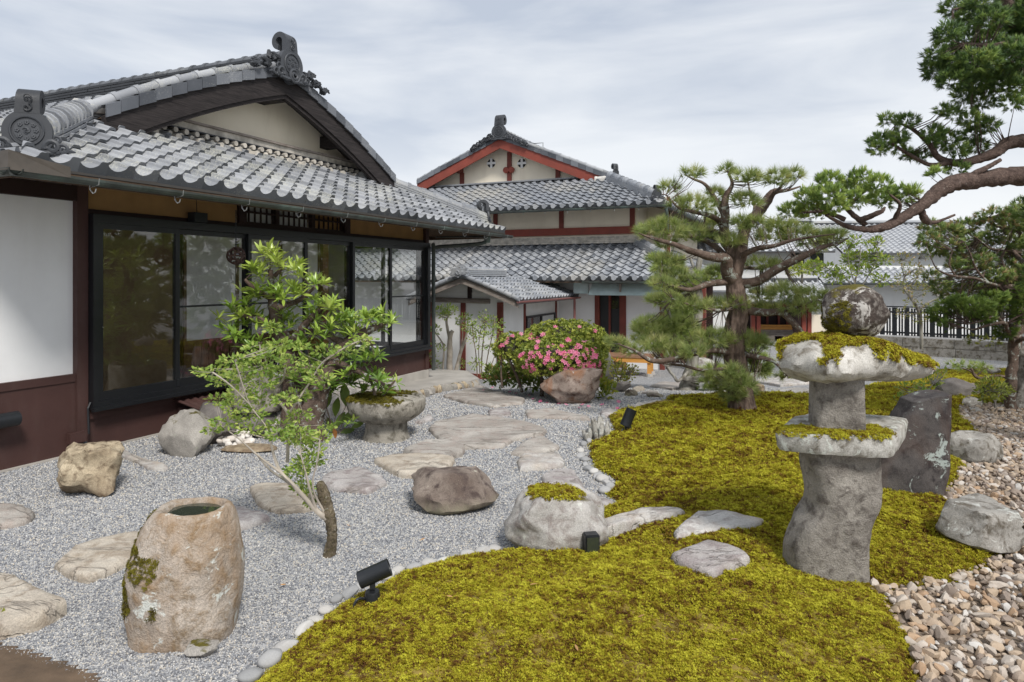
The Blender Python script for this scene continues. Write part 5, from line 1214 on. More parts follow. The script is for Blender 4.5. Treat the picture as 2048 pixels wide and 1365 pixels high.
def cap_obj():
    ring = []
    pl = CAPP
    for i in range(len(pl)):
        a, b = Vector(pl[i]), Vector(pl[(i+1) % len(pl)]); n = max(2, int((b-a).length/.02))
        for j in range(n): ring.append(a.lerp(b, j/n))
    n = len(ring)
    for _ in range(5): ring = [(ring[i-1]+ring[i]*2+ring[(i+1) % n])/4 for i in range(n)]
    c = Vector((0, 0)); v = []; f = []; zb_, zt0 = zl(764, YL-.1), zl(700, YL-.1)
    prof = [(.28, 0), (.50, .0), (.72, .10), (.90, .26), (.985, .46), (1.0, .68), (.97, .88), (.88, 1), (.7, 1), (.5, 1), (.3, 1), (.12, 1)]
    for s, h in prof:
        for p in ring:
            q = c+(p-c)*s; low = -.030*max(0, q.x-.15)/.25
            z = zb_+(zt0-zb_)*h+low*(1-h)
            z = z+captop(q.x, q.y)*(max(0, (h-.3)/.7))
            d = fbm((q.x*7+5, q.y*7, z*8), 5)
            v.append((q.x*(1+.085*d), q.y*(1+.085*d), z+.022*fbm((q.x*8, q.y*8, z*6+5), 4)))
    m = len(prof)
    for i in range(m-1):
        for k in range(n): f.append((i*n+k, i*n+(k+1) % n, (i+1)*n+(k+1) % n, (i+1)*n+k))
    f.append(tuple(range(n-1, -1, -1))); f.append(tuple(range((m-1)*n, m*n)))
    return MB().add(v, f).build('cap', ST['cap'], LN, 42)
CAPO = cap_obj()
v, f = rock_v((.325, .31, .275), 77, planes=40, rough=.045, sub=5, soft=1, lo=.92, bury=.05)
o = put('finial', np_mesh('finial', v, f, ST['ball'], smooth=True), LN); o.location = (xl(1723), 0, zl(674)); shade(o.data, 50)
# planter bowl, round basin
pp = hit(765, 887); 
pt = thing('stone_planter', 'wide mossy stone bowl on a round foot, planted with leafy sprigs', 'planter', Vector((pp.x, pp.y+.22, 0)))
MB().lathe([(.25, -.08), (.245, .0), (.215, .08), (.21, .17), (.235, .20)], 28, jit=.015).build('foot', ST['planter'], pt, 50)
MB().lathe([(.20, .175), (.27, .195), (.35, .25), (.385, .29), (.395, .33), (.40, .40), (.395, .415), (.375, .425), (.34, .42), (.33, .40), (.1, .43), (.02, .435)], 40, jit=.010).build('bowl', ST['planter'], pt, 45)
rb = hit(522, 822); rb = Vector((rb.x, rb.y+.5, 0))
t = thing('round_stone_basin', 'weathered round grey stone basin on a rock, half hidden by the light green leaves', 'basin', Vector(((520-CX)/F*7.15, 7.15, 0)))
MB().lathe([(.22, .26), (.27, .285), (.295, .36), (.30, .62), (.285, .665), (.24, .66), (.22, .60), (.02, .59)], 32, jit=.015).build('bowl', ST['planter'], t, 45)
v, f = rock_v((.62, .55, .30), 66, planes=12); o = put('base_rock', np_mesh('base_rock', v, f, ST['dark'], smooth=True), t); shade(o.data, 40)
# ---------------------------------------------------------------- spot lamps on the moss
def spot(label, p, az, tilt, L_=.155, r=.04, sx_=1.0):
    t = thing('garden_spotlight', label, 'spotlight', p, az)
    MB().lathe([(.036, -.06), (.036, .045), (.033, .055)], 18).build('stake_base', M['lamp_black'], t, 40)
    m = MB(); m.tube([(0, 0, .05), (0, 0, .095)], .011, 8); m.box(-.014, .014, -.02, .02, .07, .10); m.build('knuckle', M['lamp_black'], t)
    mm = Matrix.Translation((0, 0, .135)) @ Matrix.Rotation(tilt, 4, 'Y')
    MB().lathe([(r*.9, -L_*.45), (r, -L_*.43), (r, L_*.52), (r*1.02, L_*.53), (r*1.02, L_*.57), (r*.88, L_*.57), (r*.84, L_*.50), (.002, L_*.50)], 24, m=mm).build('head', M['lamp_black'], t, 40)
    MB().lathe([(r*.83, L_*.505), (r*.83, L_*.512)], 20, m=mm).build('lens', M['water'], t)
    m = MB(); m.tube(smooth_path([(-.03, 0, .02), (-.07, -.02, .03), (-.09, -.03, .0), (-.10, -.03, -.04)], 3), .007, 6); m.build('cable', M['lamp_black'], t)
    return t
spot('black cylinder spotlight on a stake at the near moss edge, aimed right', onm(745, 1205)+Vector((0, 0, .0)), rad(12), rad(70), .155, .042)
spot('black cylinder spotlight further back on the moss, tipped upward', onm(1256, 864)+Vector((0, 0, .0)), rad(15), rad(24), .185, .055)
p = onm(1876, 782); t = thing('garden_spotlight', 'small black round spotlight on the far moss behind the standing stone', 'spotlight', p)
MB().lathe([(.03, -.05), (.03, .05)], 12).build('stake_base', M['lamp_black'], t); MB().lathe([(.01, -.09), (.05, -.07), (.06, 0), (.055, .06), (.03, .075), (.01, .075)], 14, m=Matrix.Translation((0, 0, .09)) @ Matrix.Rotation(rad(-60), 4, 'Y')).build('head', M['lamp_black'], t, 60)
p = onm(1176, 1098)-Vector((-.01, .07, 0)); t = thing('floodlight', 'black square box floodlight set in the moss against the mossy boulder', 'lamp', p, rad(10))
bm = bmesh.new(); bmesh.ops.create_cube(bm, size=1); bmesh.ops.scale(bm, vec=(.085, .07, .125), verts=bm.verts); bmesh.ops.translate(bm, vec=(0, 0, .055), verts=bm.verts); bmesh.ops.bevel(bm, geom=bm.edges[:], offset=.006, segments=2, affect='EDGES')
me = bpy.data.meshes.new('housing'); bm.to_mesh(me); bm.free(); me.materials.append(M['lamp_black']); put('housing', me, t); MB().box(-.034, .034, -.038, -.0355, .005, .105).build('glass_front', M['water'], t); MB().box(-.02, .02, .03, .05, -.02, .05).build('bracket', M['lamp_black'], t)
# ---------------------------------------------------------------- pale stones along the moss edge
EDGE = [(590,1305),(560,1330),(520,1365),(625,1268),(648,1248),(668,1228),(690,1205),(716,1190),(736,1180),(790,1157),(812,1150),(845,1142),(872,1132),(900,1124),(925,1117),(950,1112),(980,1108),(1003,1105),
        (1216,836),(1213,848),(1222,858),(1230,869),(1218,874),(1205,879),(1190,882),(1178,890),(1172,902),(1173,912),(1181,920),(1183,930),(1191,940),(1200,946),(1208,953),(1216,960),(1226,966),(1232,976),(1222,984)]
v, f = rock_v((1, .8, .6), 131, planes=14, soft=1, rough=.04, sub=3); e1 = np_mesh('border_stone', v, f, M['edge'], smooth=True)
v, f = rock_v((1, .7, .5), 132, planes=12, rough=.05, sub=3); e2 = np_mesh('border_stone', v, f, M['edge'], smooth=True)
for i, (px, py) in enumerate(EDGE):
    near = i < 18; q = hit(px-4, py+2); o = put('border_stone', R.choice((e1, e2))); s_ = R.uniform(.065, .115) if near else R.uniform(.085, .13)
    o.location = (q.x-.035, q.y+(.02 if near else -.0), q.z-.004); o.scale = (s_, s_*R.uniform(.8, 1.1), s_*R.uniform(.6, .9)); o.rotation_euler = (R.uniform(-.2, .2), R.uniform(-.2, .2), R.uniform(-.5, .5)+(.6 if near else 1.4))
    tag(o, 'pale border stone of the near moss '+('below and left of the black spotlight' if px < 715 else 'just behind the black spotlight' if px < 830 else 'between the spotlight and the mossy boulder') if near else 'pale border stone on the far left moss edge '+('around the ribbed stone' if py < 900 else 'where the moss bulges out' if py < 945 else 'next to the square stepping stone'), 'stone', 'pale stones edging the moss')
# ---------------------------------------------------------------- loose ground cover
def gn_scatter(name, pts, rots, scl, protos, parent=None):
    me = bpy.data.meshes.new(name); me.vertices.add(len(pts)); me.vertices.foreach_set('co', np.asarray(pts, np.float32).ravel())
    a = me.attributes.new('rot', 'FLOAT_VECTOR', 'POINT'); a.data.foreach_set('vector', np.asarray(rots, np.float32).ravel())
    a = me.attributes.new('siz', 'FLOAT_VECTOR', 'POINT'); a.data.foreach_set('vector', np.asarray(scl, np.float32).ravel())
    o = put(name, me, parent); o['kind'] = 'stuff'
    c = bpy.data.collections.new(name+'_source')
    for i, (m_) in enumerate(protos): c.objects.link(bpy.data.objects.new(name+'_piece', m_))
    g = bpy.data.node_groups.new(name, 'GeometryNodeTree')
    g.interface.new_socket('Geometry', in_out='INPUT', socket_type='NodeSocketGeometry'); g.interface.new_socket('Geometry', in_out='OUTPUT', socket_type='NodeSocketGeometry')
    N = g.nodes.new; i_ = N('NodeGroupInput'); o_ = N('NodeGroupOutput'); ip = N('GeometryNodeInstanceOnPoints'); ci = N('GeometryNodeCollectionInfo')
    ci.inputs['Collection'].default_value = c; ci.inputs['Separate Children'].default_value = True; ci.inputs['Reset Children'].default_value = True
    r = N('GeometryNodeInputNamedAttribute'); r.data_type = 'FLOAT_VECTOR'; r.inputs[0].default_value = 'rot'; s = N('GeometryNodeInputNamedAttribute'); s.data_type = 'FLOAT_VECTOR'; s.inputs[0].default_value = 'siz'
    er = N('FunctionNodeEulerToRotation'); L = g.links.new
    L(i_.outputs[0], ip.inputs['Points']); L(ci.outputs[0], ip.inputs['Instance']); ip.inputs['Pick Instance'].default_value = True
    L(r.outputs[0], er.inputs[0]); L(er.outputs[0], ip.inputs['Rotation']); L(s.outputs[0], ip.inputs['Scale']); L(ip.outputs[0], o_.inputs[0])
    md = o.modifiers.new('scatter', 'NODES'); md.node_group = g; return o
def field(dens, y0, y1, mx, n):
    """random ground points in the picture, dens(y) per square metre relative to mx"""
    y = NP.uniform(y0, y1, n); hw = .80*y+.7; x = NP.uniform(-1, 1, n)*(.80*y1+.7); k = (abs(x) < hw) & (NP.uniform(0, 1, n) < dens(y)/mx); return x[k], y[k]
# grey gravel
gs_ = lambda y: np.clip(.0026*y, .0088, .019)
dn = lambda y: 1.15/gs_(y)**2
area = 2*(.8*11.5+.7)*(11.5-2.4); x, y = field(dn, 2.4, 11.5, dn(2.4), int(area*dn(2.4)))
k = (poly_sd(MOSS, x, y) < .03) & (poly_sd(CRUSH, x, y) < 0) & (poly_sd(SOIL, x, y) < .02) & (x < 2.2+.2*y)
lx = (x-OA.x)*math.cos(rad(ANG))+(y-OA.y)*math.sin(rad(ANG)); ly = -(x-OA.x)*math.sin(rad(ANG))+(y-OA.y)*math.cos(rad(ANG))
k &= (ly < -.01) | (lx > 6.4)
AP = np.array([(p.x, p.y) for p in P_AP]); k &= poly_sd(AP, x, y) < 0
for sp in STEP_POLY: k &= poly_sd(sp, x, y) < .004
x, y = x[k], y[k]; s = gs_(y)*NP.uniform(.55, 1.15, len(x))
pts = np.stack([x, y, gh(x, y)+s*.12], 1)
pro = []
for i in range(6):
    v, f = rock_v((1, .85, .62), 400+i, planes=9, rough=.0, sub=1, lo=.7); pro.append(np_mesh('gravel_piece', v-np.array([0, 0, .3]), f, M['pebble']))
gn_scatter('gravel', pts, NP.uniform(-3.1, 3.1, (len(x), 3)), np.repeat(s[:, None], 3, 1), pro)
NG = len(x)
# moss
def tuft(seed, stems=9, leaf=5):
    rg = random.Random(seed); v = []; f = []
    for k in range(stems):
        r = math.sqrt(rg.random())*.85; a = rg.uniform(0, TAU); c = Vector((r*math.cos(a), r*math.sin(a), 0)); h = rg.uniform(.35, 1.0)*(1.05-.4*r); top = c+Vector((rg.uniform(-.1, .1), rg.uniform(-.1, .1), h))
        for j in range(leaf):
            b = TAU*(j+rg.random()*.6)/leaf; d = Vector((math.cos(b), math.sin(b), rg.uniform(.25, 1.1))).normalized()*rg.uniform(.34, .52); s_ = d.cross(Vector((0, 0, 1))).normalized()*.10
            base = top-Vector((0, 0, .22)); n = len(v); v += [base-s_, base+s_, base+d+Vector((0, 0, .06))]; f.append((n, n+1, n+2))
            if j < 2: n = len(v); v += [c-s_*.7+Vector((0, 0, .0)), c+s_*.7, base+d*.5]; f.append((n, n+1, n+2))
    return np_mesh('moss_tuft', np.array([tuple(p) for p in v]), np.array(f), M['moss'])
TUFT = [tuft(i) for i in range(6)]; TUFT_D = []
for m_ in TUFT[:3]: m2 = m_.copy(); m2.materials.clear(); m2.materials.append(M['moss_dark']); TUFT_D.append(m2)
ms_ = lambda y: np.clip(.0058*y, .017, .052)
dn = lambda y: 2.9/ms_(y)**2
area = 2*(.8*16+.7)*(16-2.4); x, y = field(dn, 2.4, 16, dn(2.4), int(area*dn(2.4)))
sdm = poly_sd(MOSS, x, y); k = sdm > np.where(poly_sd(CRUSH, x, y) > -.2, -.03, -.004)
for sp in STEP_POLY: k &= poly_sd(sp, x, y) < -.004
x, y = x[k], y[k]; s = ms_(y)*NP.uniform(.7, 1.25, len(x))
nzv = np.array([mnoise.noise((a*5, b*5, 0))+.6*mnoise.noise((a*13, b*13, 3)) for a, b in zip(x, y)])
kk = nzv > -9; x, y, s, nzv = x[kk], y[kk], s[kk], nzv[kk]; s = s*(1+.18*nzv)
z = moss_z(x, y); pts = np.stack([x, y, z-.004+.016*np.clip(nzv, -.3, 1.2)], 1)
gn_scatter('moss', pts, np.stack([NP.normal(0, .22, len(x)), NP.normal(0, .22, len(x)), NP.uniform(0, 6.28, len(x))], 1), np.stack([s, s, s*NP.uniform(.75, 1.2, len(x))], 1), TUFT)
NMO = len(x)
# moss on stones: tufts on the upward faces of a mesh
def moss_on(o, name, parent, dens, size, fn, seed=0, dark=False):
    me = o.data; rg = np.random.default_rng(seed); P_ = []; N_ = []
    me.calc_loop_triangles()
    for t in me.loop_triangles:
        a, b, c = [me.vertices[i].co for i in t.vertices]; n = t.normal; w = fn((a+b+c)/3, n)
        if w <= 0: continue
        for _ in range(rg.poisson(t.area*dens*w)):
            u, v_ = rg.random(2); 
            if u+v_ > 1: u, v_ = 1-u, 1-v_
            p = a+(b-a)*u+(c-a)*v_
            if fn(p, n) > 0: P_.append(tuple(p-n*size*.12)); N_.append(Vector((n.x, n.y, n.z+.5)).normalized().to_track_quat('Z', 'Y').to_euler())
    mw = Matrix.Identity(4) if parent is o else o.matrix_basis.copy()
    q = gn_scatter(name, P_, [tuple(e) for e in N_], (np.random.default_rng(seed).uniform(.7, 1.3, (len(P_), 1))*size*np.ones((1, 3))), TUFT_D if dark else TUFT, parent); q.matrix_local = mw; return q
def capf(p, n):
    if n.z < .2: return 0
    edge = .03*fbm((p.x*6, p.y*6, 2)); bare = math.hypot((p.x+.30)/.13, (p.y+.17)/.15) < 1+.6*fbm((p.x*9, p.y*9, 1)) or math.hypot((p.x+.02)/.12, (p.y+.33)/.10) < 1+.5*fbm((p.x*9, p.y*9, 7))
    if bare: return 0
    return 1 if p.z > zl(713, YL-.1)-.055*max(0, p.x-.12)/.3-.02*(p.x < -.2)+edge else 0
moss_on(CAPO, 'moss_cover', LN, 9500, .021, capf, 1)
pf = [c for c in LN.children if c.name.startswith('platform')][0]
moss_on(pf, 'moss_cover', LN, 9000, .014, lambda p, n: 1 if n.z > .35 and p.y < .02+.06*fbm((p.x*5, p.y*5, 3)) and p.x < xl(1775) else 0, 2)
fo = [c for c in LN.children if c.name.startswith('finial')][0]
moss_on(fo, 'moss_cover', LN, 8000, .011, lambda p, n: 1 if (math.hypot((p.x+.12)/.05, (p.z-.11)/.075) < 1+.5*fbm((p.x*12, p.y*12, p.z*12)) and p.y < .05) else 0, 3, True)
rkz = max(v.co.z for v in rk.data.vertices)
moss_on(rk, 'moss_cover', rk, 5200, .020, lambda p, n: 1 if n.z > .72 and p.z > rkz*.86+.03*fbm((p.x*6, p.y*6, 0)) and math.hypot(p.x/.17, (p.y+.02)/.16) < 1+.4*fbm((p.x*7, p.y*7, 3)) else 0, 4)
bs = [c for c in ba_.children if c.name.startswith('stone_body')][0]
moss_on(bs, 'moss_cover', ba_, 9000, .011, lambda p, n: 1 if p.y < 0 and p.x < -.03 and .12 < p.z < zr-.01 and fbm((p.x*9, p.y*9+2, p.z*7), 4) > .10+1.2*max(0, p.x+.14) else 0, 5, True)
pb = [c for c in pt.children if c.name.startswith('bowl')][0]
moss_on(pb, 'moss_cover', pt, 3600, .018, lambda p, n: 1 if n.z > .3 and p.z > .385 and (p.x < .16+.2*fbm((p.x*5, p.y*5, 1))) else 0, 6, True)
# crushed stone: the 300 that show largest are stones of their own
cell = .038; gx_, gy_ = np.meshgrid(np.arange(1.4, 8.6, cell), np.arange(2.2, 9.2, cell)); x = (gx_+NP.uniform(-.5, .5, gx_.shape)*cell).ravel(); y = (gy_+NP.uniform(-.5, .5, gy_.shape)*cell).ravel()
k = (poly_sd(CRUSH, x, y) > -.14) & (poly_sd(MOSS, x, y) < .035) & (x < .80*y+.9); x, y = x[k], y[k]
s = .023+.046*NP.uniform(0, 1, len(x))**2.2; zz = crush_z(x, y)+s*.10+NP.uniform(0, .022, len(x))
cm = []
for i in range(8):
    v, f = rock_v((1.15, .85, .62), 500+i, planes=8, rough=.02, sub=2, lo=.58); m_ = np_mesh('crushed_stone', v-np.array([0, 0, .3]), f, M['crush'], smooth=True); shade(m_, 22); cm.append(m_)
CRC = [('tan', (.40, .31, .22), (.50, .39, .29)), ('grey brown', (.22, .175, .145), (.32, .26, .21)), ('rusty orange', (.34, .225, .14), (.43, .30, .195)), ('pale beige', (.43, .37, .31), (.51, .45, .39)), ('whitish', (.50, .475, .44), (.57, .545, .51))]
cmv = []
for nm, a_, b_ in CRC:
    mt_ = pebble_mat(nm+' crushed stone', (0, a_), (1, b_)); cmv.append([])
    for m_ in cm: m2 = m_.copy(); m2.materials.clear(); m2.materials.append(mt_); cmv[-1].append(m2)
ANCH = [(hit(a, b), t) for a, b, t in ((1765,1200,'by the lantern foot'),(1965,1140,'in front of the flat topped stone'),(1850,1290,'by the nearest tip of the moss'),(1870,1350,'at the front end of the bed'),(2010,1350,'in the front outer corner'),(2020,1230,'along the outer side'),(1890,1225,'midway between lantern and flat topped stone'),(2030,1050,'right of the flat topped stone'),(1990,950,'right of the standing stone'))]
def crush_label(x, y, s, ci):
    sz = 'large' if s > .062 else 'medium' if s > .042 else 'small'
    d = float(poly_sd(MOSS, np.array([x]), np.array([y]))[0]); wh = min(((x-a.x)**2+(y-a.y)**2, t) for a, t in ANCH)[1]+(', against the moss' if d > -.10 else '')
    return f'{sz} {CRC[ci][0]} crushed stone {wh}'
big = s/y*np.where((x/y < .76) & (y > 2.78), 1, .01); order = np.argsort(-big)[:300]; sel = np.zeros(len(x), bool); sel[order] = True
for i in order:
    ci = int(R.choices(range(5), (4, 4, 2, 2.5, .8))[0]); o = put('crushed_stone', R.choice(cmv[ci])); o.location = (x[i], y[i], zz[i]); o.rotation_euler = (R.gauss(0, .45), R.gauss(0, .45), R.uniform(0, TAU)); o.scale = (s[i]*R.uniform(.9, 1.2), s[i], s[i]*R.uniform(.8, 1.15))
    tag(o, crush_label(x[i], y[i], s[i], ci), 'stone', 'crushed stones beside the moss')
k = ~sel; n = k.sum()
gn_scatter('crushed_stone_fill', np.stack([x[k], y[k], zz[k]], 1), np.stack([NP.normal(0, .45, n), NP.normal(0, .45, n), NP.uniform(0, TAU, n)], 1), s[k][:, None]*NP.uniform(.85, 1.2, (n, 3)), cm)
# ---------------------------------------------------------------- plants: shared parts
def conv(ox, oy, sc): return lambda q: (ox+q[0]/sc, oy+q[1]/sc)
def limb(name, rows, Y0, mat, par, org, cv=lambda q: q[:2], k=5, n=8, jit=.06, rs=1.0):
    """rows: x, y, half width in picture pixels (of the zoomed view), depth offset"""
    pts = []
    for r in rows:
        px, py = cv(r); px2, _ = cv((r[0]+r[2], r[1])); Y = Y0+(r[3] if len(r) > 3 else 0); p = at(px, py, Y); pts.append((*p, max(.003, (px2-px)/F*Y*rs)))
    S_ = smooth_path(pts, k); pp_ = [Vector(p[:3])-org for p in S_]; rr = [max(.002, p[3]) for p in S_]
    pp_ = [p+Vector((fbm((p.x*4, p.y*4, p.z*4), 2), fbm((p.x*4+9, p.y*4, p.z*4), 2), 0))*min(.02, r*.35) for p, r in zip(pp_, rr)]
    MB().tube(pp_, rr, n, True, jit).build(name, mat, par, 60)
    return pp_
def clouds(pads, Y0, org, per_area, cv=lambda q: q[:2], top=.35, depth=.8, dj=.35):
    """random points and outward directions in flattened ellipsoids given in picture pixels"""
    P_ = []; D_ = []
    for q in pads:
        px, py = cv(q); ax_, ay_ = cv((q[0]+q[2], q[1]+q[3])); dY = q[4] if len(q) > 4 else R.uniform(-dj, dj); Y = Y0+dY
        c = np.array(at(px, py, Y)-org); rx_ = (ax_-px)/F*Y; rz_ = (ay_-py)/F*Y; ry_ = rx_*depth
        n = int(per_area*rx_*rz_*math.pi)+2; u = NP.normal(size=(n, 3)); u /= np.linalg.norm(u, axis=1, keepdims=True); u *= NP.uniform(.25, 1, (n, 1))**.5
        P_.append(c+u*np.array([rx_, ry_, rz_])); d = u.copy(); d[:, 2] += top; D_.append(d)
    return np.concatenate(P_), np.concatenate(D_)
def twigs(name, limbs, P_, par, mat, r=.005, sag=.0, frac=.4, maxd=1.2, joint=True):
    L_ = np.array([tuple(p) for l in limbs for p in l[len(l)//4:]]); m = MB()
    idx = NP.permutation(len(P_))[:int(len(P_)*frac)]; C_ = np.array(L_)
    for i in idx:
        p = P_[i]; d = np.linalg.norm(C_-p, axis=1); j = int(np.argmin(d))
        if d[j] > maxd or d[j] < .02: continue
        a = Vector(C_[j]); b = Vector(p); mid = a.lerp(b, .55)+Vector((R.uniform(-.05, .05), R.uniform(-.05, .05), R.uniform(-.06, .01)-sag))*d[j]; rr = r*(.6+d[j]*.8)
        m.tube([a, mid, b], [rr, rr*.7, rr*.35], 4, False)
    return tag(m.build(name, mat, par, 60), kind='stuff')
LEAF = (np.array([(0, 0, 0), (-.24, .05, .45), (0, -.02, 1), (.24, .05, .45)]), np.array([(0, 1, 2), (0, 2, 3)]))
def needle_tuft(n=26, seed=1, w=.030, spread=1.15):
    rg = random.Random(seed); v = []; f = []
    for i in range(n):
        th = rg.uniform(.05, spread); a = rg.uniform(0, TAU); d = Vector((math.sin(th)*math.cos(a), math.sin(th)*math.sin(a), math.cos(th))); s_ = d.orthogonal().normalized(); s_ = (Matrix.Rotation(rg.uniform(0, 6), 3, d) @ s_)*w; L_ = rg.uniform(.75, 1.05)
        k = len(v); b = d*.04+Vector((0, 0, rg.uniform(-.25, .0))); v += [b-s_, b+s_, b+d*L_]; f.append((k, k+1, k+2))
    return np.array([tuple(p) for p in v]), np.array(f)
def spray(n=13, seed=2, spread=.75, w=.085):
    rg = random.Random(seed); v = []; f = []
    for i in range(n):
        th = rg.uniform(0, spread); a = rg.uniform(0, TAU); d = Vector((math.sin(th)*math.cos(a), math.sin(th)*math.sin(a), math.cos(th))); s_ = d.orthogonal().normalized(); t_ = d.cross(s_); L_ = rg.uniform(.55, 1.05); b = Vector((rg.uniform(-.15, .15), rg.uniform(-.15, .15), rg.uniform(-.2, .1))); k = len(v)
        for q in (0, TAU/3, 2*TAU/3): v.append(b+d*L_*.45+(s_*math.cos(q)+t_*math.sin(q))*w)
        v += [b, b+d*L_]; f += [(k, k+1, k+4), (k+1, k+2, k+4), (k+2, k, k+4), (k+1, k, k+3)]
    return np.array([tuple(p) for p in v]), np.array(f)
def foliage(name, par, tm, P_, D_, size, mat, var=.25, tint=None, droop=0):
    D_ = D_+NP.normal(0, .25, D_.shape); D_[:, 2] -= droop; n = len(P_)
    o = scatter(name, tm[0], tm[1], rot_to(D_), P_, size*NP.uniform(1-var, 1+var, n), mat, par, NP.uniform(0, 1, n) if tint is None else tint); return tag(o, kind='stuff') if False else o
LM = {}
LM['pine'] = leafmat('pine needles', (0, (.17, .23, .08)), (.45, (.33, .40, .14)), (.8, (.48, .53, .20)), (1, (.60, .58, .27)), rough=.5, trans=.42)
LM['pine_l'] = leafmat('light pine needles', (0, (.19, .27, .065)), (.5, (.36, .46, .12)), (1, (.54, .58, .19)), rough=.5, trans=.3)
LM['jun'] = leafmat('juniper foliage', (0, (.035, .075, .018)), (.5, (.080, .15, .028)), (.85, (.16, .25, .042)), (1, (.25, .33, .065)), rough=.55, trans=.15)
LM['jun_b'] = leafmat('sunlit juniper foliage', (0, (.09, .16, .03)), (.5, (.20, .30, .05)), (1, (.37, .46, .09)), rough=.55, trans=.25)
LM['cyp'] = leafmat('cypress foliage', (0, (.09, .14, .04)), (.4, (.16, .25, .055)), (.75, (.27, .32, .08)), (1, (.40, .27, .13)), rough=.6, trans=.2)
LM['broad'] = leafmat('glossy broad leaves', (0, (.075, .15, .028)), (.45, (.18, .30, .045)), (.8, (.34, .46, .075)), (1, (.50, .59, .13)), rough=.28, trans=.25, spec=.5)
LM['light'] = leafmat('thin young leaves', (0, (.17, .29, .055)), (.5, (.33, .46, .10)), (1, (.56, .62, .17)), rough=.5, trans=.4)
LM['azal'] = leafmat('azalea leaves', (0, (.12, .16, .03)), (.5, (.28, .33, .055)), (1, (.48, .50, .10)), rough=.5, trans=.25)
LM['fern'] = leafmat('ground leaves', (0, (.07, .12, .028)), (.5, (.17, .25, .05)), (.82, (.33, .33, .10)), (1, (.40, .26, .12)), rough=.5, trans=.25)
LM['yellow'] = leafmat('yellow green leaves', (0, (.16, .22, .03)), (.5, (.34, .36, .05)), (1, (.55, .42, .08)), rough=.5, trans=.35)
LM['maple'] = leafmat('pale maple leaves', (0, (.15, .25, .04)), (.6, (.27, .37, .06)), (1, (.48, .50, .10)), rough=.5, trans=.45)
LM['olive'] = leafmat('olive red leaves', (0, (.17, .20, .06)), (.5, (.32, .33, .11)), (1, (.46, .30, .16)), rough=.5, trans=.3)
LM['petal'] = (lambda n: n.done(n.n('ShaderNodeMixShader', {0: .3, 1: n.bsdf(n.mix(rnd(n), (.80, .13, .30), (.88, .32, .48)), .55), 2: n.n('ShaderNodeBsdfTranslucent', {0: (.9, .2, .35)}).outputs[0]}).outputs[0]))(NT('pink petals'))
# ---------------------------------------------------------------- the big pine
z7 = conv(1220, 320, 2.624)
pb_ = onm(1482, 824); YP = pb_.y+.12
PN = thing('pine_tree', 'old trained pine with a thick scaly trunk and layered cloud pads, rising from the moss', 'tree', Vector(((1482-CX)/F*YP, YP, float(top_z((1482-CX)/F*YP, YP)))))
og = PN.location
LB = []
limb('trunk', [(694,1335,88), (690,1290,74), (682,1200,64), (660,1080,60), (652,1000,58), (655,900,57), (672,790,52), (662,700,50), (650,640,46), (664,560,38), (682,490,36), (698,400,28), (708,340,22)], YP, M['bark'], PN, og, z7, 5, 14, .05)
for rows in (
 [(680,655,26,0), (780,632,24,-.1), (900,562,22,-.2), (1000,512,18,-.3), (1110,462,13,-.3), (1180,440,8,-.3), (1250,412,4,-.2)],
 [(650,640,44,0), (618,585,34,-.1), (610,520,28,-.2), (540,512,24,-.3), (430,482,18,-.45), (330,442,13,-.5), (220,412,8,-.5), (150,385,3,-.5)],
 [(670,520,30,0), (600,420,26,.1), (602,300,24,.1), (604,200,18,.1), (640,130,10,.1), (618,60,5,.1)],
 [(690,430,28,0), (730,340,27,.1), (780,275,28,.2), (825,215,27,.2), (860,168,18,.2), (930,160,8,.2), (1000,140,4,.2)],
 [(660,520,18,0), (760,470,15,-.2), (860,452,12,-.4), (960,422,9,-.5), (1085,402,5,-.6), (1180,390,3,-.6)],
 [(630,640,20,0), (520,652,16,-.2), (420,682,12,-.3), (330,662,6,-.4), (270,640,3,-.4)],
 [(620,520,18,0), (530,440,15,.3), (420,402,11,.4), (300,402,6,.5), (190,378,3,.5)],
 [(690,790,24,0), (820,802,20,-.2), (900,802,18,-.3), (960,852,18,-.35), (1012,905,10,-.4), (1030,925,4,-.4)],
 [(890,800,14,-.3), (930,780,12,-.3), (1010,760,8,-.4), (1090,735,4,-.4)],
 [(640,1015,20,0), (540,1000,15,-.2), (430,1022,13,-.3), (300,1052,14,-.4), (210,1052,13,-.5), (130,1002,7,-.5), (40,965,3,-.5)],
 [(690,1020,18,0), (790,1040,13,-.2), (860,1060,9,-.25), (930,1130,5,-.3)],
 [(600,300,14,.1), (550,200,12,.2), (500,130,9,.2), (440,102,6,.2), (390,78,3,.2)],
 [(590,330,16,.1), (520,290,14,-.1), (430,272,10,-.2), (360,252,7,-.2), (300,190,4,-.2), (270,180,2,-.2)],
 [(720,370,10,.1), (760,250,9,.3), (740,190,7,.3), (720,100,4,.3)],
 [(680,560,10,0), (760,570,9,.2), (840,560,6,.3), (900,540,3,.3)],
 [(640,1090,12,0), (500,1105,9,-.1), (380,1080,7,-.2), (280,1070,4,-.3)],
 [(650,780,12,0), (560,790,9,-.2), (450,770,6,-.3), (330,730,3,-.3)]):
    LB.append(limb('branch', rows, YP, M['bark_lichen'], PN, og, z7, 6, 8, .07))
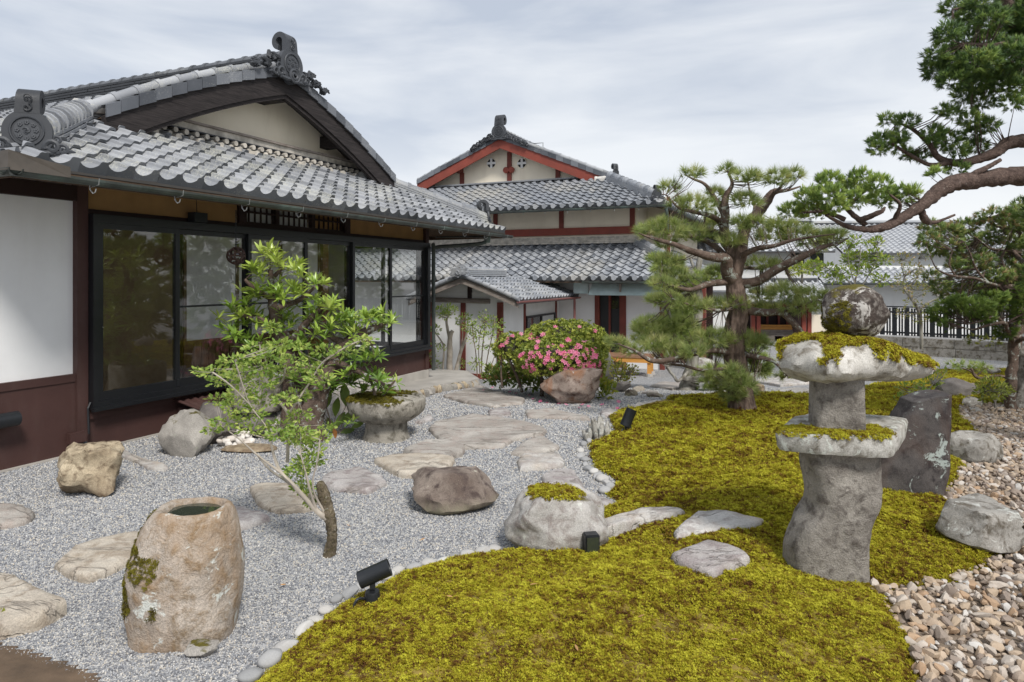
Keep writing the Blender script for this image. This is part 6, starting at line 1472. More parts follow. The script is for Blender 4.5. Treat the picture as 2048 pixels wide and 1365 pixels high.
PADS = [(430,70,65,30),(610,52,55,30),(720,85,75,38),(880,95,75,42),(965,85,50,35),(315,140,55,32),(430,235,130,48),(560,190,60,40),(720,210,80,40),(300,355,150,45),(440,385,110,42),(185,375,70,34),(560,320,70,38),(640,425,80,38),(900,340,90,36),(1020,400,160,45),(850,400,100,38),(1180,395,65,34),(300,530,90,34),(345,612,110,42),(270,655,80,34),(800,545,100,30),(560,590,50,26),
 (280,735,100,32),(420,765,120,42),(620,752,130,38),(800,705,100,34),(930,690,100,38),(1080,715,90,45),(1000,765,120,36),(830,775,80,28),(220,885,100,45),(360,865,110,45),(120,985,90,34),(35,955,60,26),(260,965,120,40),(540,935,125,45),(690,945,125,45),(440,1000,80,36),(780,965,65,36),(610,1010,110,36),(675,1165,90,42),(520,1150,45,42),(780,1080,60,45),(920,1130,55,20),(690,330,60,34),(760,330,60,30),(300,440,70,24),(1110,450,60,24)]
P_, D_ = clouds(PADS+[(640,1230,70,40),(600,1180,60,40),(720,1210,50,36),(650,1120,70,36)], YP-.05, og, 820, z7, .75, .9, .4); TF = needle_tuft(34, 1, .022, 1.2)
foliage('needles', PN, TF, P_, D_, .105, LM['pine'], .3)
twigs('twig', LB, P_, PN, M['bark_lichen'], .006, .05, .22, .8)
# the second, greyer trunk behind it
g2 = hit(1380, 782); YG = g2.y+.1
PG = thing('pine_tree', 'slimmer pine with a pale grey flared trunk, behind and left of the big pine', 'tree', Vector((g2.x, YG, g2.z))); og = PG.location; LB = []
limb('trunk', [(400,1240,66), (408,1205,50), (425,1110,34), (440,1000,29), (452,900,25), (465,780,23), (462,700,22), (460,610,18), (472,520,14), (478,470,10)], YG, M['bark_grey'], PG, og, z7, 5, 12, .08)
for rows in ([(455,690,12,0),(400,700,9,.2),(330,720,5,.3),(260,730,3,.3)], [(440,960,10,0),(350,900,8,.2),(280,880,5,.3),(200,880,3,.3)], [(430,1090,9,0),(360,1160,8,-.2),(330,1130,8,-.2),(290,1080,6,-.3)], [(460,600,9,0),(430,540,8,.1),(420,500,5,.1)], [(460,640,9,0),(520,600,7,.2),(560,560,4,.2)], [(320,860,8,.1),(310,800,8,.1),(290,780,5,.1)]):
    LB.append(limb('branch', rows, YG, M['bark_grey'], PG, og, z7, 5, 7))
P_, D_ = clouds([(300,735,110,40),(380,800,90,50),(220,870,100,50),(330,880,110,50),(200,940,90,40),(300,560,90,45),(250,520,60,30),(300,1000,90,40),(430,930,70,50),(480,1150,60,60),(560,1120,60,60),(520,600,70,40),(400,640,60,40),(800,1080,70,60),(760,1000,60,50)], YG, og, 650, z7, .7, .9, .4)
foliage('needles', PG, TF, P_, D_, .115, LM['pine_l'], .3); twigs('twig', LB, P_, PG, M['bark_grey'], .006, .05, .35, 1.0)
# ---------------------------------------------------------------- juniper leaning in from the right
z8 = conv(1560, 0, 2.73); YJ = 6.0
JN = thing('juniper_tree', 'dark juniper leaning in from the right over the garden with a long bare limb', 'tree', Vector((at(2330, 555, YJ).x, YJ, 0))); og = JN.location; LB = []
limb('trunk', [(2340,880,62,0), (2330,760,52,0), (2310,640,48,0), (2290,480,45,0), (2250,330,42,0), (2180,180,38,0), (2110,60,30,0), (2060,-60,22,0)], YJ, M['bark_red'], JN, og, k=5, n=14)
for rows in ([(2290,420,36,0),(2190,360,32,-.1),(2048,352,27,-.2),(1960,360,24,-.25),(1893,372,22,-.3),(1852,405,17,-.35),(1800,440,14,-.4),(1752,458,11,-.4),(1700,455,7,-.4),(1650,430,4,-.4)],
 [(2280,380,28,0),(2160,300,24,.2),(2030,283,19,.3),(1985,308,14,.3),(1925,326,11,.3),(1880,318,9,.3),(1860,290,7,.3),(1830,262,5,.3),(1795,245,3,.3)],
 [(1900,325,8,.3),(1860,330,6,.2),(1820,310,5,.2),(1780,285,3,.2)],
 [(2180,200,24,0),(2048,140,16,.2),(1992,155,10,.3),(1920,150,7,.3),(1868,128,3,.3)],
 [(2180,140,22,0),(2048,88,9,-.2),(1985,92,7,-.3),(1930,88,4,-.3)],
 [(2110,60,24,0),(2045,45,20,.1),(2020,10,14,.1),(1990,-20,8,.1)], [(2040,60,12,.1),(2000,30,7,0),(1950,15,5,0),(1905,20,3,0)],
 [(1960,372,10,-.25),(1950,350,9,-.3),(1975,335,7,-.3),(2000,320,5,-.3)],
 [(1730,450,8,-.4),(1700,425,7,-.4),(1680,400,5,-.4),(1660,375,3,-.4)], [(1720,440,8,-.4),(1760,425,7,-.5),(1770,415,3,-.5)], [(1690,440,7,-.4),(1650,425,5,-.35),(1610,425,3,-.3)], [(1790,440,7,-.4),(1800,410,5,-.5),(1780,390,3,-.5)], [(1700,410,6,-.4),(1720,390,5,-.4),(1735,375,3,-.4)], [(1840,415,9,-.35),(1850,440,10,-.3),(1870,445,5,-.2),(1910,430,3,-.2)]):
    LB.append(limb('branch', rows, YJ, M['bark_red'], JN, og, k=9, n=14, jit=.15, rs=.70))
JD = [(950,40,70,50),(1050,80,80,55),(1150,110,90,60),(1250,30,80,60),(1200,180,90,50),(920,190,70,50),(990,220,80,45),(850,300,60,38),(870,380,90,55),(960,330,110,65),(1080,340,110,65),(1180,330,100,65),(1280,300,70,90),(940,440,80,50),(1080,450,100,45),(1200,440,90,55),(1290,470,60,50),(1110,20,90,40),(1330,120,80,80),(1380,260,80,120),(1020,150,60,40),(1120,240,90,50),(1420,60,120,120),(1450,380,120,120),(1330,380,70,60)]
JB = [(1010,520,60,36),(1110,550,80,50),(1270,560,60,45),(900,600,45,26),(950,620,60,26),(1050,650,60,40),(575,655,30,30),(690,670,62,42),(560,770,66,46),(535,815,40,34),(650,760,50,36),(700,840,45,26),(840,740,55,55),(900,760,70,50),(770,855,50,26),(1050,740,55,42),(1080,800,65,34),(970,820,60,34),(960,920,60,26),(1130,690,60,40),(640,800,40,30)]
JL = [(60,1150,60,36),(150,1080,60,55),(280,980,70,36),(270,1070,90,52),(380,1030,70,52),(430,1085,60,42),(530,1010,66,50),(560,1090,80,42),(660,1065,70,48),(720,1055,42,32),(170,1160,90,42),(300,1140,60,36),(455,960,40,30),(850,950,44,26),(400,980,16,40),(230,990,30,30)]
SP = spray(16, 2, .62, .05)
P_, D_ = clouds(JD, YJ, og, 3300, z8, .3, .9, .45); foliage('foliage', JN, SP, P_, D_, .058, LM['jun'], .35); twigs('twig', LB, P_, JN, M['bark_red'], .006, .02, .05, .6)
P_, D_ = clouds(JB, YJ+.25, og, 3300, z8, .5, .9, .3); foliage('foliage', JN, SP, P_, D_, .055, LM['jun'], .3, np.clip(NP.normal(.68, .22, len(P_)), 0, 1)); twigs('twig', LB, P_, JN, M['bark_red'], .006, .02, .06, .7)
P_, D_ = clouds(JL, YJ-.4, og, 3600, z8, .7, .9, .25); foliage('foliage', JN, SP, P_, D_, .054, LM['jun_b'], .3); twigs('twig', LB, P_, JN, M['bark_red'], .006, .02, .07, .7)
P_, D_ = clouds([(2180,560,110,80),(2260,420,130,90),(2200,120,150,110),(2380,250,150,130),(2420,520,130,100),(2120,430,70,50)], YJ+.3, og, 500, lambda q: q[:2], .4, .9, .4); foliage('foliage', JN, SP, P_, D_, .09, LM['jun'], .3)
# ---------------------------------------------------------------- cypress with the mossy stump trunk at the right
z6 = conv(1760, 400, 2.967)
c0 = onm(2022, 826); YC = c0.y+.1
CY_ = thing('cypress_tree', 'shaggy cypress with brown tinged sprays and a mossy upright trunk at the right edge', 'tree', Vector((c0.x, YC, c0.z))); og = CY_.location; LB = []
limb('trunk', [(778,1290,42), (776,1250,34), (772,1150,30), (775,1050,30), (788,960,27), (790,900,30), (800,850,34), (830,760,26), (850,640,24), (870,500,22), (880,350,18), (880,180,12), (870,60,8)], YC, M['bark_lichen'], CY_, og, z6, 5, 12, .09)
for rows in ([(800,850,16,0),(850,825,12,-.2),(930,800,8,-.3)], [(870,520,14,0),(780,512,12,-.2),(700,510,11,-.3),(630,488,10,-.4),(560,465,9,-.4),(450,455,8,-.5),(380,435,6,-.5),(330,400,4,-.5),(300,340,2,-.5)],
 [(800,860,14,0),(755,770,12,-.3),(740,730,11,-.4),(650,742,9,-.5),(560,770,6,-.5),(500,760,3,-.5)], [(790,830,10,0),(700,700,8,-.4),(600,720,6,-.5),(520,740,3,-.5)],
 [(870,400,14,0),(800,315,12,.2),(760,300,10,.2),(660,292,8,.3),(600,250,6,.3),(555,220,4,.3),(520,200,2,.3)], [(870,500,12,0),(800,470,11,.1),(760,430,10,.1),(720,360,8,.1),(740,300,6,.1)], [(640,490,8,-.4),(570,410,6,-.4),(540,330,4,-.4),(500,250,3,-.4)], [(880,250,10,0),(800,180,8,.2),(700,160,6,.2),(620,110,3,.2)], [(450,455,6,-.5),(410,380,5,-.5),(430,300,3,-.5)], [(600,480,6,-.4),(620,420,5,-.3),(590,400,3,-.3)]):
    LB.append(limb('branch', rows, YC, M['bark_lichen'], CY_, og, z6, 5, 8))
dark = [(350,680,60,40),(420,640,90,45),(480,600,50,36),(560,640,100,55),(680,600,100,55),(780,580,80,55),(840,650,60,80),(600,700,80,36),(740,780,60,36),(400,750,40,28),(880,560,70,70)]
brn = [(310,160,70,36),(400,190,90,45),(500,160,80,45),(340,300,60,36),(540,310,100,36),(560,370,90,36),(620,360,60,36),(310,460,45,36),(480,480,80,36),(580,500,70,36),(700,200,80,55),(800,120,80,80),(240,260,30,26),(780,400,80,45),(800,250,60,36),(700,450,80,36),(620,240,80,36),(880,300,80,80),(860,80,90,90),(660,100,80,50),(900,450,80,60),(740,320,60,36),(450,380,50,30),(500,420,40,24),(300,230,60,36),(420,280,80,36),(520,240,80,36),(480,360,70,36),(360,520,60,32),(700,560,100,46),(560,540,70,36),(640,640,80,40),(420,560,60,34)]
P_, D_ = clouds(dark, YC-.3, og, 2400, z6, .35, .9, .3); foliage('foliage', CY_, SP, P_, D_, .068, LM['jun_b'], .3, np.clip(NP.normal(.35, .22, len(P_)), 0, 1)); twigs('twig', LB, P_, CY_, M['bark_red'], .006, .03, .15, 1.0)
P_, D_ = clouds(brn, YC+.1, og, 2200, z6, .3, .9, .5); foliage('foliage', CY_, SP, P_, D_, .062, LM['cyp'], .35); twigs('twig', LB, P_, CY_, M['bark_lichen'], .006, .03, .14, 1.0)
P_, D_ = clouds([(560,825,60,30),(650,840,60,34)], YC+.3, og, 500, z6, .5, .9, .2); foliage('foliage', CY_, SP, P_, D_, .06, LM['yellow'], .3, np.clip(NP.normal(.3, .2, len(P_)), 0, 1)); twigs('twig', LB, P_, CY_, M['bark_lichen'], .006, .03, .1, 1.2)
# ---------------------------------------------------------------- looser trees and bushes further back
z5 = conv(1440, 380, 4.265)
def small_tree(name, label, cat, base, Y, cv, trunk, limbs_, cl, leafm, size, dens, mat, tm=LEAF, tw=.3, group=None, top=.3, rad_=.006):
    bx_, by_ = cv(base); p = Vector(((bx_-CX)/F*Y, Y, float(top_z((bx_-CX)/F*Y, Y)))); t = thing(name, label, cat, p, 0, group); LB = [limb('trunk', trunk, Y, mat, t, p, cv, 4, 7)]
    for l in limbs_: LB.append(limb('branch', l, Y, mat, t, p, cv, 4, 6))
    P_, D_ = clouds(cl, Y, p, dens, cv, top, .9, .4); foliage('foliage', t, tm, P_, D_, size, leafm, .35); 
    if tw: twigs('twig', LB, P_, t, mat, rad_, .02, tw, 2)
    return t
YM = 15.0
small_tree('maple_tree', 'airy pale green young maple against the grey storehouse roofs', 'tree', (1150,1450), YM, z5, [(1150,1500,10),(1150,1200,9),(1160,1000,9),(1150,800,8),(1190,650,6),(1200,480,3)], [[(1155,850,6),(1050,740,5),(940,680,4),(830,620,2)], [(1160,900,6),(1260,740,5),(1330,600,3),(1340,460,2)], [(1155,950,6),(1290,850,4),(1390,760,2)], [(1150,800,5),(1100,640,4),(1090,520,2)]],
 [(800,640,80,45),(920,680,80,50),(1060,700,100,50),(1180,600,130,70),(1300,560,90,50),(1340,450,50,45),(1100,560,60,45),(1380,770,70,45),(1240,680,90,45),(1150,430,60,36),(980,760,80,40),(1290,470,40,36),(1400,600,50,40),(1080,480,50,36)], LM['maple'], .08, 1500, M['bark_grey'])
YO = 13.0
small_tree('olive_leaved_tree', 'sparse lichened tree with olive and reddish leaves in front of the lower wing', 'tree', (1720,1350), YO, z5, [(1720,1360,14),(1715,1150,14),(1690,1030,13),(1630,920,12),(1570,840,9),(1580,740,7),(1660,680,4)], [[(1690,1030,10),(1760,970,9),(1860,930,8),(1960,905,5)], [(1630,920,8),(1600,820,6),(1560,700,4),(1540,600,2)], [(1580,850,7),(1680,750,6),(1700,660,4),(1690,590,2)], [(1700,1050,7),(1620,1060,4),(1540,1060,2)]],
 [(1560,590,100,50),(1650,680,90,55),(1760,700,100,60),(1600,750,100,55),(1530,830,60,45),(1700,850,100,55),(1560,1050,70,45),(1700,1090,80,45),(1640,960,70,40),(1800,800,80,50),(1750,560,60,40),(1800,1000,70,40)], LM['olive'], .055, 950, M['bark_grey'])
small_tree('clipped_bush', 'far clipped olive green bush beyond the gateway roof', 'bush', (700,760), 22, z5, [(700,800,10),(700,700,8)], [], [(640,690,80,34),(720,665,90,40),(790,690,60,34)], LM['azal'], .12, 900, M['bark_grey'], tw=0)
small_tree('little_pine', 'low spreading little pine with one sideways branch by the stone wall', 'tree', (560,1060), YC+2.2, z6, [(770,1060,9),(700,1045,8),(600,1060,9),(560,1040,9),(540,1000,6)], [[(570,1040,6),(520,1010,4),(460,990,2)], [(580,1040,5),(620,1000,3)]], [(530,985,100,26),(450,975,45,24),(600,1000,60,24)], LM['pine_l'], .09, 420, M['bark'], TF, .4)
small_tree('round_bush', 'small rounded grey green bush on the far moss beside the cypress trunk', 'bush', (685,1262), onm(1990,824).y, z6, [(686,1270,7),(685,1220,6),(680,1160,5)], [[(684,1200,4),(640,1150,3),(600,1120,2)], [(684,1200,4),(720,1140,3),(750,1110,2)]], [(670,1120,100,55),(620,1150,60,45),(730,1150,60,45),(680,1085,60,34)], LM['azal'], .045, 4000, M['bark_grey'], tw=.12)
small_tree('low_shrub', 'loose light green shrub behind the standing stone', 'shrub', (250,1240), onm(1835,815).y, z6, [(240,1250,4),(250,1180,4),(260,1100,3)], [[(245,1200,3),(180,1140,2),(120,1110,1)], [(250,1160,3),(320,1090,2)], [(240,1230,3),(150,1220,2),(90,1190,1)]], [(170,1120,80,36),(240,1150,70,50),(330,1060,55,50),(290,1100,60,40),(110,1190,50,26),(120,1260,40,30),(360,1020,40,30)], LM['light'], .05, 1500, M['bark_grey'], tw=.2)
small_tree('evergreen_tree', 'dense dark evergreen filling the right edge behind the cypress', 'tree', (960,1150), 14.5, z6, [(960,1180,26),(950,900,22),(940,500,18),(930,200,10)], [[(945,700,12),(880,560,8),(800,430,4)], [(940,450,10),(1050,350,6)]], [(760,430,90,50),(830,530,100,60),(900,420,100,90),(900,250,120,110),(820,330,80,60),(1000,520,120,120),(1050,300,140,140),(930,700,120,100),(740,500,50,40)], LM['jun_b'], .10, 260, M['bark_red'], SP, .1)
small_tree('yellow_bush', 'yellow tipped bush glimpsed behind the cypress limbs', 'bush', (720,640), 16, z6, [(720,800,8),(720,600,6)], [], [(700,430,110,26),(790,415,50,18),(640,560,60,40)], LM['yellow'], .09, 800, M['bark_grey'], tw=0)
# ---------------------------------------------------------------- broad leaved evergreen by the wall (old double stump)
sb = hit(604, 884); YS = sb.y+.12
BS = thing('broadleaf_tree', 'glossy broad leaved evergreen sprouting from an old double stump by the window wall', 'tree', Vector((sb.x, YS, 0))); og = BS.location; LB = []
for rows in ([(596,905,42,.05),(592,870,32,.05),(586,800,22,.05),(580,740,17,.1),(570,690,15,.1),(556,650,13,.1),(545,600,9,.1),(540,540,5,.1)], [(622,905,36,-.05),(620,850,28,-.05),(636,790,21,-.05),(652,740,17,-.05),(668,710,15,0),(690,690,13,0),(730,665,9,0),(765,650,5,0)]):
    LB.append(limb('trunk', rows, YS, M['bark_lichen'], BS, og, k=5, n=12, jit=.10))
for rows in ([(575,700,10,.1),(610,650,8,0),(640,620,4,0),(660,615,3,0)], [(560,660,9,.1),(520,640,7,0),(480,630,4,0)], [(570,690,9,.1),(520,690,6,0),(470,690,3,0)], [(550,620,7,.1),(600,600,5,.1),(630,575,3,.1)], [(545,600,6,.1),(510,580,5,.1),(490,560,3,.1)], [(542,560,5,.1),(570,530,3,.1)], [(660,720,9,0),(700,735,6,-.1),(740,755,4,-.2),(770,770,3,-.2)], [(655,735,7,0),(620,735,5,-.2),(590,745,3,-.2)], [(690,690,8,0),(650,665,6,.1),(640,640,4,.1)], [(720,670,6,0),(745,690,4,-.1)], [(600,760,8,0),(560,750,5,-.2),(520,745,3,-.2)]):
    LB.append(limb('branch', rows, YS, M['bark_lichen'], BS, og, k=4, n=7))
WH = [(545,520,28,18,5),(520,545,24,16,4),(575,535,26,16,4),(597,550,18,14,3),(505,590,28,18,5),(560,590,30,20,5),(590,585,24,16,3),(495,625,26,18,4),(610,600,24,16,3),(470,640,26,16,4),(525,650,30,18,5),(570,640,30,20,5),(655,615,26,16,4),(640,570,24,14,3),(690,640,28,16,5),(730,640,26,16,5),(755,655,20,14,3),(770,640,18,14,3),(700,670,26,16,4),(640,665,28,16,5),(600,690,28,18,4),(490,690,30,18,5),(545,705,30,20,5),(640,720,28,18,4),(700,735,26,16,4),(735,720,24,14,4),(745,765,24,14,4),(690,760,26,16,4),(650,775,30,18,6),(600,765,26,16,4),(560,755,24,16,3),(460,665,20,14,3),(480,730,20,14,2),(450,745,16,12,2),(620,640,20,14,3),(545,575,18,14,2),(710,600,1,1,0)]
def broadleaf_mesh():
    zs_ = (0, .12, .35, .62, .85, 1.0); ws_ = (.010, .045, .100, .108, .062, .0); v = []; f = []
    for z, w in zip(zs_, ws_):
        y = -.22*z*z; v += [(-w, y+.35*w, z), (0, y-.0, z), (w, y+.35*w, z)]
    for i in range(5): f += [(3*i, 3*i+1, 3*i+4, 3*i+3), (3*i+1, 3*i+2, 3*i+5, 3*i+4)]
    return np.array(v), np.array(f)
BL = broadleaf_mesh()
BLM = []
for i in range(5): BLM.append(np_mesh('leaf', BL[0], BL[1], LM['broad'], np.full(len(BL[0]), .12+.2*i), True))
LEAVES = []; WP = []
for px, py, ax_, ay_, n in WH:
    for _ in range(int(n*2.1)):
        dY = R.uniform(-.28, .22); c = at(px+R.gauss(0, ax_*.5), py+R.gauss(0, ay_*.5), YS+dY)-og; WP.append(tuple(c)); ax0 = Vector((R.gauss(0, .35), R.gauss(-.15, .35), 1)).normalized(); a0 = R.uniform(0, TAU)
        q = ax0.to_track_quat('Z', 'Y').to_matrix(); upp = min(4, max(0, int(2.2+(700-py)/70+R.gauss(0, .8))))
        for j in range(R.randint(7, 10)):
            th = R.uniform(.45, 1.55) if j > 1 else R.uniform(.1, .5); a = a0+j*2.4; d = q @ Vector((math.sin(th)*math.cos(a), math.sin(th)*math.sin(a), math.cos(th))); yax = (ax0-d*ax0.dot(d)).normalized(); xax = yax.cross(d)
            L_ = R.uniform(.10, .155)*(.75 if j < 2 else 1); m = Matrix((xax, yax, d)).transposed().to_4x4() @ Matrix.Diagonal((L_, L_, L_, 1)); m.translation = c; LEAVES.append((m, upp))
def leaf_parts(par, leaves, meshes, tm, mat, limit=290, off=None):
    o_ = par.location; cam_ = Vector(CAMP)-o_
    leaves.sort(key=lambda q: -(abs((q[0].to_3x3().col[1].normalized()).dot((cam_-q[0].translation).normalized()))*.6+.4)*(-.0+1/((cam_-q[0].translation).length**3)))
    for m, u in leaves[:limit]: put('leaf', meshes[u], par, m)
    rest = leaves[limit:]
    if rest:
        rt = np.array([[[m[i][j] for j in range(3)] for i in range(3)] for m, u in rest]); lc = np.array([tuple(m.translation) for m, u in rest])
        o = scatter('leaf_mass', tm[0], tm[1], rt, lc, 1.0, mat, par, np.array([.12+.2*u for m, u in rest]), smooth=True); tag(o, kind='stuff')
leaf_parts(BS, LEAVES, BLM, BL, LM['broad'])
twigs('twig', LB, np.array(WP), BS, M['bark_lichen'], .006, .02, 1.0, .6)
# sprigs growing out of the planter bowl
SPG = thing('bowl_plant', 'leafy sprig with narrow glossy leaves growing in the mossy stone bowl', 'plant', pt.location+Vector((0, 0, .43))); og = SPG.location; YB_ = pt.location.y; LV = []; LB = []
for rows in ([(752,800,4,0),(748,780,3,0),(742,760,3,0),(738,740,2,0)], [(760,800,4,0),(775,780,3,-.05),(790,762,2,-.08)], [(745,802,3,-.05),(725,820,3,-.2),(705,838,2,-.28)], [(755,800,4,-.05),(745,812,3,-.2),(732,822,2,-.28)]): LB.append(limb('stem', rows, YB_, M['twig'], SPG, og, k=4, n=5))
for px, py, n, dY in ((742,745,3,0),(735,765,2,0),(755,770,2,0),(785,765,3,-.05),(770,785,2,-.05),(705,840,2,-.3),(735,826,1,-.3),(722,780,2,0),(765,755,2,0)):
    for _ in range(n):
        c = at(px+R.gauss(0, 6), py+R.gauss(0, 5), YB_+dY)-og; ax0 = Vector((R.gauss(0, .4), R.gauss(-.1, .4), 1)).normalized(); q = ax0.to_track_quat('Z', 'Y').to_matrix(); a0 = R.uniform(0, 6)
        for j in range(6):
            th = R.uniform(.5, 1.3); a = a0+j*2.4; d = q @ Vector((math.sin(th)*math.cos(a), math.sin(th)*math.sin(a), math.cos(th))); yax = (ax0-d*ax0.dot(d)).normalized(); L_ = R.uniform(.08, .14); m = Matrix((yax.cross(d), yax, d)).transposed().to_4x4() @ Matrix.Diagonal((L_, L_, L_, 1)); m.translation = c; LV.append((m, R.randint(1, 4)))
leaf_parts(SPG, LV, BLM, BL, LM['broad'], 200)
# big leaved ground plant right of the stump
GP = thing('ground_plant', 'plant with a few broad oval leaves between the stump and the stone bowl', 'plant', hit(668, 868)); og = GP.location; v_ = BL[0].copy(); v_[:, 0] *= 2.0; gl = np_mesh('leaf', v_, BL[1], LM['fern'], np.full(len(v_), .55), True); gl2 = np_mesh('leaf', v_, BL[1], LM['fern'], np.full(len(v_), .35), True)
for px, py, ln, an in ((655,800,.20,.2),(690,790,.24,-.1),(700,830,.2,.8),(680,840,.18,.5),(640,790,.16,-.6),(660,850,.18,-.5),(715,850,.14,1.1),(695,862,.15,1.3),(625,770,.18,-.2),(615,800,.14,-.9),(672,815,.2,.1),(728,778,.13,.6)):
    c = at(px, py, og.y-.02)-og; d = Vector((math.sin(an), R.uniform(-.4, .2), math.cos(an))).normalized(); y_ = Vector((R.uniform(-.3, .3), -1, .4)); y_ = (y_-d*y_.dot(d)).normalized(); m = Matrix((y_.cross(d), y_, d)).transposed().to_4x4() @ Matrix.Diagonal((ln, ln, ln, 1)); m.translation = c-d*ln*.5; put('leaf', R.choice((gl, gl2)), GP, m)
    MB().tube([(R.uniform(-.03, .03), 0, -.02), (c-d*ln*.5)*.6+Vector((0, 0, .02)), c-d*ln*.5], [.005, .004, .003], 5).build('stem', M['twig'], GP)
# ---------------------------------------------------------------- little leaning tree in the foreground
tb = hit(658, 1116); YT = tb.y+.03
LT = thing('young_tree', 'little leaning tree with thin pale twigs and light green leaves, standing alone in the gravel', 'tree', Vector((tb.x, YT, 0))); og = LT.location; LB = []
limb('trunk', [(658,1128,17,0),(659,1108,13,0),(664,1075,10,0),(662,1045,11,0),(654,1015,11,.02),(646,990,12,.02),(640,970,9,.02),(638,964,4,.02)], YT, stone('mossy young bark', (.055, .042, .028), (.27, .22, .155), (.12, .10, .05), lichen=(.42, .41, .34, .09, 26), scale=24, grain=90, bump=1.0, moss=.06), LT, og, k=7, n=14, jit=.13)
TWG = ([(655,1040,9,0),(632,1022,8,-.02),(608,995,7,-.04),(585,968,6,-.06),(562,945,5,-.06),(548,915,4,-.06),(540,880,3,-.05),(530,850,2,-.05)], [(640,995,6,.02),(615,992,5,.05),(598,980,5,.08),(570,960,4,.1),(540,940,3,.15),(510,905,2,.15)], [(560,945,4,-.06),(520,915,3,-.1),(480,880,2,-.1),(440,850,2,-.1)],
 [(575,925,5,.1),(576,870,5,.1),(577,830,5,.1),(560,805,4,.1),(548,780,4,.1),(538,745,3,.1),(530,715,2,.1)], [(577,830,4,.1),(596,800,3,.05),(620,765,3,.05),(645,725,2,.05),(680,700,2,.05)], [(576,870,4,.1),(555,850,3,.1)], [(548,780,3,.1),(566,760,3,.1),(572,730,2,.1)], [(530,850,2,-.05),(500,810,2,-.1),(485,770,2,-.15),(470,720,2,-.15)], [(500,810,2,-.1),(460,770,2,-.2),(425,745,2,-.2)], [(632,1022,5,-.02),(622,990,4,-.05),(612,950,3,-.08),(600,905,2,-.1)], [(650,1030,4,0),(625,975,3,-.06),(635,920,2,-.1),(640,880,2,-.1)], [(645,725,2,.05),(700,690,2,.05),(750,675,1,.05)], [(540,880,3,-.05),(505,870,2,-.1),(450,860,1,-.1)], [(520,830,3,.1),(525,770,2,.1),(520,690,2,.1)])
for rows in TWG: LB.append(limb('branch', rows, YT, M['twig_pale'], LT, og, k=4, n=6, jit=.06, rs=.72))
CLT = [(425,745,32,10),(470,722,34,10),(515,735,34,11),(450,762,34,10),(480,790,32,12),(500,830,34,12),(540,715,34,11),(565,745,36,11),(590,790,30,11),(640,755,30,11),(690,705,26,8),(715,690,22,8),(650,700,26,9),(455,845,34,9),(425,860,20,8),(600,880,30,11),(620,920,30,12),(590,945,26,11),(605,975,24,10),(560,870,28,9),(440,800,26,9),(520,765,34,12),(470,815,30,10),(510,700,26,9),(560,690,24,9),(585,720,28,9),(620,735,30,9),(570,800,26,9),(600,830,26,9),(640,875,22,9),(655,855,14,6),(405,740,18,7),(500,860,28,8),(530,800,26,10),(600,870,34,14),(625,900,24,12),(600,935,20,14),(560,850,30,12),(615,985,12,18),(620,1000,10,14),(730,680,20,7),(595,690,20,8),(545,655,14,14),(480,750,32,10)]
P_, D_ = clouds(CLT, YT, og, 14000, lambda q: q[:2], .25, .8, .16); D_ = D_*np.array([1, 1, .45]); LF5 = (np.array([(0, 0, 0), (-.26, .03, .35), (-.20, -.0, .75), (0, -.05, 1), (.20, 0, .75), (.26, .03, .35)]), np.array([(0, 1, 2), (0, 2, 3), (0, 3, 4), (0, 4, 5)]))
foliage('foliage', LT, LF5, P_, D_, .025, LM['light'], .35); twigs('twig', LB, P_, LT, M['twig_pale'], .0026, .02, .035, .35)
# ---------------------------------------------------------------- shrubs at the annex, azalea and its skirt
zA = conv(820, 460, 3.79)
ys = 13.9
small_tree('pruned_shrub', 'shrub with thick sawn off grey stems and sparse leaves against the white annex wall', 'shrub', (310,1105), ys, zA, [(300,1110,26),(298,1000,24),(300,900,22),(305,800,18),(325,765,14)], [[(310,860,14),(285,760,12),(275,690,10),(290,660,6)], [(340,1110,16),(360,1020,15),(385,920,13),(420,830,11),(430,760,6)], [(245,1100,8),(255,950,8),(250,870,7),(200,790,5),(170,740,3)], [(270,880,7),(240,850,5)], [(245,1090,5),(200,1030,3),(160,960,2)], [(380,940,6),(400,800,4),(390,700,2)]],
 [(270,590,50,26),(220,620,50,34),(310,600,40,26),(260,650,50,26),(390,690,50,34),(440,740,50,36),(190,760,40,34),(170,970,40,34),(210,1030,36,30),(240,900,30,26),(420,660,40,26),(330,620,30,24),(390,1010,26,30),(180,880,26,26)], LM['light'], .06, 1700, M['twig_pale'], tw=.25)
small_tree('nandina_shrub', 'feathery light green nandina between the annex wall and the azalea', 'shrub', (560,1110), ys-.5, zA, [(540,1120,5),(545,950,5),(560,800,4),(570,700,2)], [[(510,1110,4),(500,950,4),(480,820,3),(470,720,2)], [(570,1110,4),(590,950,4),(620,820,3),(640,730,2)], [(530,1100,4),(520,900,3),(540,740,2)], [(585,1110,4),(640,960,3),(680,800,2)]],
 [(480,740,60,40),(540,700,60,44),(600,720,60,44),(650,760,50,40),(520,790,70,36),(590,800,60,36),(470,830,40,30),(620,680,40,30),(560,640,40,26),(500,1010,60,40),(540,880,40,30),(690,720,24,40),(600,900,40,30)], LM['light'], .055, 1300, M['twig'], tw=.3)
small_tree('yellow_nandina', 'yellow green feathery nandina in front of the bench', 'shrub', (1605,1190), hit(1243, 775).y, zA, [(1590,1190,4),(1600,1100,3),(1620,1000,2)], [[(1585,1190,3),(1560,1080,3),(1545,1000,2)], [(1610,1190,3),(1660,1100,2),(1700,1050,1)]], [(1560,1010,50,36),(1600,1060,70,44),(1650,1090,70,44),(1580,1120,60,44),(1680,1050,40,30),(1620,1150,60,36),(1540,1060,40,30)], LM['yellow'], .06, 1700, M['twig'], tw=.3, top=.5)
ab = hit(1110, 808); YA = ab.y+.75
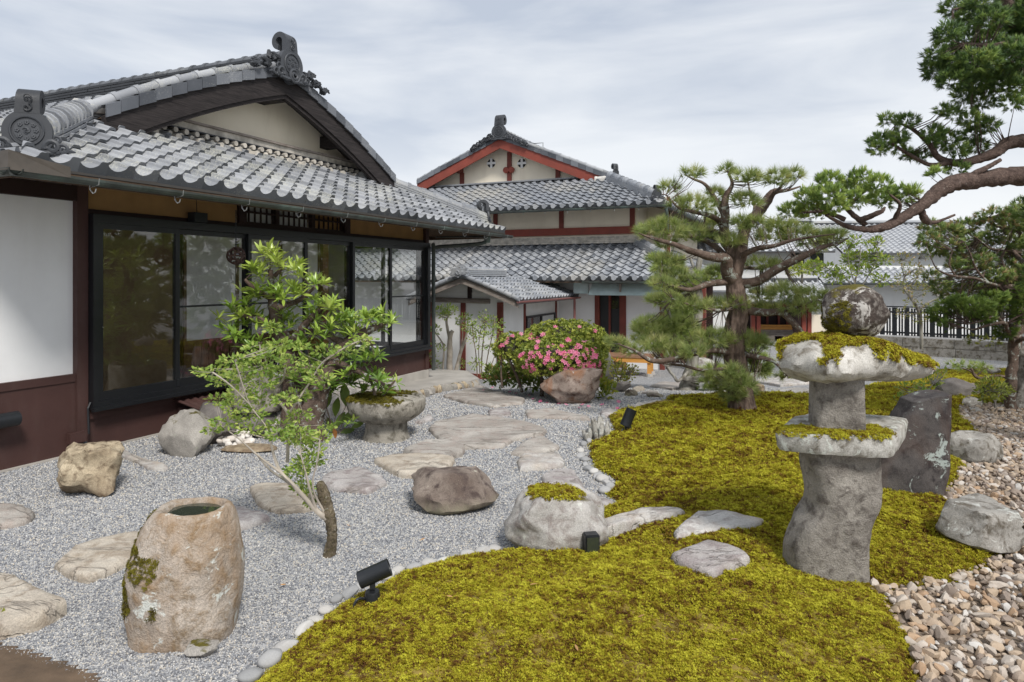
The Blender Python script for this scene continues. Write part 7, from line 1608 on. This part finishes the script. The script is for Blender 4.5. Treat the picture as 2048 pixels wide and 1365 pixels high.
AZ = thing('azalea_bush', 'clipped double domed azalea bush covered with pink flowers', 'bush', Vector((ab.x, YA, float(gh(ab.x, YA))))); og = AZ.location; LB = []
for rows in ([(1000,1260,16),(990,1100,14),(900,950,10),(820,860,5)], [(1100,1260,16),(1120,1100,14),(1180,950,10),(1250,850,5)], [(850,1230,12),(800,1080,11),(740,960,9),(720,880,5)], [(1300,1260,14),(1330,1100,11),(1400,960,6)], [(700,1200,8),(690,1050,7),(700,900,5)]): LB.append(limb('stem', rows, YA-.05, M['bark_lichen'], AZ, og, zA, 4, 7))
DOMES = [(1180,860,330,178,.35), (1120,985,330,165,-.30), (800,905,165,125,0), (1230,1000,240,170,-.15), (1330,960,170,200,.05)]
def dome_pts(n_per, shell=(.86, 1.02)):
    P_ = []; D_ = []
    for px, py, ax_, ay_, dY in DOMES:
        c0_ = zA((px, py)); c1_ = zA((px+ax_, py+ay_)); Y = YA+dY; c = np.array(at(*c0_, Y)-og); rx_ = (c1_[0]-c0_[0])/F*Y; rz_ = (c1_[1]-c0_[1])/F*Y; ry_ = min(rx_*.75, .75)
        n = int(n_per*rx_*(rz_+ry_)); u = NP.normal(size=(n, 3)); u /= np.linalg.norm(u, axis=1, keepdims=True); u = u[(u[:, 2] > -.6)]; s_ = NP.uniform(*shell, (len(u), 1)); lump = np.array([1+.07*fbm(tuple(q*3+px), 3) for q in u])[:, None]
        P_.append(c+u*s_*lump*np.array([rx_, ry_, rz_])); D_.append(u/np.array([rx_, ry_, rz_]))
    return np.concatenate(P_), np.concatenate(D_)
P_, D_ = dome_pts(3600, (.80, 1.03)); D_ /= np.linalg.norm(D_, axis=1, keepdims=True)
WT = merged(LEAF[0], LEAF[1], rot_to(np.array([(math.cos(a)*.9, math.sin(a)*.9, .75) for a in np.arange(6)*1.05])), np.zeros((6, 3)), np.ones(6)); foliage('foliage', AZ, WT, P_, D_, .042, LM['azal'], .3)
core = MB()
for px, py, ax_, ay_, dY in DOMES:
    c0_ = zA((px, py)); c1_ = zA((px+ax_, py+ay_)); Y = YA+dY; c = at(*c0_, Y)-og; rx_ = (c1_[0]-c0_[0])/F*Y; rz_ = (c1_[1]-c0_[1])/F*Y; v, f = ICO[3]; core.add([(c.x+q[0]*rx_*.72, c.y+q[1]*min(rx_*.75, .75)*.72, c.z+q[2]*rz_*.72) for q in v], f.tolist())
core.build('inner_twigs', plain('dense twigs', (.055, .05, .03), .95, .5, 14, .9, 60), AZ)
fv = []; ff = []
for j in range(5):
    a = TAU*j/5; 
    for r, z, w in ((.08, .0, .05), (.62, .30, .30), (1.0, .22, .04)):
        for s_ in (-1, 1): fv.append((r*math.cos(a)-s_*w*math.sin(a), r*math.sin(a)+s_*w*math.cos(a), z))
    k = j*6; ff += [(k, k+1, k+3, k+2), (k+2, k+3, k+5, k+4)]
FM = np_mesh('flower', np.array(fv), np.array(ff), LM['petal'])
PXF = []
for px, py, sx_, sy_, n in ((950,860,40,30,10),(910,940,60,40,14),(905,1035,30,36,14),(1050,985,40,26,9),(1180,945,60,36,22),(1280,1000,60,50,18),(1230,1050,50,36,12),(1370,1030,50,44,18),(1410,960,50,50,18),(1290,900,60,30,8),(1090,1040,20,10,2),(700,870,26,12,4),(810,790,60,16,5),(960,810,50,24,5),(1250,740,30,20,2),(1430,775,30,10,2),(1110,740,30,14,2),(1320,850,20,16,3),(1450,1070,26,36,8),(1330,1120,24,16,4),(840,950,20,30,6),(1200,835,26,16,5),(1080,900,40,26,6),(740,830,14,10,2),(1030,780,20,10,2),(1500,770,8,8,1),(1430,1100,20,20,4)):
    for _ in range(max(1, int(n*.75))): PXF.append(zA((R.gauss(px, sx_*.7), R.gauss(py, sy_*.7))))
c_cam = Vector(CAMP)-og
dm = []
for px, py, ax_, ay_, dY in DOMES:
    c0_ = zA((px, py)); c1_ = zA((px+ax_, py+ay_)); Y = YA+dY; rx_ = (c1_[0]-c0_[0])/F*Y; dm.append((np.array(at(*c0_, Y)-og), np.array([rx_, min(rx_*.75, .75), (c1_[1]-c0_[1])/F*Y])*1.04))
for px, py in PXF:
    d = ray(px, py); best = None
    for c, r in dm:
        o_ = (np.array(c_cam)-c)/r; q = d/r; A_ = q@q; B_ = o_@q; C_ = o_@o_-1; D2 = B_*B_-A_*C_
        if D2 > 0:
            t = (-B_-math.sqrt(D2))/A_
            if best is None or t < best[0]: best = (t, ((np.array(c_cam)+d*t)-c)/r**2)
    if best:
        n = Vector(best[1]).normalized()+Vector((R.gauss(0, .25), -.35+R.gauss(0, .2), R.gauss(0, .25))); m = n.normalized().to_track_quat('Z', 'Y').to_matrix().to_4x4() @ Matrix.Rotation(R.uniform(0, 6), 4, 'Z'); s_ = R.uniform(.027, .039); m = m @ Matrix.Diagonal((s_, s_, s_, 1)); m.translation = Vector(np.array(c_cam)+d*best[0]); put('flower', FM, AZ, m)
for px, py in ((966,783),(985,777),(1020,786),(1032,789),(1058,793),(1066,800),(1081,805),(1118,810),(1132,812),(1158,818),(1177,815),(1204,812),(1235,819),(1237,806),(1165,812),(1094,808)):
    p = hit(px, py, None, .01); o = put('fallen_blossom', FM); o.location = p+Vector((0, 0, .01)); s_ = R.uniform(.025, .035); o.scale = (s_,)*3; o.rotation_euler = (R.uniform(-.5, .5), R.uniform(-.5, .5), R.uniform(0, 6)); tag(o, 'fallen pink azalea blossom lying on the gravel near the boulder', 'blossom', 'fallen azalea blossoms')
# leafy skirt of ferns and low plants under the azalea
FR = thing('fern_clump', 'tangle of low ferns and brown tipped leaves under the left side of the azalea', 'fern', hit(1010, 790)); og = FR.location
P_, D_ = clouds([(640,1090,80,60,.25),(740,1110,90,60,.1),(840,1140,80,50,-.1),(920,1160,70,50,-.25),(860,1080,80,60,0),(760,1010,60,50,.15),(680,1140,60,40,.0),(600,1120,50,40,.3),(700,1050,60,40,.35),(980,1190,40,44,-.3),(800,1060,70,36,.25),(1000,1120,60,40,.1)], og.y+.25, og, 2600, zA, .5, .8); foliage('foliage', FR, LEAF, P_, D_, .075, LM['fern'], .4)
FR2 = thing('fern_clump', 'yellow green ferns at the right foot of the azalea boulder', 'fern', hit(1205, 800)); og = FR2.location
P_, D_ = clouds([(1450,1180,60,50,0),(1480,1240,60,44,-.1),(1430,1130,50,36,.2),(1510,1200,40,36,0),(1400,1100,40,30,.3)], og.y+.1, og, 2200, zA, .6, .8); foliage('foliage', FR2, LEAF, P_, D_, .075, LM['yellow'], .4, np.clip(NP.normal(.35, .3, len(P_)), 0, 1))
lv = thing('fallen_leaf', 'curled orange brown dead leaf on the gravel at the foot of the stump', 'leaf', hit(671, 888)+Vector((0, 0, .05)))
put('blade', np_mesh('blade', BL[0]*np.array([1.6, 1, 1]), BL[1], plain('dead leaf', (.42, .17, .045), .7, .3, 30), smooth=True), lv, Matrix.Rotation(.3, 4, 'X') @ Matrix.Diagonal((.13, .13, .13, 1)))
sl = thing('low_weed', 'small bright green weed sprouting at the left edge of the gravel', 'plant', hit(4, 1262)); og = sl.location
P_, D_ = clouds([(2,1245,14,16,0),(14,1262,10,8,0)], og.y, og, 2600, lambda q: q[:2], .6); foliage('foliage', sl, LEAF, P_, D_, .04, LM['yellow'], .3, np.full(len(P_), .3))
# evergreen screen added out of view on the right to darken the window reflections
hd = thing('reflection_hedge', 'tall evergreen hedge added out of view at the right to fill the window reflections', 'hedge', Vector((10.5, 11, -.4))); og = hd.location; P_ = []; D_ = []
for k in range(40):
    yy = -7+k*.62; xx = max(0, .88*(yy+11)+.9-10.5); c = np.array([xx+R.uniform(-.5, .8), yy+R.uniform(-.3, .3), R.uniform(.7, 2.8+.03*k)]); u = NP.normal(size=(60, 3)); u /= np.linalg.norm(u, axis=1, keepdims=True); P_.append(c+u*np.array([.8, .9, .9])*NP.uniform(.6, 1, (60, 1))); D_.append(u)
foliage('foliage', hd, SP, np.concatenate(P_), np.concatenate(D_), .42, LM['jun_b'], .3)
for k in range(3): MB().tube([(R.uniform(-.1, .2), -6.5+k*2.6, -.3), (.1, -6.5+k*2.6, 1.2), (.2, -6.4+k*2.6, 2.4)], [.12, .09, .05], 8).build('trunk', M['bark_grey'], hd, 60)
# a few dry leaves
dl = np_mesh('fallen_leaf', BL[0]*np.array([1.5, .6, 1]), BL[1], plain('dry leaf', (.40, .22, .09), .75, .35, 30), smooth=True)
for px, py, wh in ((905,1205,'on the near moss right of the spotlight'), (1290,1240,'on the near moss below the diamond stone'), (1460,1290,'on the near moss left of the lantern foot'), (1150,1300,'low on the near moss'), (1060,1180,'on the near moss in front of the mossy boulder'), (700,1060,'on the gravel right of the little leaning tree'), (560,1180,'on the gravel right of the water basin'), (230,1040,'on the gravel below the cracked rock'), (1330,905,'on the far moss beyond the pale stones'), (840,1090,'on the gravel below the brown rock')):
    q = onm(px, py); o = put('fallen_leaf', dl); o.location = q+Vector((0, 0, .022)); s_ = R.uniform(.03, .05); o.scale = (s_,)*3; o.rotation_euler = (R.uniform(1.2, 1.7), R.uniform(-.3, .3), R.uniform(0, 6)); tag(o, 'small dry brown leaf lying '+wh, 'leaf', 'scattered dry leaves')
